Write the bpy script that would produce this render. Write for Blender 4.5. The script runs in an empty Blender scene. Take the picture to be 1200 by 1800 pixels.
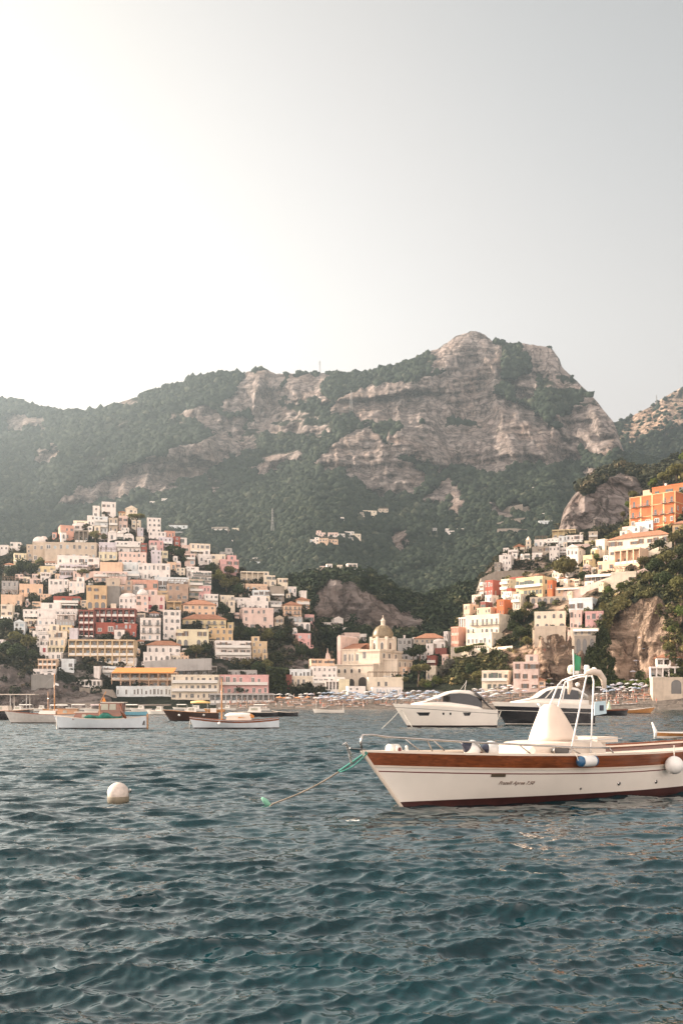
import bpy, math, random
import numpy as np
from mathutils import Vector, Matrix
R = math.radians
SC = bpy.context.scene
COL = SC.collection

# ---------------------------------------------------------------- camera
HZ, F, CH = 1236.0, 1750.0, 1.9            # horizon row, focal length (both in photo pixels), eye height
cam_d = bpy.data.cameras.new('camera'); cam = bpy.data.objects.new('camera', cam_d); COL.objects.link(cam)
cam.location = (0, 0, CH); cam.rotation_euler = (R(90), 0, 0)
cam_d.sensor_fit = 'AUTO'; cam_d.sensor_width = 36; cam_d.lens = 35
cam_d.shift_y = (HZ - 900) / 1800.0
cam_d.clip_start = 0.1; cam_d.clip_end = 12000
SC.camera = cam

# ---------------------------------------------------------------- sky, sun, exposure
SUN_AZ, SUN_EL = -70.0, 22.0               # azimuth from the view direction (+Y), clockwise
SKY_STRENGTH, SUN_STRENGTH, EXPOSURE = 0.115, 4.6, 1.50
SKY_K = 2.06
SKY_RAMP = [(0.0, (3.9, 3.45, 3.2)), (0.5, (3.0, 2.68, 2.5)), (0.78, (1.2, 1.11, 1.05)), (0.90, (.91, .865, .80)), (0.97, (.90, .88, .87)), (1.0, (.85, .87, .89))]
world = bpy.data.worlds.new("World"); SC.world = world; world.use_nodes = True
nt = world.node_tree; nt.nodes.clear()
n_out = nt.nodes.new('ShaderNodeOutputWorld'); n_bg = nt.nodes.new('ShaderNodeBackground')
n_sky = nt.nodes.new('ShaderNodeTexSky'); n_sky.sky_type = 'NISHITA'; n_sky.sun_disc = False
n_sky.sun_elevation = R(SUN_EL); n_sky.sun_rotation = R(SUN_AZ)
n_sky.air_density = 1.0; n_sky.dust_density = 3.2; n_sky.ozone_density = 1.0
n_hs = nt.nodes.new('ShaderNodeHueSaturation'); n_hs.inputs['Saturation'].default_value = 0.40
n_mul = nt.nodes.new('ShaderNodeMix'); n_mul.data_type = 'RGBA'; n_mul.blend_type = 'MULTIPLY'
n_mul.inputs[0].default_value = 1.0; n_mul.inputs[7].default_value = (1.07, 1.0, 0.95, 1)
n_gam = nt.nodes.new('ShaderNodeGamma'); n_gam.inputs['Gamma'].default_value = 0.25     # thick evening haze evens the sky out
n_k = nt.nodes.new('ShaderNodeVectorMath'); n_k.operation = 'SCALE'; n_k.inputs['Scale'].default_value = SKY_K
nt.links.new(n_sky.outputs[0], n_gam.inputs[0]); nt.links.new(n_gam.outputs[0], n_k.inputs[0]); nt.links.new(n_k.outputs[0], n_hs.inputs['Color']); nt.links.new(n_hs.outputs[0], n_mul.inputs[6])
n_tc = nt.nodes.new('ShaderNodeTexCoord')      # hazy evening sky with added fill: boosted behind the camera to brighten shaded fronts
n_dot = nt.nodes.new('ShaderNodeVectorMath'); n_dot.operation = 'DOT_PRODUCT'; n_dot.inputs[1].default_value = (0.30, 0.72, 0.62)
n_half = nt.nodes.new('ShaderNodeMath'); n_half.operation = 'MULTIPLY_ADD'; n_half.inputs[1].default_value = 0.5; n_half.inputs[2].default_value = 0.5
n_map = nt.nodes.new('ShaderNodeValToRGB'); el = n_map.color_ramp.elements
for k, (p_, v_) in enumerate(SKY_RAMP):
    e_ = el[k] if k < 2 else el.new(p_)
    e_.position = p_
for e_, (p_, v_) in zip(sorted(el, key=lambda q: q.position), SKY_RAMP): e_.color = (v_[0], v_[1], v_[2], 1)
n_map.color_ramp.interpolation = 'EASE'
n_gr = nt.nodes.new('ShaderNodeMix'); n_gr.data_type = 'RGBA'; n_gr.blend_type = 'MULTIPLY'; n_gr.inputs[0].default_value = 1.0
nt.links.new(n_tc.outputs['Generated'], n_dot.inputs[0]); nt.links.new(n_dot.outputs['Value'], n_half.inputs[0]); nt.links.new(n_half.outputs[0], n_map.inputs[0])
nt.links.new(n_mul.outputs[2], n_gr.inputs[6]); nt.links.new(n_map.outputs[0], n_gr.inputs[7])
n_d2 = nt.nodes.new('ShaderNodeVectorMath'); n_d2.operation = 'DOT_PRODUCT'; n_d2.inputs[1].default_value = (-0.755, 0.605, 0.25)   # bright haze low over the ridges towards the sun
n_m2 = nt.nodes.new('ShaderNodeMapRange'); n_m2.interpolation_type = 'SMOOTHSTEP'
for k_, v_ in zip((1, 2, 3, 4), (0.30, 1.0, 1.0, 1.62)): n_m2.inputs[k_].default_value = v_
n_s2 = nt.nodes.new('ShaderNodeVectorMath'); n_s2.operation = 'SCALE'
nt.links.new(n_tc.outputs['Generated'], n_d2.inputs[0]); nt.links.new(n_d2.outputs['Value'], n_m2.inputs[0])
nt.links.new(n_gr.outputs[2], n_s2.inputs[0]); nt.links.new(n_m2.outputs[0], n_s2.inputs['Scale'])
n_sx = nt.nodes.new('ShaderNodeSeparateXYZ'); n_m3 = nt.nodes.new('ShaderNodeMapRange'); n_s3 = nt.nodes.new('ShaderNodeVectorMath'); n_s3.operation = 'SCALE'
for k_, v_ in zip((1, 2, 3, 4), (0.26, 0.62, 1.06, 0.60)): n_m3.inputs[k_].default_value = v_
nt.links.new(n_tc.outputs['Generated'], n_sx.inputs[0]); nt.links.new(n_sx.outputs[2], n_m3.inputs[0]); nt.links.new(n_s2.outputs[0], n_s3.inputs[0]); nt.links.new(n_m3.outputs[0], n_s3.inputs['Scale'])
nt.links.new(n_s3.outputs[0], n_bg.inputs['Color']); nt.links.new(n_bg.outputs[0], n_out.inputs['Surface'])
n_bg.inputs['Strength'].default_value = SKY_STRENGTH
sun_d = bpy.data.lights.new('sun', 'SUN'); sun_d.energy = SUN_STRENGTH; sun_d.angle = R(0.6); sun_d.color = (1.0, 0.84, 0.68)
sun = bpy.data.objects.new('sun', sun_d); COL.objects.link(sun)
sdir = Vector((math.sin(R(SUN_AZ)) * math.cos(R(SUN_EL)), math.cos(R(SUN_AZ)) * math.cos(R(SUN_EL)), math.sin(R(SUN_EL))))
sun.rotation_euler = sdir.to_track_quat('Z', 'Y').to_euler(); sun.location = (-200, 100, 400)
vs = SC.view_settings; vs.view_transform = 'Standard'; vs.look = 'None'; vs.exposure = EXPOSURE; vs.gamma = 1.0
SC.render.engine = 'CYCLES'
SC.cycles.use_denoising = True
SC.cycles.max_bounces = 5; SC.cycles.diffuse_bounces = 2; SC.cycles.glossy_bounces = 3
SC.cycles.transmission_bounces = 2; SC.cycles.volume_bounces = 0; SC.cycles.transparent_max_bounces = 6
SC.cycles.caustics_reflective = False; SC.cycles.caustics_refractive = False
SC.cycles.sample_clamp_indirect = 6.0

def P(px, py, D):                          # a photo pixel at depth D, as a point of the place
    return Vector(((px - 600) / F * D, D, CH + (HZ - py) / F * D))

# ---------------------------------------------------------------- noise in numpy
def _hash(ix, iy, iz, seed):
    h = (ix * 374761393 + iy * 668265263 + iz * 2147483647 + seed * 974711) & 0xffffffff
    h = ((h ^ (h >> 13)) * 1274126177) & 0xffffffff
    h = ((h ^ (h >> 15)) * 2246822519) & 0xffffffff
    return ((h ^ (h >> 16)) & 0xffff) / 32767.5 - 1.0
def vnoise(x, y, z=None, seed=0):
    x = np.asarray(x, float); y = np.asarray(y, float); z = np.zeros_like(x) if z is None else np.asarray(z, float)
    ix, iy, iz = np.floor(x).astype(np.int64), np.floor(y).astype(np.int64), np.floor(z).astype(np.int64)
    fx, fy, fz = x - ix, y - iy, z - iz
    fx, fy, fz = (f * f * f * (f * (f * 6 - 15) + 10) for f in (fx, fy, fz))
    r = 0
    for a in (0, 1):
        for b in (0, 1):
            for c in (0, 1):
                w = (fx if a else 1 - fx) * (fy if b else 1 - fy) * (fz if c else 1 - fz)
                r = r + w * _hash(ix + a, iy + b, iz + c, seed)
    return r
def fbm(x, y, z=None, oct=5, seed=0, gain=0.5):
    r = 0; a = 1.0; s = 1.0; z = np.zeros_like(np.asarray(x, float)) if z is None else z
    for i in range(oct):
        r = r + a * vnoise(x * s, y * s, z * s, seed + i * 17); a *= gain; s *= 2.03
    return r
def blur(a, k, axis):
    ker = np.exp(-0.5 * (np.arange(-3 * k, 3 * k + 1) / float(k)) ** 2); ker /= ker.sum()
    pad = [(0, 0)] * a.ndim; pad[axis] = (3 * k, 3 * k)
    return np.apply_along_axis(lambda v: np.convolve(v, ker, 'valid'), axis, np.pad(a, pad, mode='edge'))

# ---------------------------------------------------------------- materials
_M = {}
def _nodes(name):
    m = bpy.data.materials.new(name); m.use_nodes = True
    return m, m.node_tree, m.node_tree.nodes['Principled BSDF']
def _tex(t, scale, detail=6.0, rough=0.6, sc=(1, 1, 1), dist=0.0):
    tc = t.nodes.new('ShaderNodeTexCoord'); mp = t.nodes.new('ShaderNodeMapping'); mp.inputs['Scale'].default_value = sc
    n = t.nodes.new('ShaderNodeTexNoise'); n.inputs['Scale'].default_value = scale; n.inputs['Detail'].default_value = detail
    n.inputs['Roughness'].default_value = rough; n.inputs['Distortion'].default_value = dist
    t.links.new(tc.outputs['Object'], mp.inputs[0]); t.links.new(mp.outputs[0], n.inputs['Vector'])
    return n
def _ramp(t, fac, stops):
    r = t.nodes.new('ShaderNodeValToRGB'); e = r.color_ramp.elements
    while len(e) < len(stops): e.new(0.5)
    for i, (p, c) in enumerate(stops): e[i].position = p; e[i].color = (c[0], c[1], c[2], 1)
    t.links.new(fac, r.inputs['Fac']); return r
def _mix(t, a, b, fac, mode='MIX'):
    m = t.nodes.new('ShaderNodeMix'); m.data_type = 'RGBA'; m.blend_type = mode
    for sock, v in ((m.inputs[0], fac), (m.inputs[6], a), (m.inputs[7], b)):
        if hasattr(v, 'is_output') or hasattr(v, 'links'): t.links.new(v, sock)
        elif isinstance(v, (int, float)): sock.default_value = v
        else: sock.default_value = (v[0], v[1], v[2], 1)
    return m.outputs[2]
def _math(t, op, a, b=0.0, clamp=False):
    m = t.nodes.new('ShaderNodeMath'); m.operation = op; m.use_clamp = clamp
    for sock, v in ((m.inputs[0], a), (m.inputs[1], b)):
        if isinstance(v, (int, float)): sock.default_value = v
        else: t.links.new(v, sock)
    return m.outputs[0]
def _bump(t, bsdf, h, strength, dist):
    b = t.nodes.new('ShaderNodeBump'); b.inputs['Strength'].default_value = strength; b.inputs['Distance'].default_value = dist
    t.links.new(h, b.inputs['Height']); t.links.new(b.outputs[0], bsdf.inputs['Normal'])
def plain(name, c, rough=0.5, var=0.12, scale=3.0, metal=0.0, spec=0.5, bump=0.0, sc=(1, 1, 1), coat=0.0):
    if name in _M: return _M[name]
    m, t, b = _nodes(name)
    n = _tex(t, scale, sc=sc)
    d = [max(0, x * (1 - var * 1.6)) for x in c]; l = [min(1, x * (1 + var)) for x in c]
    t.links.new(_ramp(t, n.outputs[0], [(0.3, d), (0.7, l)]).outputs[0], b.inputs['Base Color'])
    b.inputs['Roughness'].default_value = rough; b.inputs['Metallic'].default_value = metal
    b.inputs['Specular IOR Level'].default_value = spec
    if coat: b.inputs['Coat Weight'].default_value = coat; b.inputs['Coat Roughness'].default_value = 0.08
    if bump: _bump(t, b, n.outputs[0], 0.5, bump)
    _M[name] = m; return m
def plaster(key, c):
    name = 'plaster_' + key
    if name in _M: return _M[name]
    m, t, b = _nodes(name)
    n1 = _tex(t, 0.35, 5, 0.65); n2 = _tex(t, 1.0, 6, 0.7, sc=(1.6, 1.6, 0.12)); n3 = _tex(t, 2.4, 3)
    base = _ramp(t, n1.outputs[0], [(0.28, [x * 0.74 for x in c]), (0.5, c), (0.75, [min(1, x * 1.08) for x in c])]).outputs[0]
    st = _math(t, 'MULTIPLY', _ramp(t, n2.outputs[0], [(0.5, (0, 0, 0)), (0.74, (1, 1, 1))]).outputs[0], 0.5)
    col = _mix(t, base, [c[0] * 0.5, c[1] * 0.48, c[2] * 0.46], st)
    t.links.new(col, b.inputs['Base Color']); b.inputs['Roughness'].default_value = 0.85
    b.inputs['Specular IOR Level'].default_value = 0.2
    _bump(t, b, n3.outputs[0], 0.3, 0.05)
    _M[name] = m; return m
WALLS = dict(white=(.81, .735, .675), cream=(.77, .66, .52), bluewhite=(.70, .72, .71), lilac=(.66, .60, .62), palepink=(.76, .57, .49),
             pink=(.70, .41, .38), salmon=(.66, .36, .27), peach=(.76, .53, .37), red=(.37, .11, .08), darkred=(.28, .10, .08), yellow=(.75, .60, .36),
             paleyellow=(.74, .65, .46), ochre=(.64, .45, .26), orange=(.54, .165, .07), gold=(.66, .49, .31), beige=(.56, .46, .36),
             stone=(.34, .29, .24), brown=(.45, .32, .24), grey=(.40, .38, .36), greystone=(.27, .25, .225))
def wallmat(k): return plaster(k, WALLS[k])
def tiles():
    if 'roof_tiles' in _M: return _M['roof_tiles']
    m, t, b = _nodes('roof_tiles')
    n = _tex(t, 1.2, 6, 0.7); w = t.nodes.new('ShaderNodeTexWave'); w.inputs['Scale'].default_value = 1.6; w.inputs['Distortion'].default_value = 0.6
    tc = t.nodes.new('ShaderNodeTexCoord'); t.links.new(tc.outputs['Object'], w.inputs['Vector'])
    c = _ramp(t, n.outputs[0], [(0.3, (.26, .11, .06)), (0.55, (.46, .21, .12)), (0.75, (.56, .33, .21))]).outputs[0]
    t.links.new(_mix(t, c, (.2, .09, .05), _math(t, 'MULTIPLY', w.outputs[0], 0.35)), b.inputs['Base Color'])
    b.inputs['Roughness'].default_value = 0.9; _bump(t, b, w.outputs[0], 0.6, 0.08)
    _M['roof_tiles'] = m; return m
def rockmat(name, c, warm):
    if name in _M: return _M[name]
    m, t, b = _nodes(name)
    n1 = _tex(t, 0.05, 10, 0.68); n2 = _tex(t, 0.25, 8, 0.7, sc=(1, 1, .3)); n3 = _tex(t, 0.9, 6, 0.7)
    a = _ramp(t, n2.outputs[0], [(0.3, [x * .42 for x in c]), (0.5, c), (0.72, [x * 1.35 for x in c])]).outputs[0]
    col = _mix(t, a, warm, _ramp(t, n1.outputs[0], [(0.45, (0, 0, 0)), (0.7, (.8, .8, .8))]).outputs[0])
    t.links.new(col, b.inputs['Base Color']); b.inputs['Roughness'].default_value = 0.95; b.inputs['Specular IOR Level'].default_value = 0.1
    h = _math(t, 'ADD', n2.outputs[0], _math(t, 'MULTIPLY', n3.outputs[0], 0.4)); _bump(t, b, h, 1.0, 1.2)
    _M[name] = m; return m
def glass_dark():
    if 'window_glass' in _M: return _M['window_glass']
    return plain('window_glass', (.075, .068, .062), 0.12, 0.3, 0.7, spec=0.8)

# ---------------------------------------------------------------- mesh helpers
class MB:
    def __init__(s): s.v = []; s.f = []
    def add(s, v, f):
        o = len(s.v); s.v += [tuple(p) for p in v]; s.f += [tuple(i + o for i in q) for q in f]; return s
    def box(s, x0, x1, y0, y1, z0, z1):
        return s.add([(x0, y0, z0), (x1, y0, z0), (x1, y1, z0), (x0, y1, z0), (x0, y0, z1), (x1, y0, z1), (x1, y1, z1), (x0, y1, z1)],
                     [(0, 3, 2, 1), (4, 5, 6, 7), (0, 1, 5, 4), (1, 2, 6, 5), (2, 3, 7, 6), (3, 0, 4, 7)])
    def rings(s, rings, closed=True, cap=True):
        n = len(rings[0]); v = [p for r in rings for p in r]; f = []
        for i in range(len(rings) - 1):
            for j in range(n if closed else n - 1):
                k = (j + 1) % n; f.append((i * n + j, i * n + k, (i + 1) * n + k, (i + 1) * n + j))
        if cap and closed:
            f.append(tuple(range(n - 1, -1, -1))); f.append(tuple(range((len(rings) - 1) * n, len(rings) * n)))
        return s.add(v, f)
    def tube(s, path, r, n=8):
        path = [Vector(p) for p in path]; rr = r if isinstance(r, (list, tuple)) else [r] * len(path); out = []
        up = None
        for i, p in enumerate(path):
            d = (path[min(i + 1, len(path) - 1)] - path[max(i - 1, 0)]).normalized()
            if up is None: up = Vector((0, 0, 1)) if abs(d.z) < 0.9 else Vector((1, 0, 0))
            a = d.cross(up).normalized(); b = a.cross(d).normalized(); up = b
            out.append([p + (a * math.cos(2 * math.pi * k / n) + b * math.sin(2 * math.pi * k / n)) * rr[i] for k in range(n)])
        return s.rings(out)
    def lathe(s, prof, n=20, c=(0, 0, 0)):
        return s.rings([[(c[0] + r * math.cos(2 * math.pi * k / n), c[1] + r * math.sin(2 * math.pi * k / n), c[2] + z) for k in range(n)] for r, z in prof])
    def ball(s, c, r, n=20, m=12, sc=(1, 1, 1)):
        s.rings([[(c[0] + sc[0] * r * math.sin(math.pi * i / m) * math.cos(2 * math.pi * k / n), c[1] + sc[1] * r * math.sin(math.pi * i / m) * math.sin(2 * math.pi * k / n),
                   c[2] - sc[2] * r * math.cos(math.pi * i / m)) for k in range(n)] for i in [0.02] + list(range(1, m)) + [m - 0.02]]); return s
    def prism(s, poly, z0, z1):            # poly of (x, y)
        return s.rings([[(x, y, z0) for x, y in poly], [(x, y, z1) for x, y in poly]])
    def slab(s, poly, y0, y1):             # poly of (x, z), thick along y
        return s.rings([[(x, y0, z) for x, z in poly], [(x, y1, z) for x, z in poly]])
    def mesh(s, name, mat=None, smooth=False):
        me = bpy.data.meshes.new(name); me.from_pydata(s.v, [], s.f); me.validate()
        if mat:
            me.materials.append(mat)
        if smooth: me.shade_smooth()
        import bmesh
        bm = bmesh.new(); bm.from_mesh(me); bmesh.ops.recalc_face_normals(bm, faces=bm.faces); bm.to_mesh(me); bm.free()
        return me
    def build(s, name, mat, parent=None, smooth=False): return link(name, s.mesh(name, mat, smooth), parent)
def link(name, me, parent=None):
    o = bpy.data.objects.new(name, me); COL.objects.link(o)
    if parent: o.parent = parent
    return o
def tag(o, label, cat, group=None, kind=None):
    if label: o['label'] = label
    if cat: o['category'] = cat
    if group: o['group'] = group
    if kind: o['kind'] = kind
    return o
def thing(name, label, cat, loc=(0, 0, 0), rz=0.0, group=None):
    o = bpy.data.objects.new(name, None); COL.objects.link(o); o.location = loc; o.rotation_euler = (0, 0, rz)
    o.empty_display_size = 0.5
    return tag(o, label, cat, group)
def copy_tree(o, parent=None):
    kids = [c for c in o.children]
    c = o.copy(); COL.objects.link(c)
    if parent: c.parent = parent
    for k in kids: copy_tree(k, c)
    return c
def big_mesh(name, co, quads, mat, smooth=True, attrs=None):
    me = bpy.data.meshes.new(name); nv = len(co); k = quads.shape[1]
    me.vertices.add(nv); me.vertices.foreach_set('co', np.ascontiguousarray(co, np.float32).ravel())
    me.loops.add(quads.size); me.loops.foreach_set('vertex_index', np.ascontiguousarray(quads, np.int32).ravel())
    me.polygons.add(len(quads)); me.polygons.foreach_set('loop_start', np.arange(0, quads.size, k, dtype=np.int32))
    me.update(calc_edges=True)
    for an, av in (attrs or {}).items():
        a = me.attributes.new(an, 'FLOAT', 'POINT'); a.data.foreach_set('value', np.ascontiguousarray(av, np.float32).ravel())
    if mat: me.materials.append(mat)
    if smooth: me.shade_smooth()
    return me
def grid_quads(nr, nc):
    i = np.arange((nr - 1) * (nc - 1)); r = i // (nc - 1); c = i % (nc - 1); a = r * nc + c
    return np.stack([a, a + 1, a + nc + 1, a + nc], 1)
# ================================================================ the terrain: hills as sheets of real depth
def pl(pts):                                # a polyline over px
    xs = np.array([p[0] for p in pts], float); ys = np.array([p[1] for p in pts], float)
    return lambda x: np.interp(x, xs, ys)
def inpoly(x, y, poly):
    ins = np.zeros(np.shape(x), bool); n = len(poly)
    for i in range(n):
        x0, y0 = poly[i]; x1, y1 = poly[(i + 1) % n]
        if y0 == y1: continue
        ins ^= ((y0 > y) != (y1 > y)) & (x < (x1 - x0) * (y - y0) / (y1 - y0) + x0)
    return ins
def terrain_mat():
    m, t, b = _nodes('hillside_ground')
    at = t.nodes.new('ShaderNodeAttribute'); at.attribute_name = 'rock'
    sa = t.nodes.new('ShaderNodeAttribute'); sa.attribute_name = 'sand'
    n1 = _tex(t, 0.012, 12, 0.65); n2 = _tex(t, 0.055, 10, 0.74, sc=(1, 1, .36)); n3 = _tex(t, 0.022, 8, 0.6, sc=(1, 1, 4.0), dist=1.5); n4 = _tex(t, 0.35, 6, 0.7)
    vo = t.nodes.new('ShaderNodeTexVoronoi'); vo.feature = 'DISTANCE_TO_EDGE'; vo.inputs['Scale'].default_value = 0.07
    tcv = t.nodes.new('ShaderNodeTexCoord'); mpv = t.nodes.new('ShaderNodeMapping'); mpv.inputs['Scale'].default_value = (1, 1, .45)
    wv = t.nodes.new('ShaderNodeMix'); wv.data_type = 'VECTOR'; wv.inputs[0].default_value = 0.04
    t.links.new(tcv.outputs['Object'], mpv.inputs[0]); t.links.new(mpv.outputs[0], wv.inputs[4]); nv = _tex(t, 0.05, 6, .7); 
    sc = t.nodes.new('ShaderNodeVectorMath'); sc.operation = 'MULTIPLY_ADD'; sc.inputs[1].default_value = (26, 26, 26); t.links.new(nv.outputs['Color'], sc.inputs[0]); t.links.new(mpv.outputs[0], sc.inputs[2])
    t.links.new(sc.outputs[0], vo.inputs['Vector'])
    crack = _ramp(t, vo.outputs['Distance'], [(0.0, (0, 0, 0)), (0.10, (1, 1, 1))]).outputs[0]
    n5 = _tex(t, 0.16, 8, 0.75, sc=(1, 1, .5))
    rock = _ramp(t, n2.outputs[0], [(0.26, (.10, .085, .08)), (0.42, (.27, .22, .20)), (0.56, (.41, .345, .315)), (0.74, (.56, .49, .45))]).outputs[0]
    rock = _mix(t, rock, (.13, .105, .09), _ramp(t, n3.outputs[0], [(0.52, (0, 0, 0)), (0.60, (.8, .8, .8)), (0.68, (0, 0, 0))]).outputs[0])
    rock = _mix(t, rock, (.40, .28, .22), _ramp(t, n1.outputs[0], [(0.48, (0, 0, 0)), (0.74, (.7, .7, .7))]).outputs[0])
    rock = _mix(t, rock, _mix(t, rock, (.3, .28, .27), 1.0, 'MULTIPLY'), _math(t, 'MULTIPLY', _math(t, 'SUBTRACT', 1.0, crack), 0.75))
    n6 = _tex(t, 0.11, 7, 0.7, sc=(.22, .22, 1.9), dist=.8)
    rock = _mix(t, rock, (.085, .07, .06), _ramp(t, n6.outputs[0], [(0.50, (0, 0, 0)), (0.56, (.45, .45, .45)), (0.62, (.05, .05, .05))]).outputs[0])
    rock = _mix(t, rock, (.045, .048, .032), _ramp(t, n5.outputs[0], [(0.57, (0, 0, 0)), (0.66, (.85, .85, .85))]).outputs[0])
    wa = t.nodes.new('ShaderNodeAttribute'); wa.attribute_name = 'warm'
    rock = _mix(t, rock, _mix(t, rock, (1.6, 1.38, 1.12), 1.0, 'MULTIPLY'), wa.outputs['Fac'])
    veg = _ramp(t, n2.outputs[0], [(0.3, (.015, .020, .014)), (0.5, (.030, .036, .024)), (0.66, (.055, .058, .038)), (0.8, (.11, .095, .07))]).outputs[0]
    sand = _ramp(t, n4.outputs[0], [(0.3, (.20, .17, .145)), (0.7, (.34, .29, .25))]).outputs[0]
    r = _math(t, 'ADD', at.outputs['Fac'], _math(t, 'MULTIPLY', _math(t, 'SUBTRACT', n2.outputs[0], 0.5), 1.5))
    r = _ramp(t, r, [(0.42, (0, 0, 0)), (0.56, (1, 1, 1))]).outputs[0]
    c = _mix(t, veg, rock, r); c = _mix(t, c, sand, sa.outputs['Fac'])
    t.links.new(c, b.inputs['Base Color']); b.inputs['Roughness'].default_value = 1.0; b.inputs['Specular IOR Level'].default_value = 0.05
    h = _math(t, 'ADD', _math(t, 'ADD', n2.outputs[0], _math(t, 'MULTIPLY', n5.outputs[0], 0.5)), _math(t, 'ADD', _math(t, 'MULTIPLY', crack, 0.25), _math(t, 'MULTIPLY', n6.outputs[0], 0.5))); _bump(t, b, h, 1.0, 7.0)
    return m
TMAT = terrain_mat()
class Patch:
    """px = columns; curves front to back: (D polyline, py polyline, rows to the next curve)"""
    def __init__(s, name, px, curves, amp, rock=None, sand=None, seed=1, nscale=0.05, warm=0.0):
        s.curves = [(pl(d) if isinstance(d, list) else (lambda x, d=d: np.full(np.shape(x), float(d))),
                     pl(y) if isinstance(y, list) else y) for d, y, _ in curves]
        px = np.array(px, float); rows_D, rows_y = [], []
        Ds = [c[0](px) for c in s.curves]; Ys = [c[1](px) for c in s.curves]
        for i in range(len(curves) - 1):
            n = curves[i][2]
            for k in range(n):
                t = k / n; rows_D.append(Ds[i] * (1 - t) + Ds[i + 1] * t); rows_y.append(Ys[i] * (1 - t) + Ys[i + 1] * t)
        rows_D.append(Ds[-1]); rows_y.append(Ys[-1])
        D = np.array(rows_D); Y = np.array(rows_y); X = np.broadcast_to(px, D.shape)
        wx = (X - 600) / F * D; wz = CH + (HZ - Y) / F * D
        rk = np.zeros_like(D); sd = np.zeros_like(D)
        for poly, val in (rock or []): rk[inpoly(X + 6 * vnoise(X / 9, Y / 9, seed=3), Y + 6 * vnoise(X / 9, Y / 9, seed=4), poly)] = val
        for poly in (sand or []): sd[inpoly(X, Y, poly)] = 1.0
        rk = blur(blur(rk, 2, 0), 1, 1); sd = blur(sd, 1, 0)
        n = fbm(wx * nscale, D * nscale, wz * nscale * 0.7, 6, seed, 0.55)
        ridge = np.abs(fbm(wx * nscale * 1.6, D * nscale, wz * nscale * 0.25, 5, seed + 5)) - 0.3
        dD = amp * (1 - sd) * (n * (0.6 + 0.5 * rk) + 2.2 * rk * ridge)
        D2 = D + dD
        co = np.stack([(X - 600) / F * D2, D2, CH + (HZ - Y) / F * D2], -1).reshape(-1, 3)
        s.shape = D.shape; s.co = co.reshape(D.shape + (3,)); s.rock = rk; s.X = X; s.Y = Y; s.D2 = D2
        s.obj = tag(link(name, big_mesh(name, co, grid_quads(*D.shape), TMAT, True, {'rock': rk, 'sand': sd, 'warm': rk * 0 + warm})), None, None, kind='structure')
    def D(s, px, py):                       # depth where the sheet passes through a pixel
        Ds = [float(c[0](px)) for c in s.curves]; Ys = [float(c[1](px)) for c in s.curves]
        for i in range(len(Ds) - 1):
            a, b = Ys[i], Ys[i + 1]
            if a >= py >= b and a > b: return Ds[i] + (Ds[i + 1] - Ds[i]) * (a - py) / (a - b)
        k = int(np.argmin(Ys)); return Ds[k] if py < Ys[k] else Ds[0]
def yz(D, z):                               # the row at which height z shows at depth D
    return lambda x: HZ - (z - CH) / (D(x) if callable(D) else D) * F + 0 * np.asarray(x, float)
def off(pts, d): return [(x, y + d) for x, y in pts]

# ---- left hill carrying the town
crestL = [(-260, 1060), (-100, 1000), (0, 978), (60, 958), (100, 936), (150, 918), (180, 906), (215, 908), (260, 932), (300, 947), (350, 968), (400, 992),
          (430, 1004), (490, 1034), (525, 1052), (548, 1088), (562, 1130), (600, 1200)]
lowL = [(-260, 1150), (0, 1170), (60, 1196), (110, 1200), (180, 1214), (200, 1224), (480, 1228), (560, 1226), (600, 1232)]
HILL = Patch('hillside', np.arange(-260, 604, 3), [
    (316, yz(316, -1.5), 4), (321, yz(321, 0.4), 14), ([(-260, 333), (100, 336), (200, 342), (600, 345)], lowL, 40),
    ([(-260, 395), (250, 400), (480, 405), (600, 380)], [(-260, 1098), (0, 1075), (200, 1062), (350, 1085), (450, 1125), (500, 1135), (560, 1175), (600, 1216)], 50),
    ([(-260, 470), (200, 482), (430, 465), (560, 445), (600, 400)], crestL, 14),
    (540, off(crestL, 45), 4), (600, off(crestL, 150), 1)], 2.2,
    rock=[([(-260, 1260), (-260, 1168), (0, 1165), (50, 1180), (100, 1185), (190, 1190), (200, 1225), (200, 1260)], 1.0), ([(60, 1190), (60, 1080), (0, 1060), (0, 985), (100, 930), (215, 900), (300, 950), (400, 1000), (420, 1130), (480, 1225), (190, 1225)], .42),
          ([(480, 1180), (475, 1150), (500, 1130), (545, 1150), (560, 1195), (520, 1200)], .8)],
    seed=11, nscale=0.09)
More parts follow.
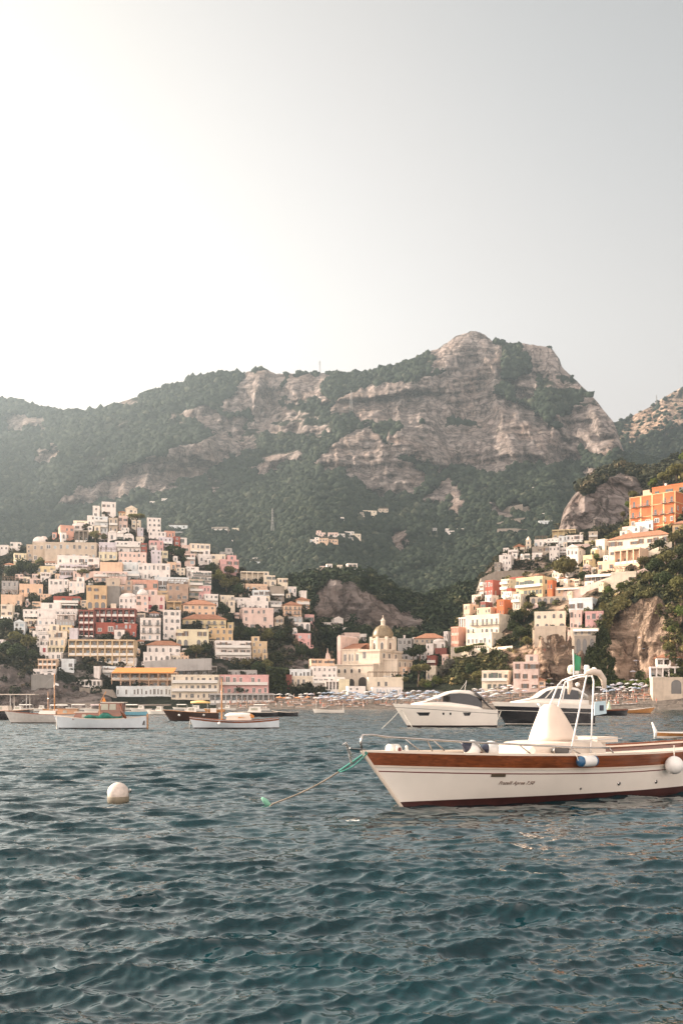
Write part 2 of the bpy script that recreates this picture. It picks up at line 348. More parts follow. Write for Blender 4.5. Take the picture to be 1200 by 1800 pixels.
# ---- beach, village floor and the knoll behind the church
beach_b = [(380, 348), (700, 350), (1010, 345)]
VALLEY = Patch('valley_floor', np.arange(380, 1012, 3), [
    (300, yz(300, -1.2), 4), (306, yz(306, 0.0), 22), (beach_b, [(380, 1226), (560, 1222), (700, 1220), (800, 1218), (1010, 1214)], 16),
    (418, [(380, 1196), (500, 1195), (600, 1192), (700, 1172), (800, 1150), (1010, 1150)], 16),
    (465, [(380, 1152), (480, 1142), (560, 1132), (620, 1118), (700, 1124), (760, 1128), (830, 1110), (1010, 1100)], 10),
    (500, [(380, 1104), (540, 1100), (560, 1092), (600, 1094), (660, 1104), (700, 1112), (750, 1114), (780, 1102), (1010, 1092)], 34),
    (514, [(380, 1050), (520, 1048), (545, 1026), (580, 1018), (620, 1026), (650, 1040), (680, 1062), (710, 1078), (745, 1090), (770, 1078), (820, 1050), (1010, 1020)], 18),
    (565, [(380, 1030), (520, 1014), (560, 1004), (600, 1000), (650, 1006), (700, 1034), (740, 1056), (800, 1030), (1010, 985)], 6),
    (610, [(380, 1060), (1010, 1040)], 2), (640, [(380, 1130), (1010, 1130)], 1)], 3.0,
    rock=[([(548, 1095), (555, 1040), (575, 1020), (610, 1024), (650, 1040), (680, 1062), (742, 1088), (748, 1112), (680, 1112), (600, 1096)], 0.95)],
    sand=[([(380, 1275), (380, 1224), (560, 1219), (1010, 1212), (1010, 1275)])], seed=23, nscale=0.07)
# ---- right headland with its terraces
footR = [(740, 1224), (850, 1214), (900, 1208), (960, 1208), (1000, 1216), (1100, 1207), (1160, 1203), (1200, 1198), (1600, 1180)]
topR = [(740, 1212), (785, 1196), (800, 1170), (850, 1152), (900, 1150), (932, 1140), (950, 1118), (1000, 1112), (1050, 1086), (1070, 1076), (1100, 1058), (1130, 1046), (1160, 1040), (1200, 1034), (1600, 960)]
crestR = [(740, 1202), (780, 1184), (792, 1130), (800, 1104), (815, 1078), (840, 1046), (860, 1026), (900, 1018), (950, 1002), (980, 992), (1010, 968), (1060, 952), (1110, 930), (1150, 916), (1200, 905), (1600, 700)]
HEAD = Patch('headland', np.arange(740, 1602, 3), [
    ([(740, 302), (1000, 290), (1600, 280)], yz(290, -1.5), 4), ([(740, 308), (1000, 296), (1600, 286)], yz(296, 0.0), 16),
    ([(740, 352), (850, 342), (950, 330), (1100, 324), (1200, 312), (1600, 300)], footR, 50),
    ([(740, 366), (850, 356), (950, 342), (1100, 334), (1200, 322), (1600, 310)], topR, 30),
    ([(740, 405), (850, 402), (950, 395), (1100, 378), (1200, 362), (1600, 350)], [(740, 1206), (780, 1190), (794, 1146), (830, 1092), (870, 1064), (920, 1042), (1000, 1022), (1050, 1006), (1100, 990), (1150, 976), (1200, 956), (1600, 850)], 26),
    ([(740, 430), (800, 438), (900, 446), (1000, 430), (1100, 412), (1200, 395), (1600, 380)], crestR, 20),
    ([(740, 450), (900, 470), (1200, 440), (1600, 420)], [(740, 1210), (780, 1194), (800, 1116), (850, 1050), (1000, 1002), (1060, 960), (1110, 905), (1140, 880), (1170, 858), (1200, 838), (1300, 780), (1600, 560)], 6),
    (520, off(crestR, 70), 2), (560, off(crestR, 160), 1)], 2.6,
    rock=[([(925, 1220), (935, 1140), (955, 1110), (1030, 1110), (1040, 1212), (960, 1212)], .95),
          ([(1060, 1190), (1062, 1110), (1075, 1075), (1100, 1062), (1150, 1050), (1172, 1070), (1165, 1190), (1110, 1200)], 1.0),
          ([(1150, 1060), (1600, 1000), (1600, 1190), (1175, 1190)], .55), ([(860, 1200), (880, 1130), (930, 1130), (935, 1200)], .6), ([(800, 1160), (820, 1080), (850, 1020), (1000, 985), (1120, 935), (1130, 1000), (1060, 1060), (930, 1110)], .45)],
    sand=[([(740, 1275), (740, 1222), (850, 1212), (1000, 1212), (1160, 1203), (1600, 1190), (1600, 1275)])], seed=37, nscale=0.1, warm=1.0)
# ---- knoll of the chapel hamlet behind the headland
KNOLL = Patch('chapel_knoll', np.arange(815, 1130, 3), [
    (462, [(815, 1160), (1130, 1100)], 6), (498, [(815, 1092), (830, 1074), (845, 1054), (1000, 1036), (1130, 1000)], 12),
    (504, [(815, 1086), (830, 1066), (842, 1030), (870, 1014), (960, 1006), (1130, 978)], 16),
    (545, [(815, 1082), (845, 1018), (870, 988), (900, 972), (930, 968), (960, 962), (1000, 950), (1040, 938), (1130, 922)], 8),
    (580, [(815, 1078), (850, 1008), (880, 974), (910, 962), (940, 960), (970, 948), (1000, 940), (1050, 928), (1130, 915)], 3), (640, [(815, 1100), (1130, 1020)], 1)], 1.4,
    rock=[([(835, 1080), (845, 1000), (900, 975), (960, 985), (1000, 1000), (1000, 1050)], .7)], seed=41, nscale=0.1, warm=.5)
# ---- round bare rock above the hamlet
DOME = Patch('rocky_outcrop', np.arange(955, 1420, 2), [
    (585, [(955, 1010), (1420, 960)], 6), (600, [(955, 990), (975, 960), (985, 945), (1420, 925)], 60),
    ([(955, 606), (985, 622), (1100, 650), (1420, 650)], [(955, 984), (975, 950), (983, 928), (988, 908), (998, 890), (1012, 872), (1030, 856), (1060, 842), (1090, 838), (1130, 842), (1200, 838), (1420, 800)], 18),
    ([(955, 640), (985, 680), (1100, 730), (1420, 760)], [(955, 980), (975, 946), (984, 922), (990, 896), (1005, 874), (1020, 854), (1045, 836), (1068, 824), (1090, 812), (1112, 818), (1140, 826), (1170, 814), (1200, 798), (1420, 700)], 6),
    (840, [(955, 1040), (1420, 900)], 1)], 5.0,
    rock=[([(970, 1010), (975, 930), (990, 885), (1015, 862), (1040, 868), (1060, 846), (1085, 830), (1100, 836), (1130, 850), (1145, 960), (1130, 1010)], .95)], seed=53, nscale=0.035)
# ---- the mountain
skyM = [(-560, 640), (-300, 660), (-120, 690), (0, 702), (30, 705), (60, 713), (95, 721), (130, 723), (165, 723), (200, 711), (230, 700), (262, 690), (300, 678), (322, 673), (340, 661),
        (365, 656), (400, 655), (430, 657), (446, 651), (465, 647), (485, 657), (520, 656), (560, 655), (600, 656), (640, 655), (665, 650), (700, 641), (735, 627), (765, 614), (785, 602),
        (805, 589), (828, 582), (852, 587), (866, 600), (880, 602), (905, 603), (935, 607), (968, 612), (982, 630), (988, 648), (1006, 662), (1025, 682), (1050, 708), (1066, 728), (1078, 745),
        (1088, 770), (1094, 790), (1110, 802), (1200, 808), (1400, 780), (1760, 740)]
ROCKS = [
    [(700, 765), (735, 752), (790, 758), (840, 752), (880, 742), (930, 738), (965, 750), (1000, 722), (1040, 722), (1072, 750), (1088, 792), (1060, 788), (1012, 765), (1008, 800), (955, 806), (900, 814), (845, 822), (790, 816), (745, 800), (712, 786)],
    [(590, 716), (640, 690), (700, 678), (770, 690), (835, 694), (905, 704), (935, 728), (880, 742), (810, 736), (730, 746), (650, 738)],
    [(765, 630), (792, 604), (830, 588), (862, 598), (876, 634), (880, 658), (850, 652), (800, 655), (760, 652)], [(745, 668), (800, 660), (850, 658), (880, 668), (866, 690), (800, 690), (750, 680)],
    [(905, 606), (966, 613), (986, 660), (966, 652), (945, 668), (930, 694), (908, 690), (880, 660), (925, 660), (930, 630)],
    [(560, 812), (598, 780), (650, 762), (690, 792), (736, 826), (738, 850), (695, 868), (655, 868), (622, 834), (590, 826)],
    [(96, 895), (150, 852), (205, 830), (260, 800), (330, 792), (380, 768), (410, 800), (350, 838), (300, 850), (230, 862), (150, 882)],
    [(390, 712), (440, 664), (490, 658), (500, 700), (478, 742), (430, 724)], [(300, 735), (360, 715), (430, 740), (420, 765), (350, 745)],
    [(786, 846), (804, 866), (818, 922), (800, 914), (786, 888), (736, 890), (762, 868)], [(688, 932), (718, 934), (712, 968), (694, 962)],
    [(1012, 764), (1045, 770), (1090, 800), (1030, 800)], [(500, 665), (560, 662), (575, 700), (520, 705)], [(60, 800), (90, 780), (100, 800), (70, 815)], [(0, 726), (60, 730), (80, 752), (20, 756)],
    [(865, 890), (915, 886), (940, 898), (890, 912), (868, 905)], [(440, 820), (485, 812), (486, 830), (450, 834)]]
class Mountain:
    def __init__(s):
        px = np.concatenate([np.arange(-560, -30, 10), np.arange(-30, 1230, 2.5), np.arange(1230, 1770, 10)]).astype(float)
        nr = 330; v = np.linspace(0, 1, nr)[:, None]; sk = pl(skyM)(px)
        sk = sk + 1.6 * fbm(px / 14.0, px * 0, None, 4, 5) * (np.abs(px - 600) < 650)
        Y = 1110 + (sk - 1110) * v; X = np.broadcast_to(px, Y.shape)
        jx = X + 9 * fbm(X / 22, Y / 22, None, 4, 61); jy = Y + 9 * fbm(X / 22, Y / 22, None, 4, 62)
        rk = np.zeros_like(Y)
        for poly in ROCKS:
            cx, cy = np.mean([q[0] for q in poly]), np.mean([q[1] for q in poly])
            rk[inpoly(cx + (jx - cx) / 1.10, cy + (jy - cy) / 1.18, poly)] = 1.0
        rk = np.clip(rk + 0.9 * np.clip(fbm(X / 70, Y / 26, None, 5, 70) - .12, 0, 1) * np.clip((905 - Y) / 60, 0, 1) * np.clip((X - 60) / 200, .15, 1), 0, 1)
        rks = blur(rk, 1, 0)
        w = 1.0 - 0.80 * rks + 0.25 * fbm(X / 80, Y / 35, None, 3, 77); w = np.clip(w, 0.12, None)
        w = blur(blur(w, 14, 1), 2, 0)
        Dk = pl([(-560, 2300), (0, 2150), (200, 1950), (450, 1800), (700, 1750), (830, 1700), (1000, 1640), (1090, 1450), (1300, 1500), (1760, 1700)])(px)
        c = np.cumsum(w, 0); c = (c - c[:1]) / (c[-1:] - c[:1])
        D = 600 + (Dk - 600) * c
        wx = (X - 600) / F * D; wz = (HZ - Y) / F * D
        g = fbm(wx / 260, wz / 420, D / 900, 5, 81); fl = np.abs(fbm(wx / 55, wz / 300, D / 300, 5, 91)) - 0.3
        st = fbm(wx / 300 + 0.3 * fbm(wx / 90, wz / 90, None, 2, 6), wz / 26, D / 500, 4, 99)
        fade = np.clip((1 - v) * 10, 0, 1) * np.clip(v * 8, 0, 1)
        D = D + fade * (70 * g + rks * (46 * fl + 22 * st) + rks * (9 * fbm(wx / 22, wz / 30, D / 40, 3, 15) - 10 * np.abs(fbm(wx / 30, wz / 60, D / 60, 3, 16))) + (1 - rks) * (12 * fbm(wx / 40, wz / 40, D / 60, 4, 12) - 34 * np.abs(fbm(wx / 150, wz / 330, D / 300, 3, 14))))
        # the far side falls away behind the skyline
        Y = np.vstack([Y, Y[-1:] + 8, Y[-1:] + 90]); D = np.vstack([D, D[-1:] + 90, D[-1:] + 500]); X = np.broadcast_to(px, Y.shape)
        rk = np.vstack([rk, rk[-1:], rk[-1:]])
        co = np.stack([(X - 600) / F * D, D, CH + (HZ - Y) / F * D], -1)
        s.X, s.Y, s.D2, s.rock, s.co, s.px = X, Y, D, rk, co, px
        tag(link('mountain', big_mesh('mountain', co.reshape(-1, 3), grid_quads(*Y.shape), TMAT, True, {'rock': np.clip(rk * .9, 0, 1), 'sand': rk * 0})), None, None, kind='structure')
    def D(s, px, py):
        j = int(np.argmin(np.abs(s.px - px))); col = s.Y[:-2, j]; return float(np.interp(-py, -col, s.D2[:-2, j]))
MOUNT = Mountain()
FARHILL = Patch('far_hill', np.arange(1040, 1800, 4), [
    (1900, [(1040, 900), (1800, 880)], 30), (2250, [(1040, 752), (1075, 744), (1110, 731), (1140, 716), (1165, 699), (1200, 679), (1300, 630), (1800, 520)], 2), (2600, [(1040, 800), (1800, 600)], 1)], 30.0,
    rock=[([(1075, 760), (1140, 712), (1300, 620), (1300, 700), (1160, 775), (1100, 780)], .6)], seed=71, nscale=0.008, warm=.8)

# ---------------------------------------------------------------- sea
def water_mat():
    m, t, b = _nodes('sea_water')
    n1 = _tex(t, 0.25, 3); n2 = _tex(t, 9.0, 5, 0.6); n3 = _tex(t, 2.2, 5, 0.6)
    c = _ramp(t, n1.outputs[0], [(0.3, (.001, .017, .022)), (0.7, (.002, .033, .041))]).outputs[0]
    t.links.new(c, b.inputs['Base Color']); b.inputs['Roughness'].default_value = 0.035; b.inputs['IOR'].default_value = 1.46
    b.inputs['Specular IOR Level'].default_value = 0.5; b.inputs['Coat Weight'].default_value = 0.3; b.inputs['Coat Roughness'].default_value = 0.03; b.inputs['Coat IOR'].default_value = 1.4
    at = t.nodes.new('ShaderNodeAttribute'); at.attribute_name = 'far'
    nA = _tex(t, 6.0, 4, .65, sc=(.55, 1, 1)); nB = _tex(t, 1.3, 3, .6, sc=(.5, 1, 1))
    add = t.nodes.new('ShaderNodeVectorMath'); add.operation = 'ADD'; t.links.new(nA.outputs['Color'], add.inputs[0]); t.links.new(nB.outputs['Color'], add.inputs[1])
    sub = t.nodes.new('ShaderNodeVectorMath'); sub.operation = 'SUBTRACT'; t.links.new(add.outputs[0], sub.inputs[0]); sub.inputs[1].default_value = (1.0, 1.0, 1.0)
    amp = t.nodes.new('ShaderNodeVectorMath'); amp.operation = 'SCALE'; t.links.new(sub.outputs[0], amp.inputs[0]); t.links.new(_math(t, 'ADD', 0.13, _math(t, 'MULTIPLY', at.outputs['Fac'], 0.55)), amp.inputs['Scale'])
    flat = t.nodes.new('ShaderNodeVectorMath'); flat.operation = 'MULTIPLY'; t.links.new(amp.outputs[0], flat.inputs[0]); flat.inputs[1].default_value = (1, 1, 0)
    geo = t.nodes.new('ShaderNodeNewGeometry'); nn = t.nodes.new('ShaderNodeVectorMath'); nn.operation = 'ADD'; t.links.new(geo.outputs['Normal'], nn.inputs[0]); bia = t.nodes.new('ShaderNodeVectorMath'); bia.operation = 'SCALE'; bia.inputs[0].default_value = (0, -.12, 0); t.links.new(at.outputs['Fac'], bia.inputs['Scale'])   # the seaward wave faces are the ones that show
    ad2 = t.nodes.new('ShaderNodeVectorMath'); ad2.operation = 'ADD'; t.links.new(flat.outputs[0], ad2.inputs[0]); t.links.new(bia.outputs[0], ad2.inputs[1]); t.links.new(ad2.outputs[0], nn.inputs[1])
    nz = t.nodes.new('ShaderNodeVectorMath'); nz.operation = 'NORMALIZE'; t.links.new(nn.outputs[0], nz.inputs[0]); t.links.new(nz.outputs[0], b.inputs['Normal']); t.links.new(nz.outputs[0], b.inputs['Coat Normal'])
    return m
WMAT = water_mat()
def make_sea():
    rng = np.random.RandomState(4)
    NR = 1350
    Dr = 3.0 * (345 / 3.0) ** np.linspace(0, 1, NR)
    sl = np.concatenate([np.linspace(-1.3, -.46, 40, endpoint=False), np.linspace(-.46, .46, 800, endpoint=False), np.linspace(.46, 1.3, 40)])
    D = np.broadcast_to(Dr[:, None], (NR, len(sl))); X = sl[None] * D
    dx = 0; dy = 0; h = 0
    cell = D * 0.0030
    chop = 1 + 0.35 * fbm(X / 7, D / 9, None, 3, 9)
    NW = 96
    for k in range(NW):
        lam = 0.065 * (2.3 / 0.065) ** ((k / (NW - 1.0)) ** 1.2) * rng.uniform(.92, 1.08)
        th = rng.normal(R(-80), R(31)); kx, ky = math.cos(th) * 2 * math.pi / lam, math.sin(th) * 2 * math.pi / lam
        slope = 0.053 * min(1.0, (0.38 / lam) ** 0.5) * min(1.0, (lam / .10) ** .5)
        a = slope * lam / (2 * math.pi)
        fade = np.clip(lam / (2.4 * cell) - 0.6, 0, 1)
        ph = kx * X + ky * D + rng.uniform(0, 6.283)
        ph = ph + 0.9 * np.sin(0.23 * kx * D - 0.19 * ky * X + k) + 0.5 * np.sin(0.11 * kx * X + 0.13 * ky * D + 2 * k)
        s, c = np.sin(ph), np.cos(ph); aa = a * fade * chop
        h = h + aa * s; dx = dx + 1.0 * aa * c * kx * lam / 6.283; dy = dy + 1.0 * aa * c * ky * lam / 6.283
    edge = np.clip((340 - D) / 40, 0.1, 1)
    co = np.stack([X + dx * edge, D + dy * edge, h * edge], -1).reshape(-1, 3)
    tag(link('sea', big_mesh('sea', co, grid_quads(NR, len(sl)), WMAT, True, {'far': np.clip((D - 7) / 26, 0, 1)})), None, None, kind='structure')
    mb = MB(); mb.add([(-4000, -300, -.9), (4000, -300, -.9), (4000, 3200, -.9), (-4000, 3200, -.9)], [(0, 1, 2, 3)])
    tag(mb.build('sea_bed', WMAT), None, None, kind='structure')
    mb = MB(); mb.add([(-4000, -300, -.25), (4000, -300, -.25), (4000, 2.6, -.25), (-4000, 2.6, -.25)], [(0, 1, 2, 3)])
    tag(mb.build('sea', WMAT), None, None, kind='structure')
make_sea()
def make_haze():
    m = bpy.data.materials.new('haze_air'); m.use_nodes = True; t = m.node_tree; t.nodes.clear()
    o = t.nodes.new('ShaderNodeOutputMaterial'); v = t.nodes.new('ShaderNodeVolumePrincipled')
    v.inputs['Color'].default_value = (.72, .89, 1.0, 1); v.inputs['Density'].default_value = HAZE; v.inputs['Anisotropy'].default_value = 0.6
    t.links.new(v.outputs[0], o.inputs['Volume'])
    b = MB().box(-3800, 3800, -250, 3000, -3.0, 1150).build('haze', m); tag(b, None, None, kind='stuff')
HAZE = 0.00015
make_haze()
# ================================================================ builders: houses
BOXES = []
def multi(name, parts, smooth=False):       # one mesh from several MBs, one material each
    v, f, mi, mats = [], [], [], []
    for mb, m in parts:
        o = len(v); v += mb.v; f += [tuple(i + o for i in q) for q in mb.f]
        if m not in mats: mats.append(m)
        mi += [mats.index(m)] * len(mb.f)
    me = bpy.data.meshes.new(name); me.from_pydata(v, [], f)
    for m in mats: me.materials.append(m)
    me.polygons.foreach_set('material_index', mi)
    if smooth: me.shade_smooth()
    import bmesh
    bm = bmesh.new(); bm.from_mesh(me); bmesh.ops.recalc_face_normals(bm, faces=bm.faces); bm.to_mesh(me); bm.free()
    return me
rng = random.Random(7)
TRIM = plain('painted_trim', (.74, .70, .64), 0.6, 0.08)
DARKW = glass_dark()
SHG = plain('green_shutter', (.07, .11, .085), 0.6, 0.2); SHB = plain('brown_shutter', (.15, .085, .05), 0.6, 0.2)
SHL = plain('blue_shutter', (.38, .46, .50), 0.6, 0.15); REDW = plain('red_shutter', (.36, .06, .07), 0.6, 0.15)
RAILM = plain('railing_iron', (.22, .21, .20), 0.5, 0.1); CONC = plain('roof_terrace', (.42, .36, .31), 0.9, 0.15, 1.0)
AWN = {'w': plain('awning_canvas_white', (.78, .74, .67), 0.8, 0.06), 'o': plain('awning_canvas_orange', (.66, .26, .06), 0.8, 0.1), 'd': plain('awning_canvas_dark', (.13, .11, .12), 0.8, 0.15),
       't': plain('awning_canvas_blue', (.30, .45, .52), 0.8, 0.1)}
WOODB = plain('pergola_wood', (.22, .15, .10), 0.8, 0.2)
def frame_mb(w, y0, y1):
    m = MB(); m.box(-.5 - w, -.5, y0, y1, -.0, 1 + w).box(.5, .5 + w, y0, y1, 0, 1 + w).box(-.5, .5, y0, y1, 1, 1 + w); return m
def arch_pts(n=9): return [(-.5, 0), (.5, 0)] + [(.5 * math.cos(math.pi * k / n), .68 + .32 * math.sin(math.pi * k / n)) for k in range(n + 1)]
def _win(kind):
    pane = MB().box(-.5, .5, -.03, .2, 0, 1); sill = MB().box(-.62, .62, -.16, .1, -.07, -.005)
    bar = MB().box(-.035, .035, -.06, -.031, 0, 1)
    if kind == 'plain': return multi('window', [(pane, DARKW), (frame_mb(.1, -.07, .1), TRIM), (sill, TRIM), (bar, TRIM)])
    if kind == 'bare': return multi('window', [(pane, DARKW), (sill, TRIM)])
    if kind == 'blue': return multi('window', [(pane, SHL), (frame_mb(.07, -.07, .1), TRIM), (bar, TRIM)])
    if kind == 'red': return multi('window', [(pane, REDW), (frame_mb(.09, -.07, .1), TRIM)])
    if kind in ('green', 'brown'):
        s = MB().box(-1.0, -.53, -.09, -.005, 0, 1).box(.53, 1.0, -.09, -.005, 0, 1)
        return multi('window', [(pane, DARKW), (s, SHG if kind == 'green' else SHB), (sill, TRIM)])
    if kind == 'arch':
        a = MB().slab(arch_pts(), -.03, .2); pts = arch_pts()[2:]; fr = MB()
        o = [(x * 1.22, z + (.09 if z > .68 else 0)) for x, z in pts]
        for i in range(len(pts) - 1): fr.slab([pts[i], o[i], o[i + 1], pts[i + 1]], -.09, .1)
        return multi('window', [(a, DARKW), (fr, TRIM)])
    if kind == 'barearch': return multi('arched_opening', [(MB().slab(arch_pts(), -.03, .2), DARKW)])
    if kind == 'door': return multi('door', [(MB().box(-.5, .5, -.03, .2, 0, 1), SHB), (frame_mb(.12, -.07, .1), TRIM)])
    if kind == 'rail':
        m = MB().box(-.5, .5, -1.0, -.02, -.10, 0).box(-.5, .5, -1.0, -.95, .82, .9)
        for k in range(9): m.box(-.5 + k * .123, -.475 + k * .123, -.99, -.96, 0, .82)
        return multi('balcony', [(m, RAILM)])
    if kind == 'solid': return multi('balcony', [(MB().box(-.5, .5, -1.0, -.02, -.14, .0).box(-.5, .5, -1.0, -.88, 0.002, .9), TRIM)])
    if kind == 'parapet': return multi('balcony', [(MB().box(-.5, .5, 0, .12, 0, .9), TRIM)])
WIN = {k: _win(k) for k in ('plain', 'bare', 'blue', 'red', 'green', 'brown', 'arch', 'barearch', 'door', 'rail', 'solid', 'parapet')}
def put(name, key, parent, x, y, z, sx, sy, sz, rz=0.0):
    o = link(name, WIN[key], parent); o.location = (x, y, z); o.scale = (sx, sy, sz); o.rotation_euler = (0, 0, rz); return o
def hip_roof(W, d, z, rh, ov=.45, gable=False):
    a, b = W / 2 + ov, d / 2 + ov; m = MB()
    m.box(-a, a, -b, b, z, z + .18)
    z += .182
    if W >= d:
        r = a if gable else max(0.3, a - b)
        v = [(-a, -b, z), (a, -b, z), (a, b, z), (-a, b, z), (-r, 0, z + rh), (r, 0, z + rh)]
        m.add(v, [(0, 1, 5, 4), (2, 3, 4, 5), (1, 2, 5), (3, 0, 4), (3, 2, 1, 0)])
    else:
        r = b if gable else max(0.3, b - a)
        v = [(-a, -b, z), (a, -b, z), (a, b, z), (-a, b, z), (0, -r, z + rh), (0, r, z + rh)]
        m.add(v, [(1, 2, 5, 4), (3, 0, 4, 5), (0, 1, 4), (2, 3, 5), (3, 2, 1, 0)])
    return m
def house(patch, x0, y0, x1, y1, wall, label, fl=2, cols=3, yaw=12, roof='flat', win='bare', opt='', name='house', cat='house', dD=0.0, depth=None, group=None, wall2=None):
    BOXES.append((x0, y0, x1, y1))
    xc = (x0 + x1) / 2; D = (patch if isinstance(patch, (int, float)) else patch.D(xc, y1)) + dD
    H = (y1 - y0) / F * D; th = R(yaw); sn, cs = abs(math.sin(th)), math.cos(th)
    Ws = (x1 - x0) / F * D; d = depth or max(4.0, min(10.0, H * 1.3, Ws * 1.1))
    if Ws - d * sn < 0.35 * Ws: d = max(2.5, 0.65 * Ws / max(sn, .05))
    W = max(2.0, (Ws - d * sn) / cs); Dc = D + 0.5 * (d * cs + W * sn) * (0.55 if abs(yaw) > 30 else 0.9)
    base = P(xc, y1, D); X = (xc - 600) / F * (D * .5 + Dc * .5)
    t = thing(name, label, cat, (X, Dc, base.z), th, group)
    if win == 'bare' and 'l' not in opt and fl > 0: win = rng.choice(['bare', 'bare', 'mix', 'mix', 'green', 'brown', 'plain'])
    if opt == 'q' and cat == 'house' and Ws > 6: opt = 'q' + rng.choice(['', '', 'u', 'x', 'x', 'w', 'p', 'b', 'xb', 'c', 'xu', 't']) if roof == 'flat' else 'q' + rng.choice(['', 'x', 'c', 'b'])
    if roof in ('hip', 'gable'):
        rh = min(W, d) * .26; H = max(1.8, H - rh - .2)
    m = MB(); fnd = 3.0 if 'n' in opt or '3' in opt else 7.0 if not isinstance(patch, (int, float)) or patch < 400 else 4.0
    sh = H / fl; wm = wallmat(wall); par = 'wall'
    if 'l' in opt:                          # loggias: recessed bays between slabs and piers
        r = min(1.7, d * .35); bw = W / cols
        m.box(-W / 2, W / 2, -d / 2 + r, d / 2, -fnd, H).box(-W / 2, W / 2, -d / 2, -d / 2 + r - .003, -fnd, 0)
        for k in range(1, fl + 1):
            m.box(-W / 2 - .1, W / 2 + .1, -d / 2 - .1, -d / 2 + r - .003, k * sh - (.3 if k < fl else .55), k * sh)
        for k in range(fl):
            z0, z1 = k * sh + .003, (k + 1) * sh - (.303 if k + 1 < fl else .553)
            for c in range(cols + 1):
                px = -W / 2 + c * bw; m.box(px - .22 * (c > 0) + .01 * (c == 0), px + .22 * (c < cols) - .01 * (c == cols), -d / 2 + .02, -d / 2 + r - .004, z0, z1)
                if c < cols:
                    cx = px + bw / 2
                    put('balcony', 'parapet', t, cx, -d / 2 + .05, z0, bw - .46, 1, min(1.0, sh * .32))
                    wh = min(2.1, sh * .62); kk = rng.choice(['bare', 'bare', 'plain', 'blue'])
                    put('door' if kk == 'bare' else 'window', kk, t, cx + rng.uniform(-.15, .15) * bw, -d / 2 + r, z0 + .05, min(1.6, bw * .4), 1, wh)
    else:
        m.box(-W / 2, W / 2, -d / 2, d / 2, -fnd, H - (.7 if roof == 'flat' and H > 3.5 else 0))
    if roof == 'flat' and H > 3.5 and 'l' not in opt:
        a, b = W / 2 + .05, d / 2 + .05
        m.box(-a, a, -b, -b + .3, H - .697, H).box(-a, a, b - .3, b, H - .697, H).box(-a, -a + .3, -b + .303, b - .303, H - .697, H).box(a - .3, a, -b + .303, b - .303, H - .697, H)
    m.build('wall', wm, t)
    if roof == 'flat': MB().box(-W / 2 + .26, W / 2 - .26, -d / 2 + .26, d / 2 - .26, H - .69 if H > 3.5 else H + .003, H - .55 if H > 3.5 else H + .1).build('roof', CONC if 'l' not in opt else CONC, t)
    elif roof in ('hip', 'gable'): hip_roof(W, d, H + .003, min(W, d) * .26, gable=roof == 'gable').build('roof', tiles(), t)
    elif roof == 'vault':
        n = 10; rr = min(H * .35, 2.6)
        MB().rings([[(W / 2 * .96 * math.cos(math.pi * k / n), y, H + .003 + rr * math.sin(math.pi * k / n)) for k in range(n + 1)] for y in (-d / 2 + .1, d / 2 - .1)]).build('roof', wallmat('white'), t, True)
    elif roof == 'dome':
        rr = min(W, d) * .36
        MB().lathe([(rr, H + .003), (rr, H + .4), (rr * .93, H + .4 + rr * .35), (rr * .7, H + .4 + rr * .68), (rr * .36, H + .4 + rr * .88), (.02, H + .4 + rr * .95)], 18).build('roof', wallmat('white'), t, True)
    elif roof == 'front_gable':
        rh = W * .28; MB().slab([(-W / 2 - .3, H + .003), (W / 2 + .3, H + .003), (0, H + rh)], -d / 2 - .2, d / 2 + .2).build('roof', tiles() if 'k' not in opt else wallmat(wall), t)
    # openings
    if 'l' not in opt and 'n' not in opt:
        ww = min(1.0, W / cols * .36); wh = min(1.55, sh * .46)
        for k in range(fl):
            z = k * sh + (sh - wh) * .48
            for c in range(cols):
                if rng.random() < .12: continue
                x = -W / 2 + (c + .5) * W / cols + rng.uniform(-.12, .12) * W / cols
                kind = win; s = 1.0
                if k == 0 and 'a' in opt: put('arched_opening', 'barearch', t, x, -d / 2, .1, W / cols * .62, 1, sh * .82); continue
                if win == 'arch' or 'A' in opt: kind = 'arch'
                if win == 'mix': kind = rng.choice(['bare', 'plain', 'bare', 'blue', 'brown'])
                if k == 0 and c == cols // 2 and 'a' not in opt and 'q' not in opt: put('door', 'door', t, x, -d / 2, .05, min(1.1, ww * 1.1), 1, min(2.3, sh * .72)); continue
                if 'B' in opt and k > 0: put('balcony', 'rail', t, x, -d / 2, k * sh + .12, min(W / cols * .8, 2.4), .9, 1.0); put('door', 'bare', t, x, -d / 2, k * sh + .14, ww, 1, min(2.2, sh * .66)); continue
                fx = rng.choice([.8, 1, 1, 1, 1.25, 1.7]); put('window', kind, t, x, -d / 2, z, ww * min(fx, .8 * W / cols / ww), 1, wh * rng.choice([.75, 1, 1, 1.15]))
            if 'b' in opt and k > 0: put('balcony', 'rail' if 'r' in opt else 'solid', t, 0, -d / 2, k * sh + .1, W * .96, 1.2, 1.0)
        if abs(yaw) > 9 and d > 3.5:
            sgn = -1 if yaw > 0 else 1; nc = max(1, int(d / 3.6))
            for k in range(fl):
                for c in range(nc):
                    if rng.random() < .35: continue
                    put('window', 'bare' if win in ('mix', 'arch') else win, t, sgn * W / 2, -d / 2 + (c + .5) * d / nc, k * sh + (sh - wh) * .48, ww, 1, wh, R(90) * sgn)
    if 'u' in opt:                          # set-back upper block
        uw, ud, uh = W * .5, d * .5, min(3.2, sh); ux = rng.choice([-1, 1]) * W * .2
        MB().box(ux - uw / 2, ux + uw / 2, d * .45 - ud, d * .45, H - .5, H + uh * .8).build('upper_storey', wm, t)
        put('window', 'bare', t, ux, d * .45 - ud, H + uh * .15, min(1.1, uw * .4), 1, uh * .45)
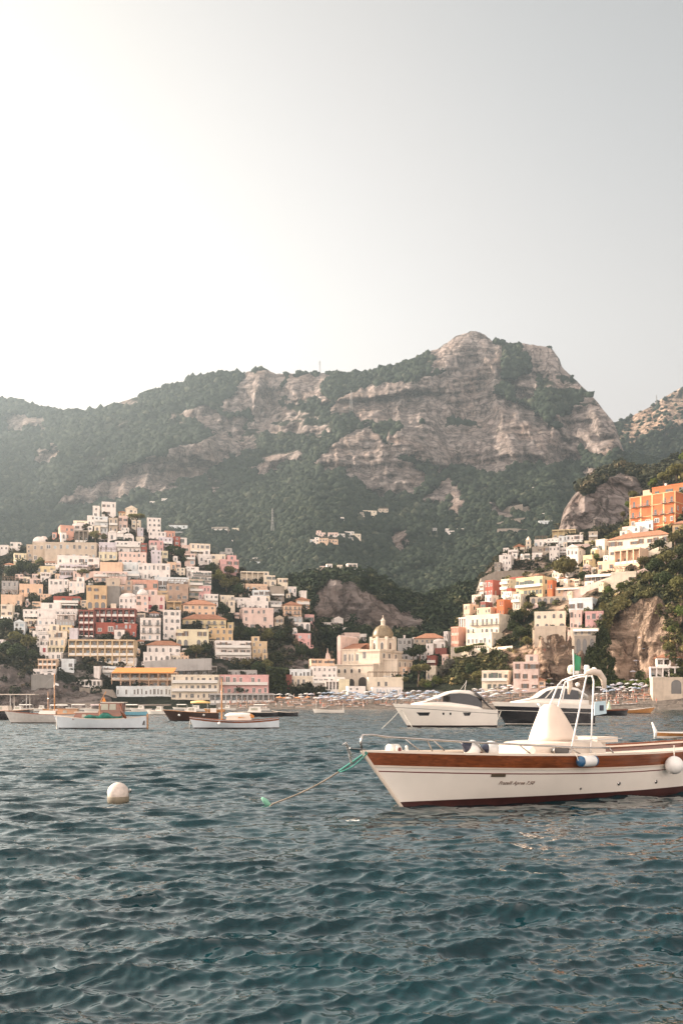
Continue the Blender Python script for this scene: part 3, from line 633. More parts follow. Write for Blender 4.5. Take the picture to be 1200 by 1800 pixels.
    if 'x' in opt:                          # lower block in front with a terrace on it
        xw, xd, xh, xs = W * rng.uniform(.35, .6), min(2.6, d * .4), min(3.0, H * .5), rng.choice([-1, 1]); x0_ = xs * (W / 2) if xs < 0 else W / 2 - xw; x0_ = -W / 2 + .02 if xs < 0 else W / 2 - xw - .02
        b = MB().box(x0_, x0_ + xw, -d / 2 - xd, -d / 2 - .003, -fnd, xh).build('front_block', wallmat(rng.choice([wall, 'white', 'cream'])), t)
        put('arched_opening', 'barearch', t, x0_ + xw * .5, -d / 2 - xd, .2, min(1.6, xw * .35), 1, xh * .66)
        o = put('railing', 'rail', t, x0_ + xw / 2, -d / 2 - .02, xh + .11, xw, xd, .9)
    if 'c' in opt:
        cx = rng.uniform(-.3, .3) * W; MB().box(cx - .4, cx + .4, .2, 1.0, H - .5, H + 1.5).box(cx - .5, cx + .5, .1, 1.1, H + 1.503, H + 1.7).build('chimney', wallmat('white'), t)
    if 't' in opt:                          # terrace with a balustrade in front
        mt = MB().box(-W / 2 - .4, W / 2 + .4, -d / 2 - 2.6, -d / 2 - .01, -fnd, -.2)
        mt.box(-W / 2 - .4, W / 2 + .4, -d / 2 - 2.6, -d / 2 - 2.45, -.197, .05).box(-W / 2 - .4, W / 2 + .4, -d / 2 - 2.62, -d / 2 - 2.42, .75, .9)
        n = max(4, int(W / .9))
        for k in range(n + 1): x = -W / 2 - .4 + .1 + k * (W + .6) / n; mt.box(x - .09, x + .09, -d / 2 - 2.58, -d / 2 - 2.46, .053, .748)
        mt.build('terrace', wallmat(wall2 or wall), t)
    for ch, key in (('w', 'w'), ('o', 'o'), ('d', 'd'), ('y', 't')):
        if ch in opt:
            z = sh * .95 if fl > 1 else H * .9
            MB().slab([(-W / 2 * .92, z - .7), (W / 2 * .92, z - .7), (W / 2 * .92, z - .62), (-W / 2 * .92, z - .62)], 0, .01)
            a = MB(); a.add([(-W * .46, -d / 2 - .05, z), (W * .46, -d / 2 - .05, z), (W * .46, -d / 2 - 2.0, z - .75), (-W * .46, -d / 2 - 2.0, z - .75), (-W * .46, -d / 2 - .05, z - .08), (W * .46, -d / 2 - .05, z - .08), (W * .46, -d / 2 - 2.0, z - .95), (-W * .46, -d / 2 - 2.0, z - .95)],
                            [(0, 1, 2, 3), (7, 6, 5, 4), (3, 2, 6, 7), (0, 3, 7, 4), (1, 5, 6, 2), (0, 4, 5, 1)]); a.build('awning', AWN[key], t)
    if 'p' in opt:                          # pergola on the roof terrace
        mp = MB(); n = max(3, int(W / 2.5)); z = H - .5
        for k in range(n + 1):
            x = -W / 2 + .5 + k * (W - 1) / n
            for y in (-d / 2 + .6, d / 2 - .6): mp.box(x - .09, x + .09, y - .09, y + .09, z, z + 2.3)
        mp.box(-W / 2 + .2, W / 2 - .2, -d / 2 + .45, -d / 2 + .75, z + 2.303, z + 2.45).box(-W / 2 + .2, W / 2 - .2, d / 2 - .75, d / 2 - .45, z + 2.303, z + 2.45)
        for k in range(n * 2 + 1): x = -W / 2 + .4 + k * (W - .8) / (2 * n); mp.box(x - .06, x + .06, -d / 2 + .2, d / 2 - .2, z + 2.453, z + 2.56)
        mp.build('pergola', WOODB, t)
    t['dims'] = (W, d, H); return t

# ================================================================ builders: vegetation
def leafmat(name, c, c2):
    if name in _M: return _M[name]
    m, t, b = _nodes(name); oi = t.nodes.new('ShaderNodeObjectInfo')
    n = _tex(t, 1.1, 4, 0.7)
    col = _ramp(t, n.outputs[0], [(0.32, [x * .55 for x in c]), (0.5, c), (0.72, c2)]).outputs[0]
    hs = t.nodes.new('ShaderNodeHueSaturation'); t.links.new(col, hs.inputs['Color'])
    t.links.new(_math(t, 'ADD', 0.75, _math(t, 'MULTIPLY', oi.outputs['Random'], 0.5)), hs.inputs['Value'])
    t.links.new(_math(t, 'ADD', 0.485, _math(t, 'MULTIPLY', oi.outputs['Random'], 0.03)), hs.inputs['Hue'])
    t.links.new(hs.outputs[0], b.inputs['Base Color']); b.inputs['Roughness'].default_value = 0.7; b.inputs['Specular IOR Level'].default_value = 0.15
    tr = t.nodes.new('ShaderNodeBsdfTranslucent'); t.links.new(hs.outputs[0], tr.inputs['Color'])
    mx = t.nodes.new('ShaderNodeMixShader'); mx.inputs[0].default_value = 0.28
    t.links.new(b.outputs[0], mx.inputs[1]); t.links.new(tr.outputs[0], mx.inputs[2]); t.links.new(mx.outputs[0], t.nodes['Material Output'].inputs['Surface'])
    _M[name] = m; return m
LEAF = leafmat('leaves_dark', (.046, .060, .024), (.085, .092, .038)); LEAFO = leafmat('leaves_olive', (.14, .13, .05), (.22, .19, .075)); LEAFG = leafmat('leaves_bright', (.12, .15, .04), (.2, .2, .06)); LEAFGR = leafmat('leaves_grey', (.12, .11, .085), (.2, .18, .14))
BARK = plain('bark', (.16, .11, .08), 0.95, 0.25, 2.0, bump=.03)
def crown_mesh(name, mat, n, K, sx, sz, leaf, seed, zc=0.0, spread=.62, cr=.42, flat=0):
    """unit crown of leaf-sized quads: K clusters spread through an ellipsoid of radius 1"""
    r = np.random.RandomState(seed); cs = []
    while len(cs) < K:
        p = r.uniform(-1, 1, 3)
        if .15 < np.linalg.norm(p) < 1 and not (flat and p[2] < -.2): cs.append(p * spread)
    V = []; 
    for i in range(n):
        c = cs[i % K]; d = r.normal(size=3); d /= np.linalg.norm(d); rad = cr * (0.55 + .5 * r.rand() ** .5) * (0.75 + .5 * ((i % K) / K))
        p = c + d * rad; p = np.array([p[0] * sx, p[1] * sx, p[2] * sz + zc])
        nrm = d + .8 * r.normal(size=3); nrm /= np.linalg.norm(nrm); a = np.cross(nrm, r.normal(size=3)); a /= np.linalg.norm(a); b = np.cross(nrm, a)
        s = leaf * (.6 + .8 * r.rand())
        V += [p - a * s - b * s * .5, p + a * s - b * s * .6, p + a * s * .7 + b * s * .6, p - a * s * .8 + b * s * .5]
    co = np.array(V); q = np.arange(len(co)).reshape(-1, 4)
    return big_mesh(name, co, q, mat, False)
CROWNS = {
    'round': [crown_mesh('crown', LEAF, 1300, 16, 1, .85, .10, s) for s in (1, 2, 3)], 'olive': [crown_mesh('crown', LEAFO, 1200, 13, 1, .75, .10, s) for s in (4, 5)],
    'bright': [crown_mesh('crown', LEAFG, 1100, 14, 1, .7, .10, s) for s in (6, 7)], 'grey': [crown_mesh('crown', LEAFGR, 1000, 14, 1, .9, .10, s) for s in (8, 9)],
    'umbrella': [crown_mesh('crown', LEAFO, 1200, 18, 1, .34, .085, 10, spread=.7, cr=.36, flat=1)], 'cypress': [crown_mesh('crown', LEAF, 900, 14, .42, 1.25, .08, 11)]}
def palm_mesh():
    r = np.random.RandomState(3); V = []; Q = []
    for k in range(26):
        az = k * 2.4; el = r.uniform(-.2, 1.0); L = r.uniform(.8, 1.1); pts = []
        for i in range(7):
            t = i / 6; pts.append(np.array([math.cos(az) * L * t * math.cos(el * .6), math.sin(az) * L * t * math.cos(el * .6), math.sin(el) * L * t - .75 * t * t * L]))
        side = np.array([-math.sin(az), math.cos(az), 0])
        for i in range(6):
            w0, w1 = .13 * math.sin(math.pi * (i / 6 * .9 + .08)), .13 * math.sin(math.pi * ((i + 1) / 6 * .9 + .08)); o = len(V)
            V += [pts[i] - side * w0 - [0, 0, .05], pts[i], pts[i] + side * w0 - [0, 0, .05], pts[i + 1] - side * w1 - [0, 0, .05], pts[i + 1], pts[i + 1] + side * w1 - [0, 0, .05]]
            Q += [(o, o + 1, o + 4, o + 3), (o + 1, o + 2, o + 5, o + 4)]
    return big_mesh('crown', np.array(V), np.array(Q), LEAF, False)
CROWNS['palm'] = [palm_mesh()]
def trunk_mesh(h, lean, forks, seed, r0=.09):
    r = random.Random(seed); m = MB(); top = Vector((lean, lean * .4, h))
    m.tube([(0, 0, -.5), (lean * .3, 0, h * .4), top], [r0, r0 * .8, r0 * .55], 7)
    for k in range(forks):
        a = k * 6.283 / max(1, forks) + r.uniform(-.4, .4); e = top + Vector((math.cos(a) * .55, math.sin(a) * .55, r.uniform(.2, .5)))
        m.tube([top - Vector((0, 0, .15)), (top + e) / 2 + Vector((0, 0, .1)), e], [r0 * .5, r0 * .35, r0 * .15], 5)
    return m.mesh('trunk', BARK, True)
TRUNKS = {'tall': trunk_mesh(1.6, .12, 5, 1), 'short': trunk_mesh(.75, .08, 5, 2, .11), 'palm': trunk_mesh(2.2, .15, 0, 3, .07), 'pine': trunk_mesh(2.3, .25, 6, 4, .075)}
TREE_LABEL = {}
def tree(patch, px, py, wpx, kind, label, trunk='short', group=None, D=None, cat='tree', name=None, hpx=None):
    """py: row of the crown's middle; wpx: crown width in photo pixels"""
    rad = wpx / 2; th = {'tall': 1.6, 'short': .75, 'palm': 2.2, 'pine': 2.3}[trunk]
    yb = py + rad * th * (1.0 if trunk != 'short' else 1.0)
    D = D or (patch.D(px, yb) if not isinstance(patch, (int, float)) else patch); s = rad / F * D
    nm = name or {'umbrella': 'stone_pine', 'cypress': 'cypress_tree', 'palm': 'palm_tree', 'olive': 'olive_tree'}.get(kind, 'broadleaf_tree')
    t = thing(nm, label, cat, P(px, yb, D), rng.uniform(0, 6.28), group); t.scale = (s, s, s)
    c = link('crown', rng.choice(CROWNS[kind]), t); c.location = (TRUNKS[trunk].vertices[0].co.x * 0, 0, th + .35 if kind != 'palm' else th)
    if kind in ('umbrella',): c.location = (.25, .1, th + .35)
    if trunk == 'pine' and kind != 'umbrella': c.location.x = .25
    c.rotation_euler = (0, 0, rng.uniform(0, 6.28)); c.scale = (1, 1, 1) if hpx is None else (1, 1, hpx / wpx)
    link('trunk', TRUNKS[trunk], t); return t
def ico(sub):
    import bmesh
    bm = bmesh.new(); bmesh.ops.create_icosphere(bm, subdivisions=sub, radius=1.0)
    v = np.array([x.co[:] for x in bm.verts]); f = np.array([[q.index for q in x.verts] for x in bm.faces]); bm.free(); return v, f
def clumpmat(name='wood_foliage', k=(1, 1, 1)):
    m, t, b = _nodes(name); at = t.nodes.new('ShaderNodeAttribute'); at.attribute_name = 'tint'; n = _tex(t, 0.55, 6, 0.75)
    c = _ramp(t, at.outputs['Fac'], [(0.0, (.016, .022, .014)), (0.45, (.031, .039, .024)), (0.8, (.058, .062, .036)), (1.0, (.105, .095, .06))]).outputs[0]
    c = _mix(t, c, k, 1.0, 'MULTIPLY')
    c = _mix(t, c, (.012, .016, .008), _ramp(t, n.outputs[0], [(0.34, (.85, .85, .85)), (0.52, (0, 0, 0))]).outputs[0])
    t.links.new(c, b.inputs['Base Color']); b.inputs['Roughness'].default_value = 0.9; b.inputs['Specular IOR Level'].default_value = 0.1
    _bump(t, b, n.outputs[0], 1.0, 0.9); return m
CLUMP = clumpmat(k=(.76, .90, .95)); CLUMPO = clumpmat('scrub_olive', (3.3, 2.7, 1.9)); CLUMPV = clumpmat('scrub_green', (1.35, 1.5, 1.3)); CLUMPB = clumpmat('scrub_brown', (1.8, 1.5, 1.45))
def scatter_clumps(name, label, pts, size, seed, leaves=0, squash=.8, mat=None):
    """a wood that reads as one mass: one ragged clump of foliage at each point, all in one mesh"""
    r = np.random.RandomState(seed); n = len(pts); var = []
    if leaves:
        for k in range(10):
            d = r.normal(size=(leaves, 3)); d /= np.linalg.norm(d, axis=1)[:, None]; lump = 1 + .35 * fbm(d[:, 0] * 1.6 + k * 9, d[:, 1] * 1.6, d[:, 2] * 1.6, 2, 30 + k, .6)
            c = d * (lump * r.uniform(.6, 1.0, leaves))[:, None]; nr = d + .7 * r.normal(size=(leaves, 3)); nr /= np.linalg.norm(nr, axis=1)[:, None]
            a = np.cross(nr, r.normal(size=(leaves, 3))); a /= np.linalg.norm(a, axis=1)[:, None]; b = np.cross(nr, a); s = (r.uniform(.18, .36, leaves) * (40 / leaves) ** .4)[:, None]
            var.append(np.stack([c - a * s - b * s * .7, c + a * s - b * s * .8, c + a * s * .8 + b * s * .8, c - a * s * .7 + b * s * .6], 1).reshape(-1, 3))
        bf = np.arange(leaves * 4).reshape(-1, 4)
    else:
        bv, bf = ico(1)
        for k in range(10): var.append(bv * (1 + .42 * fbm(bv[:, 0] * 1.9 + k * 9, bv[:, 1] * 1.9, bv[:, 2] * 1.9, 3, 30 + k, .6))[:, None])
    var = np.array(var); nv = var.shape[1]; pick = r.randint(0, 10, n); a = r.uniform(0, 6.283, n); ca, sa = np.cos(a), np.sin(a)
    v = var[pick]; s = size * r.uniform(.6, 1.35, n)
    x = (v[:, :, 0] * ca[:, None] - v[:, :, 1] * sa[:, None]) * s[:, None]; y = (v[:, :, 0] * sa[:, None] + v[:, :, 1] * ca[:, None]) * s[:, None]
    z = v[:, :, 2] * (s * squash * r.uniform(.8, 1.3, n))[:, None]
    co = np.stack([x, y, z], -1) + pts[:, None, :]; tint = np.repeat(np.clip(r.normal(.45, .24, n), 0, 1)[:, None], nv, 1)
    f = (bf[None] + (np.arange(n) * nv)[:, None, None]).reshape(-1, bf.shape[1])
    return tag(link(name, big_mesh(name, co.reshape(-1, 3), f, mat or CLUMP, not leaves, {'tint': tint})), label, None, None, 'stuff')
def sample_patch(pt, n, seed, keep, rockmax=.45):
    r = np.random.RandomState(seed); nr, nc = pt.rock.shape; i = r.randint(0, nr - 1, n); j = r.randint(0, nc - 1, n); u, w = r.rand(n)[:, None], r.rand(n)[:, None]
    p = pt.co[i, j] * (1 - u) * (1 - w) + pt.co[i + 1, j] * u * (1 - w) + pt.co[i, j + 1] * (1 - u) * w + pt.co[i + 1, j + 1] * u * w
    X, Y = pt.X[i, j], pt.Y[i, j]; ok = keep(X, Y) & (pt.rock[i, j] < rockmax * r.uniform(.3, 1.6, n))
    return p[ok], X[ok], Y[ok]
# ================================================================ the town on the left hill
def L(*a, **k): return house(HILL, *a, **k)
V3 = 'house'
# --- crown of the hill
L(174, 882, 205, 907, 'white', 'tall white block standing highest of all at the very top of the left hill', 2, 3, 14, opt='q', name='villa', cat='villa')
L(162, 889, 176, 910, 'white', 'narrow white wing on the left of the topmost white block', 2, 1, 10, opt='q')
L(152, 906, 168, 924, 'white', 'white house with a double arched loggia below the topmost white block', 2, 2, 10, win='arch', opt='q')
L(165, 908, 191, 937, 'bluewhite', 'plain white block under the topmost villa, above the dark garden', 3, 3, 8, opt='q')
L(188, 910, 208, 937, 'beige', 'beige house with a dark balcony right of the plain white block below the summit', 2, 2, 14, opt='bq')
L(207, 907, 225, 931, 'palepink', 'pinkish stone house between the summit villa and the stone pine', 2, 2, 10, opt='q')
L(208, 897, 222, 908, 'ochre', 'small ochre house tucked right behind the summit villa', 1, 2, 10, 'hip', opt='q')
L(218, 894, 242, 911, 'cream', 'cream stone house with a gable roof right of the summit villa', 2, 3, 12, 'front_gable', opt='kq')
L(254, 910, 284, 936, 'white', 'tall white villa right of the stone pine near the hilltop', 3, 3, 12, win='arch', opt='q', name='villa', cat='villa')
L(97, 923, 131, 949, 'salmon', 'salmon red house with pale corners alone on the left shoulder of the hilltop', 2, 3, 22, opt='q')
L(90, 936, 101, 949, 'salmon', 'small salmon annex leaning on the left of the salmon red hilltop house', 1, 1, 15, opt='q')
L(128, 915, 156, 926, 'cream', 'low cream house just left of the white loggia near the summit', 1, 4, 10, opt='q')
L(126, 922, 156, 931, 'white', 'white low vaulted house right of the salmon hilltop house', 1, 2, 10, 'vault', opt='q')
L(131, 932, 156, 953, 'stone', 'ruined grey stone arcade with dark bays under the hilltop garden', 1, 3, 6, opt='la', name='arcade', cat='arcade')
L(188, 936, 206, 953, 'white', 'little white house with a pointed front gable below the summit', 1, 1, 10, 'front_gable', opt='kq')
L(204, 938, 218, 952, 'white', 'white vaulted house right of the pointed white gable', 1, 2, 10, 'vault', opt='q')
L(216, 942, 236, 955, 'white', 'white house with a hipped white roof above the red striped hotel', 1, 3, 10, 'vault', opt='q')
# --- the upper band
L(80, 953, 172, 986, 'beige', 'very long beige stone building with two rows of small windows', 2, 8, 4, depth=10, opt='q', name='convent', cat='building')
L(46, 957, 58, 988, 'beige', 'slim beige stone tower house left of the white vault', 4, 1, 10, opt='q', name='tower_house')
L(55, 953, 82, 990, 'beige', 'beige house under a big white vault at the left end of the long stone building', 2, 2, 10, 'vault', opt='q')
L(18, 972, 48, 996, 'paleyellow', 'pale yellow house at the left end of the upper town', 2, 3, 20, opt='q')
L(18, 953, 38, 962, 'white', 'low white house on the skyline above the pale yellow one', 1, 3, 8, opt='q')
L(70, 946, 84, 957, 'white', 'white cottage with pitched roof right above the white vault', 1, 1, 10, 'vault', opt='q')
L(0, 958, 16, 968, 'white', 'low white house at the left edge on the wooded skyline', 1, 2, 8, opt='q')
L(200, 951, 248, 972, 'white', 'white hotel with long red striped galleries near the hilltop', 2, 6, 10, opt='bq', name='hotel', cat='hotel')
L(247, 955, 259, 979, 'red', 'bright red tower block at the right end of the striped hotel', 3, 1, 10, opt='q', name='tower_house')
L(206, 970, 258, 993, 'palepink', 'pale building with arched red doors below the striped hotel', 2, 6, 10, win='arch', opt='q')
L(173, 953, 207, 971, 'lilac', 'lilac white house with four windows left of the striped hotel', 1, 4, 8, opt='q')
L(173, 970, 207, 986, 'paleyellow', 'pale yellow house with dark doors under the lilac white one', 1, 4, 8, opt='q')
L(100, 976, 158, 994, 'white', 'long white house with dark doors below the long stone building', 1, 6, 8, opt='tq')
L(104, 992, 156, 1014, 'lilac', 'lilac white terraced house above the pink walled terrace', 2, 5, 8, opt='bq')
L(152, 980, 176, 1000, 'white', 'small white house with blue window left of the big blank pink block', 2, 2, 8, opt='q')
L(175, 988, 216, 1014, 'peach', 'big blank salmon pink block in the middle of the upper town', 2, 3, 6, opt='n')
L(128, 1004, 168, 1019, 'palepink', 'pink house left of the big blank pink block, behind the small umbrella tree', 1, 4, 8, opt='q')
L(163, 1004, 224, 1024, 'palepink', 'pale pink house below the big blank pink block', 2, 5, 8, opt='q')
L(214, 988, 248, 1006, 'bluewhite', 'white house with a grey glazed loggia below the striped hotel', 1, 4, 8, opt='q', win='blue')
L(240, 990, 300, 1021, 'white', 'long white building with two rows of dark square windows', 2, 7, 8, opt='q', name='hotel', cat='hotel')
L(216, 1004, 246, 1022, 'bluewhite', 'white house with dark doors left of the long white building', 2, 3, 8, opt='q')
L(64, 995, 106, 1009, 'yellow', 'low yellow house with a flat roof by the dark trees on the left', 1, 4, 10, opt='q')
L(70, 1006, 90, 1022, 'white', 'white house under the low yellow house', 2, 2, 10, opt='q')
L(84, 1018, 122, 1043, 'white', 'white house with big blind arches on the left of town', 2, 4, 8, opt='Aq')
L(119, 1022, 150, 1046, 'white', 'white house with large glazed bays and a salmon end wall', 2, 4, 10, win='blue', opt='q')
L(0, 1021, 34, 1047, 'grey', 'grey blue house with a roof terrace at the left edge', 2, 3, 12, opt='pq')
L(30, 1026, 76, 1050, 'peach', 'peach house with a square window beside the grey blue house', 1, 4, 15, opt='q')
L(0, 1045, 41, 1072, 'peach', 'peach house with three tall windows at the left edge', 1, 3, 10, opt='q')
L(0, 1062, 24, 1094, 'cream', 'cream house with a white awning at the left edge', 3, 2, 10, opt='wq')
L(93, 1048, 141, 1072, 'red', 'red house with pale covered terraces on the left of town', 2, 4, 8, opt='bwq')
L(151, 1029, 190, 1070, 'ochre', 'tall ochre house with two arches at its foot', 3, 3, 6, opt='aq')
L(186, 1016, 212, 1032, 'beige', 'beige house with dark pergola right of the tall ochre house', 1, 3, 6, opt='pq')
L(188, 1030, 212, 1062, 'greystone', 'dark grey rubble wall house between the ochre and the brown houses', 2, 2, 6, opt='n')
L(208, 1028, 234, 1052, 'brown', 'grey brown stone house with one tall window', 2, 2, 8, opt='q')
L(228, 1019, 278, 1040, 'salmon', 'long salmon pink house with dark windows in the middle of town', 1, 5, 8, opt='q')
L(230, 1037, 266, 1052, 'grey', 'grey house with a row of white arches under the long salmon house', 1, 4, 8, win='arch', opt='q')
L(208, 1050, 243, 1073, 'white', 'cluster of white vaulted rooms left of the pink door house', 2, 4, 8, 'vault', opt='q')
L(238, 1046, 262, 1076, 'palepink', 'white and pink house with vaulted top above the dark red hotel end', 3, 2, 8, 'vault', opt='q')
L(256, 1046, 291, 1074, 'palepink', 'pale pink house with two red arched doors', 2, 3, 8, opt='q', win='red')
# --- the dark red hotel and neighbours
L(165, 1069, 239, 1098, 'darkred', 'long dark red hotel with two tiers of shaded galleries', 2, 7, 5, opt='lq', name='hotel', cat='hotel')
L(138, 1072, 167, 1120, 'darkred', 'dark red tower house at the left end of the red hotel', 4, 3, 6, opt='lq', name='tower_house')
L(168, 1094, 204, 1118, 'red', 'rosy red block with two pale framed doors below the dark red hotel', 1, 2, 5, win='plain', opt='q')
L(202, 1096, 241, 1120, 'red', 'red base with a glass veranda right of the rosy red block', 2, 5, 5, win='blue', opt='q')
L(243, 1086, 284, 1127, 'white', 'white house with dark windows and little balconies right of the red hotel', 3, 3, 8, opt='Bq')
L(282, 1072, 319, 1124, 'white', 'tall white house with arched windows left of the yellow hotel', 4, 3, 10, win='arch', opt='q')
L(290, 1056, 320, 1076, 'ochre', 'ochre house with dark loggia above the tall white house', 1, 2, 10, opt='lq')
L(317, 1052, 380, 1082, 'peach', 'peach orange house with a terracotta roof above the yellow hotel', 2, 5, 10, 'hip', opt='q')
L(318, 1078, 398, 1107, 'yellow', 'yellow hotel with balconies under a wide terracotta roof', 2, 6, 8, 'hip', opt='Bq', name='hotel', cat='hotel')
L(364, 1104, 410, 1130, 'ochre', 'orange ochre block with a balustrade at the right end of the yellow hotel', 2, 4, 8, opt='tq', wall2='cream')
L(398, 1094, 411, 1110, 'yellow', 'small yellow tower at the right end of the yellow hotel terrace', 1, 1, 8, opt='q')
L(307, 1106, 368, 1138, 'paleyellow', 'pale yellow house with white arched base under the yellow hotel', 2, 5, 8, opt='aq')
L(256, 1125, 318, 1150, 'white', 'white house with red shuttered doors under a terracotta roof', 1, 5, 8, 'hip', win='arch', opt='q')
L(250, 1146, 300, 1168, 'white', 'white terrace house with planted arches below the terracotta roof', 1, 5, 8, win='arch', opt='q')
L(372, 1126, 442, 1164, 'white', 'white hotel with wide windows above the beach cliff gardens', 3, 6, 10, opt='bq', name='hotel', cat='hotel')
L(438, 1127, 470, 1162, 'gold', 'golden yellow wing at the right end of the white hotel', 3, 3, 10, win='plain', opt='q')
# --- lower left stack of terraces
L(40, 1071, 71, 1090, 'white', 'white house with white awnings over its terrace left of the arcaded house', 2, 3, 8, opt='wq')
L(66, 1070, 137, 1090, 'white', 'long white house with wide blind arches left of the red tower', 1, 7, 6, win='arch', opt='q')
L(24, 1094, 46, 1113, 'bluewhite', 'little white house with a pointed gable among the trees at left', 2, 2, 8, 'front_gable', opt='kq')
L(23, 1077, 34, 1088, 'white', 'tiny white hut with a square dark window among the left trees', 1, 1, 8, opt='q')
L(42, 1088, 70, 1100, 'cream', 'low cream house over the dark trees under the white awnings', 1, 3, 8, opt='q')
L(66, 1087, 98, 1102, 'white', 'white terraced house left of the long greenhouse', 1, 3, 6, opt='tq')
L(99, 1090, 132, 1103, 'grey', 'long grey glasshouse under the red tower', 1, 6, 6, win='blue', opt='q')
L(63, 1100, 103, 1114, 'white', 'white terraced house in the middle of the lower left stack', 1, 4, 6, opt='bq')
L(107, 1099, 128, 1120, 'yellow', 'small yellow house left of the foot of the red tower', 2, 2, 6, opt='q')
L(122, 1104, 138, 1126, 'lilac', 'narrow lilac house at the foot of the red tower', 2, 1, 6, opt='q')
L(57, 1109, 88, 1124, 'white', 'white house with one arched door at the left of the lower stack', 1, 3, 8, win='arch', opt='q')
L(84, 1109, 119, 1124, 'cream', 'cream house with orange wall patches in the lower left stack', 1, 4, 6, opt='q')
L(86, 1122, 116, 1138, 'cream', 'cream house with two dark windows above the yellow terrace', 1, 3, 6, opt='q')
L(84, 1136, 113, 1150, 'paleyellow', 'pale yellow terrace house in the lower left stack', 1, 4, 6, opt='lq')
L(69, 1134, 85, 1151, 'white', 'small white house with one magenta red window', 1, 1, 8, win='red', opt='q')
L(80, 1147, 109, 1161, 'white', 'white terrace house above the peach two-storey house', 1, 3, 6, opt='q')
L(66, 1158, 101, 1180, 'peach', 'peach two-storey house with loggias on the cliff edge', 2, 4, 8, opt='lq')
L(58, 1176, 99, 1188, 'white', 'bright white terrace wall house at the foot of the lower left stack', 1, 2, 8, opt='q')
L(54, 1186, 97, 1212, 'greystone', 'dark grey stone bastion on the cliff under the lower left stack', 1, 3, 8, opt='n', name='bastion', cat='stone wall')
L(0, 1124, 4, 1144, 'white', 'sliver of a white house cut by the left edge', 2, 1, 6, opt='q')
L(108, 1158, 132, 1178, 'bluewhite', 'small white stepped house left of the cliff below the loggia hotel', 1, 2, 6, opt='tq')
# --- hotels above the beach
L(121, 1124, 238, 1166, 'gold', 'golden yellow hotel with three tiers of loggias above the bare cliff', 3, 9, 4, opt='lq', name='hotel', cat='hotel')
L(196, 1181, 312, 1209, 'peach', 'wide peach hotel with an orange awning roof and two tiers of loggias', 2, 7, 4, opt='lq', name='hotel', cat='hotel')
mb = MB(); a_, b_ = P(198, 1182, 340), P(308, 1173, 343)
mb.add([(a_.x, 339.5, a_.z), (b_.x, 339.5, a_.z), (b_.x, 346, b_.z), (a_.x, 346, b_.z), (a_.x, 339.5, a_.z - .3), (b_.x, 339.5, a_.z - .3), (b_.x, 346, b_.z - .3), (a_.x, 346, b_.z - .3)], [(0, 1, 2, 3), (7, 6, 5, 4), (3, 2, 6, 7), (0, 3, 7, 4), (1, 5, 6, 2), (0, 4, 5, 1)])
tag(mb.build('awning', AWN['o']), 'long orange canvas awning over the roof of the peach loggia hotel', 'awning')
L(205, 1206, 303, 1226, 'bluewhite', 'long white glazed gallery under the peach loggia hotel', 1, 14, 4, win='plain', opt='q', name='gallery', cat='restaurant')
L(300, 1186, 386, 1230, 'cream', 'beige cream hotel with long balconies right above the beach', 3, 8, 4, opt='bq', name='hotel', cat='hotel')
L(384, 1186, 473, 1222, 'pink', 'rose pink hotel with pale trim beside the beach', 2, 8, 4, win='plain', opt='bq', name='hotel', cat='hotel')
L(368, 1219, 482, 1236, 'grey', 'dark timber veranda along the foot of the rose pink hotel', 1, 12, 4, opt='lq', name='veranda', cat='veranda', dD=-4, depth=5)
L(308, 1170, 382, 1190, 'greystone', 'long dark canopy restaurant behind the beige cream hotel', 1, 5, 6, opt='lq', name='restaurant', cat='restaurant')
L(135, 1195, 178, 1209, 'white', 'low white open pavilion on the bare cliff left of the peach hotel', 1, 6, 4, opt='lq', name='pavilion', cat='pavilion')
L(166, 1171, 176, 1196, 'white', 'tall narrow white stair tower on the cliff above the pavilion', 1, 1, 4, opt='n', name='stair_tower', cat='tower')
L(181, 1171, 205, 1194, 'bluewhite', 'small white and grey house left of the peach loggia hotel', 2, 2, 4, opt='bq')
L(206, 1156, 240, 1172, 'white', 'white terrace house between the golden and the peach hotels', 1, 4, 4, opt='tq')
L(400, 1178, 452, 1192, 'grey', 'old grey stone house behind the rose pink hotel', 1, 5, 4, opt='q')
# --- right shoulder of the hill
L(286, 933, 308, 946, 'salmon', 'salmon pink house right of the tall white hilltop villa', 1, 3, 15, opt='q')
L(302, 943, 317, 959, 'red', 'round looking red house on the right shoulder of the hilltop', 2, 1, 18, opt='q')
L(314, 945, 329, 957, 'white', 'white house with two windows right of the red shoulder house', 1, 2, 18, opt='q')
L(258, 934, 292, 952, 'white', 'white stepped house below the tall hilltop villa', 2, 4, 14, opt='q')
L(276, 944, 304, 961, 'lilac', 'lilac white house left of the red shoulder house', 2, 3, 14, opt='q')
L(258, 950, 288, 970, 'pink', 'pink roofed house right of the bright red tower block', 2, 3, 14, opt='q')
L(262, 967, 284, 992, 'lilac', 'narrow lilac house right of the striped hotel', 3, 2, 14, opt='q')
L(272, 968, 296, 988, 'paleyellow', 'pale yellow house with green shutters right of the striped hotel', 2, 2, 14, win='green', opt='q')
L(316, 958, 338, 972, 'palepink', 'pale pink house at the top of the green garden on the right shoulder', 1, 2, 16, opt='q')
L(328, 955, 370, 978, 'cream', 'cream house with a long roof on the right shoulder of the hill', 2, 4, 16, opt='q')
L(320, 973, 344, 994, 'palepink', 'cream house with terraces beside the green garden', 2, 2, 14, opt='bq')
L(344, 974, 372, 992, 'white', 'white house left of the twin cream houses', 1, 2, 14, win='arch', opt='q')
L(291, 988, 310, 1004, 'peach', 'peach house with two tall windows below the green garden', 1, 2, 14, opt='q')
L(366, 974, 397, 996, 'cream', 'cream house with arched doors left of the rose pink block', 2, 3, 14, win='arch', opt='q')
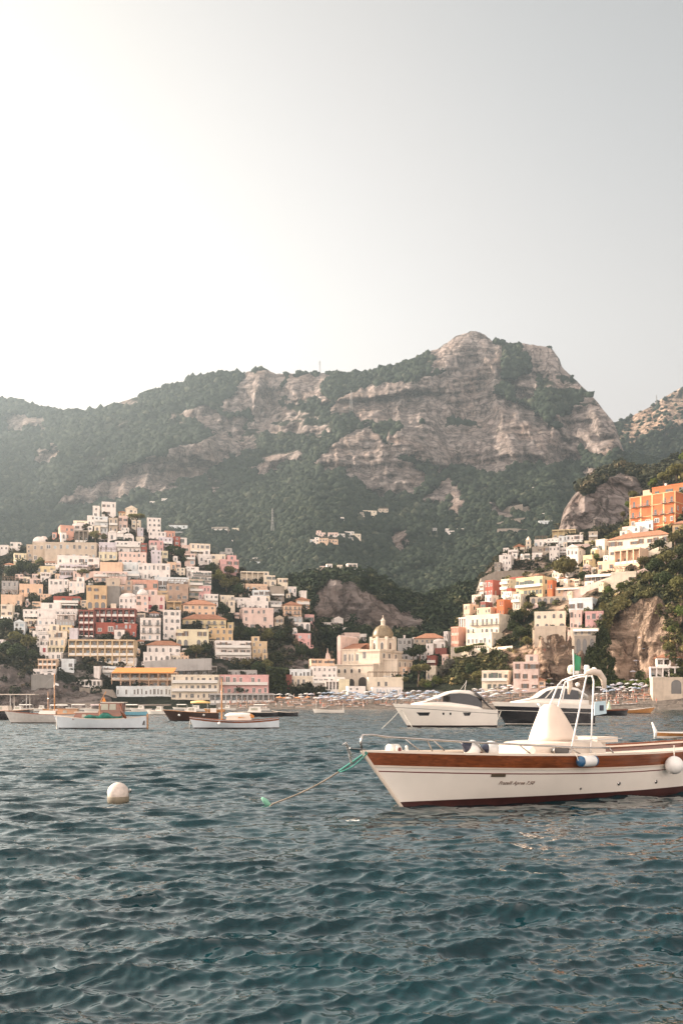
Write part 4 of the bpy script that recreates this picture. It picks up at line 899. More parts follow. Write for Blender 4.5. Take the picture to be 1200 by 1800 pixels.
L(380, 983, 420, 1008, 'pink', 'rose pink block on the right edge of the upper town', 2, 3, 16, opt='q')
L(384, 970, 410, 980, 'grey', 'flat grey white house behind the rose pink block', 1, 4, 14, opt='q')
L(323, 996, 350, 1014, 'white', 'white stepped house above the long balconied hotel', 2, 3, 16, opt='bq')
L(330, 1003, 372, 1030, 'white', 'white hotel with long stepped balconies on the right shoulder', 3, 5, 18, opt='brq', name='hotel', cat='hotel')
L(268, 1014, 332, 1036, 'bluewhite', 'large white house with a glazed terrace above the brown house', 1, 5, 12, opt='tq')
L(288, 1026, 332, 1056, 'brown', 'brown orange rendered house right of the long salmon house', 2, 3, 14, opt='q')
L(262, 1038, 296, 1052, 'ochre', 'ochre brown house below the long salmon house', 1, 3, 10, opt='q')
L(326, 1018, 358, 1050, 'beige', 'beige house with balconies behind the peach orange house', 3, 2, 14, opt='bq')
L(344, 1030, 371, 1054, 'pink', 'pink and white house with two dark windows on the right shoulder', 2, 3, 14, opt='tq', wall2='white')
L(354, 1044, 384, 1068, 'white', 'white terrace house at the right end of the peach orange house', 2, 3, 14, opt='bq')
L(382, 1046, 412, 1066, 'cream', 'cream house with red roof band beside the dark trees', 2, 3, 14, opt='q')
L(398, 1050, 440, 1064, 'white', 'long low white house with a pink band left of the pale blue house', 1, 4, 14, opt='q')
# --- the spur to the right
L(419, 1004, 464, 1024, 'cream', 'cream villa with a shaded pergola terrace at the top of the right spur', 1, 4, 12, opt='lq', name='villa', cat='villa')
L(458, 1011, 484, 1030, 'cream', 'cream house in the middle of the top row of the right spur', 2, 3, 14, opt='q')
L(483, 1016, 506, 1036, 'cream', 'cream block at the right end of the top row of the spur', 2, 2, 14, opt='q')
L(428, 1026, 470, 1044, 'peach', 'pale peach house under the cream villa of the spur', 1, 4, 12, opt='q')
L(440, 1037, 474, 1060, 'bluewhite', 'pale blue white house with three small windows on the spur', 2, 3, 10, opt='q')
L(470, 1030, 500, 1056, 'stone', 'stone walled house with climbing plants right of the pale blue house', 2, 2, 12, opt='q')
L(503, 1031, 521, 1045, 'white', 'white stepped cottage at the right end of the spur', 1, 2, 14, opt='q')
L(525, 1038, 539, 1053, 'white', 'white house standing highest at the far right tip of the spur', 1, 1, 14, opt='q')
L(413, 1056, 472, 1077, 'white', 'long white house behind the big pink villa', 1, 6, 10, opt='q')
L(418, 1068, 481, 1108, 'palepink', 'big pink villa with two rows of dark doors on the spur', 3, 5, 14, opt='q', name='villa', cat='villa')
L(478, 1086, 499, 1107, 'beige', 'beige gabled house right of the big pink villa', 2, 2, 14, 'front_gable', opt='kq')
L(470, 1056, 496, 1078, 'grey', 'grey white terraced house between the pink and salmon villas', 2, 3, 12, opt='bq')
L(490, 1055, 530, 1088, 'peach', 'salmon peach villa with red roof and balcony on the spur', 3, 4, 14, 'hip', opt='Bq', name='villa', cat='villa')
L(514, 1048, 544, 1070, 'peach', 'peach house with red hipped roof behind the salmon villa', 2, 2, 14, 'hip', opt='q')
L(530, 1080, 552, 1096, 'pink', 'small deep pink house right below the salmon villa', 1, 2, 14, opt='q')
L(504, 1084, 532, 1098, 'grey', 'grey base house with a dark red awning under the salmon villa', 1, 3, 12, opt='q')
L(513, 1094, 545, 1108, 'white', 'white house with dark arches at the lower end of the spur', 1, 3, 14, opt='aq')
L(514, 1113, 546, 1138, 'pink', 'stepped pink house alone among dark trees under the spur', 2, 3, 18, opt='tq')
L(511, 1107, 522, 1118, 'white', 'small white vaulted house above the stepped pink house', 1, 1, 14, 'vault', opt='q')

# --- small pale houses packed between the larger ones, nothing tells them apart
TOWN = [(62, 1125), (30, 1060), (8, 1000), (60, 962), (110, 945), (215, 915), (300, 955), (372, 985), (350, 1010), (385, 1070), (405, 1120), (300, 1175), (240, 1170), (120, 1120), (110, 1150), (66, 1150)]
SPUR = [(405, 1060), (425, 1015), (500, 1030), (540, 1055), (540, 1110), (500, 1100), (420, 1105)]
def fill(patch, poly, n, label, group, w0, w1, h0, h1, cols, yaw, seed, tol=.30):
    r = random.Random(seed); xs = [q[0] for q in poly]; ys = [q[1] for q in poly]; done = 0; tries = 0
    while done < n and tries < 6000:
        tries += 1; w, h_ = r.uniform(w0, w1), r.uniform(h0, h1); x, y = r.uniform(min(xs), max(xs)), r.uniform(min(ys), max(ys))
        if not inpoly(np.array([x]), np.array([y]), poly)[0]: continue
        a = (x - w / 2, y - h_, x + w / 2, y); ov = 0
        for b in BOXES:
            ov += max(0, min(a[2], b[2]) - max(a[0], b[0])) * max(0, min(a[3], b[3]) - max(a[1], b[1]))
        if ov > tol * w * h_: continue
        house(patch, a[0], a[1], a[2], a[3], r.choice(cols), label, 1 if h_ < 11 else 2, max(1, int(w / 6)), r.uniform(*yaw), r.choice(['flat'] * 6 + ['vault', 'hip']), opt='q', group=group); done += 1
fill(HILL, TOWN, 46, 'small pale house squeezed between the larger houses of the left town', 'small houses packed into the left town', 10, 22, 8, 15, ['white', 'white', 'cream', 'palepink', 'cream', 'peach', 'lilac'], (0, 20), 5)
fill(HILL, SPUR, 8, 'small pale house squeezed between the villas of the right spur', 'small houses packed into the right spur', 9, 16, 7, 12, ['white', 'cream', 'palepink'], (4, 20), 6)
# ================================================================ the middle: the church and the houses around it
def C(*a, **k): return house(VALLEY, *a, **k)
house(362, 508, 1176, 546, 1194, 'bluewhite', 'white house with five dark doors left of the church', 1, 5, 5, opt='q')
house(370, 542, 1158, 588, 1178, 'peach', 'peach house with a white top floor left of the church', 2, 4, 10, opt='q')
house(364, 544, 1171, 592, 1194, 'white', 'white house with grey windows under the peach house by the church', 2, 5, 10, opt='q')
house(357, 505, 1188, 552, 1210, 'cream', 'cream house behind the two round beach trees', 1, 4, 5, opt='q')
house(357, 546, 1190, 606, 1212, 'white', 'long white house behind the beach trees left of the church', 2, 6, 8, opt='bq')
house(353, 570, 1196, 602, 1216, 'white', 'white pavilion with a dark shaded terrace by the beach trees', 1, 5, 5, opt='lq', name='pavilion', cat='restaurant')
house(353, 592, 1194, 614, 1213, 'paleyellow', 'small pale yellow house below the church aisle', 1, 2, 8, opt='n')
C(608, 1206, 642, 1224, 'white', 'white stepped house at the foot of the church arch', 2, 3, 8, opt='tq')
C(673, 1172, 722, 1198, 'peach', 'peach hotel with a white parapet right below the church dome', 2, 4, -14, opt='wq', name='hotel', cat='hotel')
C(644, 1190, 708, 1214, 'cream', 'cream restaurant with planted pergola terraces below the church', 1, 5, 6, opt='pq', name='restaurant', cat='restaurant')
C(652, 1208, 706, 1222, 'white', 'white glazed pavilion with striped curtains on the beach front', 1, 9, 5, win='blue', opt='q', name='pavilion', cat='restaurant', dD=-4)
C(582, 1088, 603, 1106, 'white', 'white gabled house on the wooded slope above the church front', 1, 2, 12, 'front_gable', opt='kq')
C(602, 1103, 616, 1114, 'white', 'tiny white house stepping down behind the church front', 1, 2, 10, opt='q')
C(600, 1112, 632, 1134, 'palepink', 'pink house right behind the church front', 1, 2, 10, opt='q')
C(612, 1114, 644, 1132, 'white', 'white house with dark terrace behind the church nave roof', 1, 3, 8, opt='q')
C(562, 1094, 584, 1104, 'white', 'low white house left of the gabled house on the wooded slope', 1, 2, 12, opt='q')
C(698, 1122, 728, 1150, 'grey', 'grey white house directly right of the church dome', 2, 3, -10, opt='q')
C(724, 1120, 740, 1138, 'white', 'narrow white house right of the church dome behind the palm', 2, 1, -10, opt='q')
C(728, 1112, 784, 1140, 'beige', 'long beige palace with a terracotta roof right of the church', 2, 6, -6, 'hip', opt='q', name='palace', cat='building')
C(748, 1131, 768, 1154, 'white', 'white house with two arched windows below the long beige palace', 2, 2, -20, win='arch', opt='q', dD=-8)
C(760, 1128, 788, 1144, 'white', 'white house with a hipped pale roof above the dark red house', 1, 3, -20, 'vault', opt='q', dD=-10)
C(764, 1139, 790, 1158, 'darkred', 'dark red house with blank wall below the long beige palace', 1, 2, -15, opt='n')
C(750, 1152, 771, 1178, 'darkred', 'lower dark red house beside the grey trees', 2, 2, -15, opt='bq')
C(748, 1170, 770, 1196, 'cream', 'cream house with arched door under the lower dark red house', 2, 2, -12, win='arch', opt='q')
C(776, 1150, 796, 1180, 'palepink', 'pale pink tower house left of the stone retaining wall', 2, 2, -25, opt='q')
C(700, 1150, 752, 1172, 'grey', 'grey white houses row half hidden behind the pine trees', 2, 5, -8, opt='q')

# ================================================================ right headland
def H(*a, **k): return house(HEAD, *a, **k)
H(779, 1110, 799, 1146, 'white', 'white corner house at the left end of the red and white hotel', 2, 2, -40, opt='q')
H(792, 1102, 826, 1146, 'salmon', 'salmon red hotel with white framed balconies at the left end of the headland', 3, 5, -40, opt='lq', name='hotel', cat='hotel')
H(806, 1085, 842, 1106, 'white', 'white row of balconied rooms above the salmon red hotel', 1, 5, -40, opt='lq')
H(814, 1062, 842, 1088, 'peach', 'peach house with tall arches on the left edge of the headland', 2, 3, -43, opt='Aq')
H(820, 1080, 902, 1118, 'cream', 'long cream hotel with a row of arched balcony doors lit by the sun', 2, 7, -40, win='arch', opt='Bq', name='hotel', cat='hotel')
H(820, 1112, 884, 1140, 'cream', 'lower cream wing with white framed windows and a planted terrace', 1, 6, -40, win='plain', opt='tq')
H(838, 1068, 880, 1092, 'peach', 'pale peach house with small dark windows above the long cream hotel', 2, 5, -42, opt='q')
H(872, 1054, 904, 1082, 'orange', 'orange house above the right end of the long cream hotel', 2, 3, -42, opt='q')
H(844, 1058, 866, 1074, 'darkred', 'small dark red house stepping down at the left edge of the headland', 1, 2, -44, opt='q')
H(852, 1020, 886, 1050, 'red', 'crimson house with two white framed windows below the road wall', 2, 3, -46, win='plain', opt='q')
H(852, 1046, 876, 1062, 'white', 'white terraced house under the crimson house', 1, 3, -44, opt='tq')
H(880, 1018, 914, 1046, 'paleyellow', 'pale house with curved balconies right of the crimson house', 3, 4, -44, opt='bq')
H(884, 1040, 916, 1062, 'white', 'white house with striped awnings under the curved balconies', 2, 4, -44, opt='bq')
H(896, 1014, 930, 1030, 'red', 'crimson wall house under the road right of the curved balconies', 1, 4, -42, opt='n')
H(890, 1034, 909, 1052, 'red', 'small crimson house between the white awnings and the yellow hotel', 1, 2, -42, opt='q')
H(908, 1014, 978, 1050, 'yellow', 'long sunlit yellow hotel left of the big round tree', 2, 7, -42, opt='bq', name='hotel', cat='hotel')
H(900, 1044, 934, 1074, 'cream', 'cream house below the sunlit yellow hotel', 2, 3, -42, opt='q')
H(962, 1020, 978, 1042, 'orange', 'small orange house against the trunk of the big round tree', 1, 2, -38, opt='q', dD=-8)
H(932, 1048, 1000, 1062, 'beige', 'stone terrace wall with dark arches under the big round tree', 1, 6, -18, opt='aq', name='arcade', cat='stone wall')
H(978, 1030, 1054, 1044, 'peach', 'long low peach house with a flat canopy right of the big round tree', 1, 6, -20, opt='wq')
H(1000, 1050, 1054, 1078, 'bluewhite', 'white blocky villa with a wide window above the pink cliff house', 1, 3, -28, opt='q', name='villa', cat='villa')
H(938, 1074, 1002, 1108, 'cream', 'cream house with four dark arches on top of the sea cliff', 2, 4, -16, opt='tq', win='barearch')
H(938, 1100, 1002, 1122, 'beige', 'tall stone base wall standing on the sea cliff under the arches', 1, 4, -16, opt='n', dD=-2, depth=8, name='bastion', cat='stone wall')
H(1000, 1072, 1032, 1108, 'palepink', 'pink house with white parapets at the left of the cliff top pair', 2, 3, -22, opt='tq')
H(1026, 1074, 1067, 1112, 'pink', 'lilac pink house with arched red awning on the cliff edge', 2, 3, -14, opt='q')
H(1004, 1104, 1056, 1119, 'cream', 'small cream restaurant with two white awnings under the pink cliff houses', 1, 4, -12, opt='wq3', name='restaurant', cat='restaurant', dD=-3.5, depth=6)
H(1008, 1117, 1050, 1150, 'stone', 'stone masonry base with arches under the small cream restaurant on the cliff', 1, 3, -12, opt='aq3', name='bastion', cat='stone wall', dD=-2, depth=6)
H(846, 1178, 908, 1216, 'cream', 'long cream beach villa with a balcony and arched door', 2, 5, -22, opt='bq', name='villa', cat='villa')
H(900, 1163, 955, 1214, 'palepink', 'tall pale pink block at the right end of the beach villa', 3, 3, -14, opt='q', dD=-3)
H(920, 1192, 960, 1206, 'peach', 'low shed with a brown roof at the foot of the tall pale pink block', 1, 3, -10, 'hip', opt='q', dD=-7, name='shed', cat='shed')
H(1144, 1171, 1262, 1194, 'white', 'lower tier of the white glazed restaurant on the right rocks', 1, 11, -10, opt='lq', name='restaurant', cat='restaurant')
H(1155, 1146, 1270, 1172, 'white', 'upper tier of the white glazed restaurant with a brown roof on the right rocks', 1, 10, -10, 'hip', opt='lq', name='restaurant', cat='restaurant')
H(1147, 1190, 1262, 1220, 'beige', 'stone sea tower base with a dark cave arch under the glazed restaurant', 1, 4, -10, opt='aq', dD=-4, name='bastion', cat='stone wall')
H(1046, 948, 1082, 978, 'cream', 'cream building with small windows at the left end of the long tiled roof', 1, 4, -46, opt='q')
H(1076, 930, 1190, 974, 'cream', 'very long cream building with a terracotta roof below the orange palace', 2, 8, -38, 'hip', opt='q', name='convent', cat='building')
H(1082, 964, 1140, 990, 'peach', 'sunlit terrace with square pillars in front of the long tiled building', 1, 4, -43, opt='lq', name='arcade', cat='arcade', dD=-6)
PAL = H(1112, 868, 1214, 924, 'orange', 'bright orange palace with yellow left side high on the right hill', 3, 6, -44, win='plain', opt='Bq', name='palace', cat='palace', depth=13)
H(1094, 925, 1126, 942, 'palepink', 'pink white house left under the orange palace', 1, 3, -44, opt='q')
H(1118, 916, 1158, 934, 'white', 'white terrace house directly under the orange palace', 1, 3, -44, opt='q')
H(1182, 912, 1230, 932, 'ochre', 'ochre kiosk with a pink hipped roof at the right edge under the palace', 1, 3, -20, 'hip', opt='q')
H(994, 962, 1034, 996, 'white', 'white villa with a broad gable roof above the big round tree', 2, 3, -30, 'front_gable', win='arch', opt='kq', name='villa', cat='villa')
H(978, 982, 1004, 1000, 'white', 'white house with an arched terrace left of the gabled white villa', 1, 3, -38, opt='tq')
H(1024, 976, 1056, 998, 'yellow', 'yellow terrace house right of the gabled white villa', 1, 3, -42, opt='q')
H(1052, 985, 1100, 1006, 'peach', 'peach terrace house with low walls under the sunlit pillars', 1, 4, -42, opt='bq')
H(1074, 1004, 1126, 1028, 'cream', 'cream garden house with a grey vaulted annex on the right terraces', 1, 4, -24, 'flat', opt='q')
H(1030, 1008, 1082, 1024, 'white', 'long white terrace house with blue grey canopy on the right slope', 1, 5, -28, opt='wq')
HT = [(796, 1140), (822, 1085), (850, 1040), (905, 1025), (975, 1015), (1000, 1000), (1075, 985), (1080, 1000), (1060, 1040), (1000, 1050), (905, 1075), (880, 1130)]
fill(HEAD, HT, 36, 'small sunlit terrace house packed among the hotels of the right hill', 'small houses packed into the right hill', 12, 26, 8, 14, ['white', 'cream', 'peach', 'palepink', 'cream', 'paleyellow'], (-50, -36), 7, .5)
KT = [(865, 1005), (880, 975), (930, 962), (1000, 940), (1045, 935), (1045, 980), (985, 990), (900, 1002)]
fill(KNOLL, KT, 9, 'small white house packed into the hamlet around the chapel', 'small houses of the chapel hamlet', 9, 16, 7, 12, ['white', 'white', 'cream'], (-22, -8), 8, .35)
CT = [(505, 1205), (545, 1165), (590, 1185), (600, 1205)]
fill(VALLEY, CT, 4, 'small white house packed into the quarter left of the church', 'small houses left of the church', 12, 22, 8, 13, ['white', 'cream'], (0, 12), 9, .45)
CT = [(700, 1170), (705, 1145), (780, 1130), (790, 1150), (770, 1190), (740, 1180)]
fill(VALLEY, CT, 6, 'small pale house half hidden behind the trees right of the church', 'small houses right of the church', 10, 20, 8, 13, ['white', 'cream', 'palepink'], (-20, -6), 10, .45)
W_, d_, H_ = PAL['dims']; pm = MB(); gold = plaster('palace_trim', (.70, .48, .26))
for k in range(4): pm.box(-W_ / 2 - .12, W_ / 2 + .12, -d_ / 2 - .14, -d_ / 2 - .003, k * H_ / 3 - .14, k * H_ / 3 + .14).box(W_ / 2 + .003, W_ / 2 + .14, -d_ / 2 + .003, d_ / 2, k * H_ / 3 - .14, k * H_ / 3 + .14)
pm.build('cornice', gold, PAL); pm = MB()
for k in range(5): x_ = -W_ / 2 + k * W_ / 4; pm.box(max(-W_ / 2, x_ - .32), min(W_ / 2, x_ + .32), -d_ / 2 - .10, -d_ / 2 - .004, -5, H_ - .2)
pm.build('pilaster', gold, PAL); PAL['dims'] = (0, 0, 0)
H(1152, 850, 1222, 872, 'orange', 'upper storey block with a parapet on top of the bright orange palace', 1, 3, -44, opt='q', dD=4)
H(1130, 861, 1153, 872, 'peach', 'pale roof terrace with a crenel edge on the left top of the orange palace', 1, 3, -44, opt='n', dD=5)
# --- chapel hamlet on the knoll
def K(*a, **k): return house(KNOLL, *a, **k)
K(876, 975, 906, 1004, 'white', 'stepped white houses at the left tip of the chapel knoll', 3, 4, -18, opt='tq')
K(868, 988, 884, 1010, 'stone', 'grey stone house at the far left end of the chapel knoll', 2, 2, -20, opt='q')
K(892, 966, 914, 980, 'white', 'white house climbing towards the chapel from the left', 1, 2, -18, opt='q')
K(902, 956, 926, 972, 'cream', 'cream chapel nave beside the little bell tower', 1, 2, -16, 'gable', opt='q', name='chapel', cat='chapel')
K(938, 948, 964, 964, 'white', 'white house right of the little bell tower', 1, 3, -14, opt='q')
K(934, 960, 978, 982, 'stone', 'long brown stone building below the white house by the bell tower', 2, 4, -12, opt='q')
K(960, 946, 984, 962, 'white', 'white house with dark terraces in the upper hamlet', 2, 3, -14, opt='bq')
K(964, 960, 988, 988, 'white', 'tall white house with paired windows below the upper hamlet', 3, 3, -16, opt='q')
K(980, 942, 1000, 964, 'bluewhite', 'blue white house in the middle of the upper hamlet', 2, 2, -14, opt='q')
K(994, 940, 1028, 960, 'white', 'white house with square windows at the right end of the upper hamlet', 2, 4, -14, opt='q')
K(970, 930, 1014, 946, 'yellow', 'yellow house with a flat roof under the bare rock outcrop', 1, 4, -14, opt='lq')
K(1004, 956, 1042, 974, 'palepink', 'pale pink house above the gabled white villa', 1, 4, -20, opt='q')
K(980, 962, 1008, 982, 'white', 'white house with shaded balcony under the blue white house', 2, 3, -16, opt='bq')
K(1033, 934, 1054, 954, 'beige', 'square beige tower ruin at the foot of the bare rock outcrop', 2, 1, -16, opt='q', name='tower_house')
K(1026, 950, 1050, 966, 'paleyellow', 'pale yellow low house beside the beige tower ruin', 1, 3, -18, opt='q')
# --- scattered houses on the mountain
def MM(*a, **k): return house(MOUNT, *a, depth=7.0, **k)
for i, (x0, y0, x1, y1, w, lab) in enumerate([
    (555, 936, 572, 948, 'palepink', 'pink house at the upper left of the pink hillside hamlet'), (545, 948, 562, 960, 'white', 'white house at the left end of the pink hillside hamlet'),
    (560, 946, 578, 961, 'peach', 'peach house in the front row of the pink hillside hamlet'), (576, 936, 594, 952, 'palepink', 'pink house in the middle of the pink hillside hamlet'),
    (576, 948, 594, 961, 'peach', 'lower peach house in the middle of the pink hillside hamlet'), (592, 938, 606, 951, 'white', 'white house right of the pink houses of the hillside hamlet'),
    (604, 934, 622, 946, 'white', 'white two-tier house at the upper right of the pink hillside hamlet'), (618, 938, 634, 953, 'cream', 'cream house at the right end of the pink hillside hamlet'),
    (604, 944, 620, 953, 'grey', 'grey house under the white two-tier house of the hillside hamlet'), (606, 921, 615, 927, 'white', 'tiny white hut above the pink hillside hamlet'),
    (636, 897, 662, 908, 'cream', 'long cream house high on the wooded slope above the pink hamlet'), (664, 894, 682, 906, 'beige', 'beige house right of the long cream house high on the slope'),
    (626, 903, 640, 912, 'stone', 'stone house left of the long cream house high on the slope'), (593, 912, 605, 919, 'white', 'small white house halfway between the two hillside hamlets'),
    (264, 881, 284, 887, 'white', 'flat white house alone on the slope right above the left hilltop'), (284, 876, 304, 884, 'white', 'long white house alone in the woods above the left hilltop'),
    (296, 923, 330, 935, 'bluewhite', 'blue white villa behind the right shoulder of the left hill'), (304, 934, 331, 943, 'grey', 'grey terrace house under the blue white villa'),
    (372, 926, 402, 938, 'stone', 'brown house with an arcade high behind the left hill'), (408, 928, 420, 937, 'cream', 'cream cabin right of the brown arcaded house'), (392, 930, 404, 938, 'beige', 'beige cabin beside the brown arcaded house'),
    (398, 949, 410, 956, 'white', 'white hut alone in the woods behind the rose pink block'), (444, 980, 468, 988, 'white', 'white terraced villa in the woods above the spur'), (438, 987, 462, 997, 'bluewhite', 'lower wing of the white terraced villa above the spur'),
    (472, 962, 482, 967, 'white', 'tiny white house in the dark woods above the spur'), (750, 928, 768, 938, 'grey', 'grey house left of the white row under the rock spire'),
    (782, 929, 815, 938, 'white', 'white row house under the rock spire in the woods'), (946, 915, 970, 930, 'bluewhite', 'white house with balconies in the valley left of the bare rock outcrop'),
    (952, 902, 963, 907, 'white', 'white hut above the balconied house in the valley'), (968, 922, 976, 929, 'white', 'small white annex right of the balconied house in the valley'),
    (935, 856, 958, 861, 'white', 'thin white house high on the terraces under the big cliff'), (1010, 858, 1028, 863, 'white', 'thin white house right of the high terraces under the big cliff'),
    (815, 1036, 830, 1052, 'bluewhite', 'grey white house in the dark wood left of the headland')]):
    MM(x0, y0, x1, y1, w, lab, 2 if y1 - y0 > 9 else 1, 3 if x1 - x0 > 16 else 2, rng.uniform(-8, 12), opt='q', group='houses scattered on the mountain')
for (x0, y0, x1, y1, w, lab) in [(550, 1000, 562, 1008, 'white', 'white hut at the left end of the row on the wooded knoll'), (562, 995, 572, 1003, 'palepink', 'pink hut in the row on the wooded knoll'), (572, 991, 584, 1001, 'white', 'white house with a pointed top on the wooded knoll'),
    (591, 993, 602, 1001, 'cream', 'small cream house in the middle of the wooded knoll'), (608, 990, 628, 1001, 'white', 'white house with a dark terrace at the right of the wooded knoll'), (627, 1002, 639, 1011, 'grey', 'grey hut lowest at the right of the wooded knoll'), (600, 1002, 610, 1008, 'white', 'white hut under the middle of the row on the wooded knoll')]:
    house(560, x0, y0, x1, y1, w, lab, 1, 2, rng.uniform(-8, 12), opt='q', depth=5)
# ================================================================ the church
def make_church():
    D0 = 380.0; k = D0 / F; o = P(667, 1192, D0); th = R(-30); CR = plaster('church_stucco', (.72, .61, .49))
    t = thing('church', 'large cream church with a majolica dome and lantern behind the beach', 'church', o, th)
    z = lambda py: (1192 - py) * k
    m = MB(); m.box(-9, 0, 0, 19, -14, z(1145)).box(-9.35, .35, -.35, 19.3, z(1145) + .003, z(1141)).box(-9.2, .2, -.2, 19.2, z(1166), z(1164))
    m.box(-17.6, -9.003, 1.5, 14, -14, z(1140.5)).box(-17.9, -9.36, 1.2, 14.3, z(1140.5) + .003, z(1138.5))
    m.box(-20.4, -.6, -4, -.003, -14, z(1169)).box(-20.7, -.4, -4.3, -.203, z(1169) + .003, z(1167)).box(-20.45, -.5, -4.05, -4.003, z(1184), z(1182.5))
    m.box(.003, 6, 3, 16, -14, z(1160)).box(.003, 6.3, 2.7, 16.3, z(1160) + .003, z(1158))
    for x in (-17.2, -14.6, -12.0, -9.6): m.box(x - .25, x + .25, 1.25, 1.5, z(1167) + .1, z(1140.6))
    m.build('wall', CR, t)
    fr = MB(); fr.slab([(-19.1, -14), (-17.61, -14), (-17.61, z(1116)), (-18.3, z(1113)), (-19.1, z(1117))], .6, 15)
    fr.slab([(-22.4, -10), (-20.41, -10), (-20.41, z(1160)), (-21, z(1152)), (-21.6, z(1146)), (-22, z(1154)), (-22.4, z(1160))], -3.5, -1.5)
    fr.tube([(-21.6, -2.5, z(1147)), (-21.6, -2.5, z(1137))], [.25, .05], 6); fr.build('facade_wall', wallmat('palepink'), t)
    MB().slab([(-17.55, z(1138.5) + .01), (-9.2, z(1138.5) + .01), (-9.2, z(1128)), (-15.8, z(1128))], 6.9, 8.6).add(
        [(-17.5, 1.1, z(1138.4)), (-9.2, 1.1, z(1138.4)), (-9.2, 7.7, z(1127.5)), (-16, 7.7, z(1127.5)), (-9.2, 14.4, z(1138.4)), (-17.5, 14.4, z(1138.4))], [(0, 1, 2, 3), (3, 2, 4, 5), (0, 3, 5)]).build('roof', tiles(), t)
    cx, cy = -3.6, 9.6; n = 16
    dr = MB(); dr.lathe([(4.7, z(1142)), (4.7, z(1123)), (5.1, z(1122)), (5.1, z(1120.5)), (4.4, z(1120)), (4.0, z(1119))], 8, (cx, cy, 0))
    for q in range(8): a = R(22.5 + 45 * q) + R(22.5); dr.box(cx + 4.75 * math.cos(a) - .55, cx + 4.75 * math.cos(a) + .55, cy + 4.75 * math.sin(a) - .55, cy + 4.75 * math.sin(a) + .55, z(1141), z(1117))
    d = dr.build('drum', CR, t)
    for q in range(8):
        a = R(45 * q + 22.5); r_ = 4.7 * math.cos(R(22.5)); put('window', 'arch', d, cx + r_ * math.cos(a), cy + r_ * math.sin(a), z(1139.5), 1.0, 1, 2.6, a + R(90))
    dm, dt, db = _nodes('majolica_dome'); dn = _tex(dt, 3.0, 4); dt.links.new(_ramp(dt, dn.outputs[0], [(.3, (.14, .10, .055)), (.55, (.25, .185, .105)), (.75, (.32, .25, .15))]).outputs[0], db.inputs['Base Color']); db.inputs['Roughness'].default_value = .45
    dome = MB(); prof = [(4.05, z(1119)), (4.15, z(1115)), (4.05, z(1111)), (3.75, z(1107)), (3.3, z(1103)), (2.6, z(1099.5)), (1.7, z(1097)), (1.2, z(1096))]
    dome.lathe(prof, 24, (cx, cy, 0)); dd = dome.build('dome', dm, t, True)
    rb = MB()
    for q in range(8):
        a = R(45 * q); rb.tube([(cx + r * 1.01 * math.cos(a), cy + r * 1.01 * math.sin(a), zz) for r, zz in prof], .14, 5)
    rb.build('rib', dm, dd)
    la = MB(); la.lathe([(1.15, z(1097)), (1.15, z(1095.5)), (.85, z(1095)), (.85, z(1088.5)), (1.1, z(1088)), (1.0, z(1087)), (.55, z(1084.5)), (.12, z(1081.5)), (.1, z(1078.5))], 8, (cx, cy, 0))
    la.ball((cx, cy, z(1078.5)), .22, 8, 6); la.build('lantern', CR, t)
    for x in (-16.0, -14.2, -12.4, -10.6): put('window', 'plain', t, x, 1.5, z(1160), 1.05, 1, 2.5)
    put('window', 'plain', t, -6.6, 0, z(1157), 1.3, 1, 3.2)
    for x in (-18.8, -15.6, -12.9, -10.0, -6.6): put('window', 'arch', t, x, -4, z(1184.5), .95, 1, 2.0)
    for y in (3.5, 8, 13.5): put('window', 'plain', t, 0 if y < 3 else 0, y, z(1156), 1.5, 1, 1.7, R(90)).location.x = 0.0
    for y in (5, 9.5, 14): put('window', 'plain', t, 6, y, z(1172), 1.2, 1, 1.8, R(90))
    put('arched_opening', 'barearch', t, -5.2, -4.01, -4.8, 3.6, 1, 5.2); put('arched_opening', 'barearch', t, -10.2, -4.01, -4.6, 2.8, 1, 4.4)
    put('door', 'door', t, -19.4, -4, z(1192) - 1.5, 1.3, 1, 3.0)
make_church()
# bell tower of the chapel on the knoll
tw = thing('bell_tower', 'slim cream bell tower with a pointed top on the knoll', 'bell tower', P(928, 970, 545), R(-16)); k_ = 545 / F
b_ = MB().box(-1.5, 1.5, -1.5, 1.5, -4, 11 * k_).box(-1.7, 1.7, -1.7, 1.7, 11 * k_ + .003, 11.6 * k_); b_.box(-1.25, 1.25, -1.25, 1.25, 11.6 * k_ + .003, 19 * k_).box(-1.5, 1.5, -1.5, 1.5, 19 * k_ + .003, 19.8 * k_)
b_.build('shaft', wallmat('cream'), tw); MB().lathe([(1.15, 19.8 * k_), (1.1, 22 * k_), (.75, 24 * k_), (.15, 27 * k_)], 8).build('spire', wallmat('cream'), tw)
for z_ in (5, 13): put('window', 'barearch', tw, 0, -1.5 if z_ < 10 else -1.25, z_ * k_, .9, 1, 1.4)

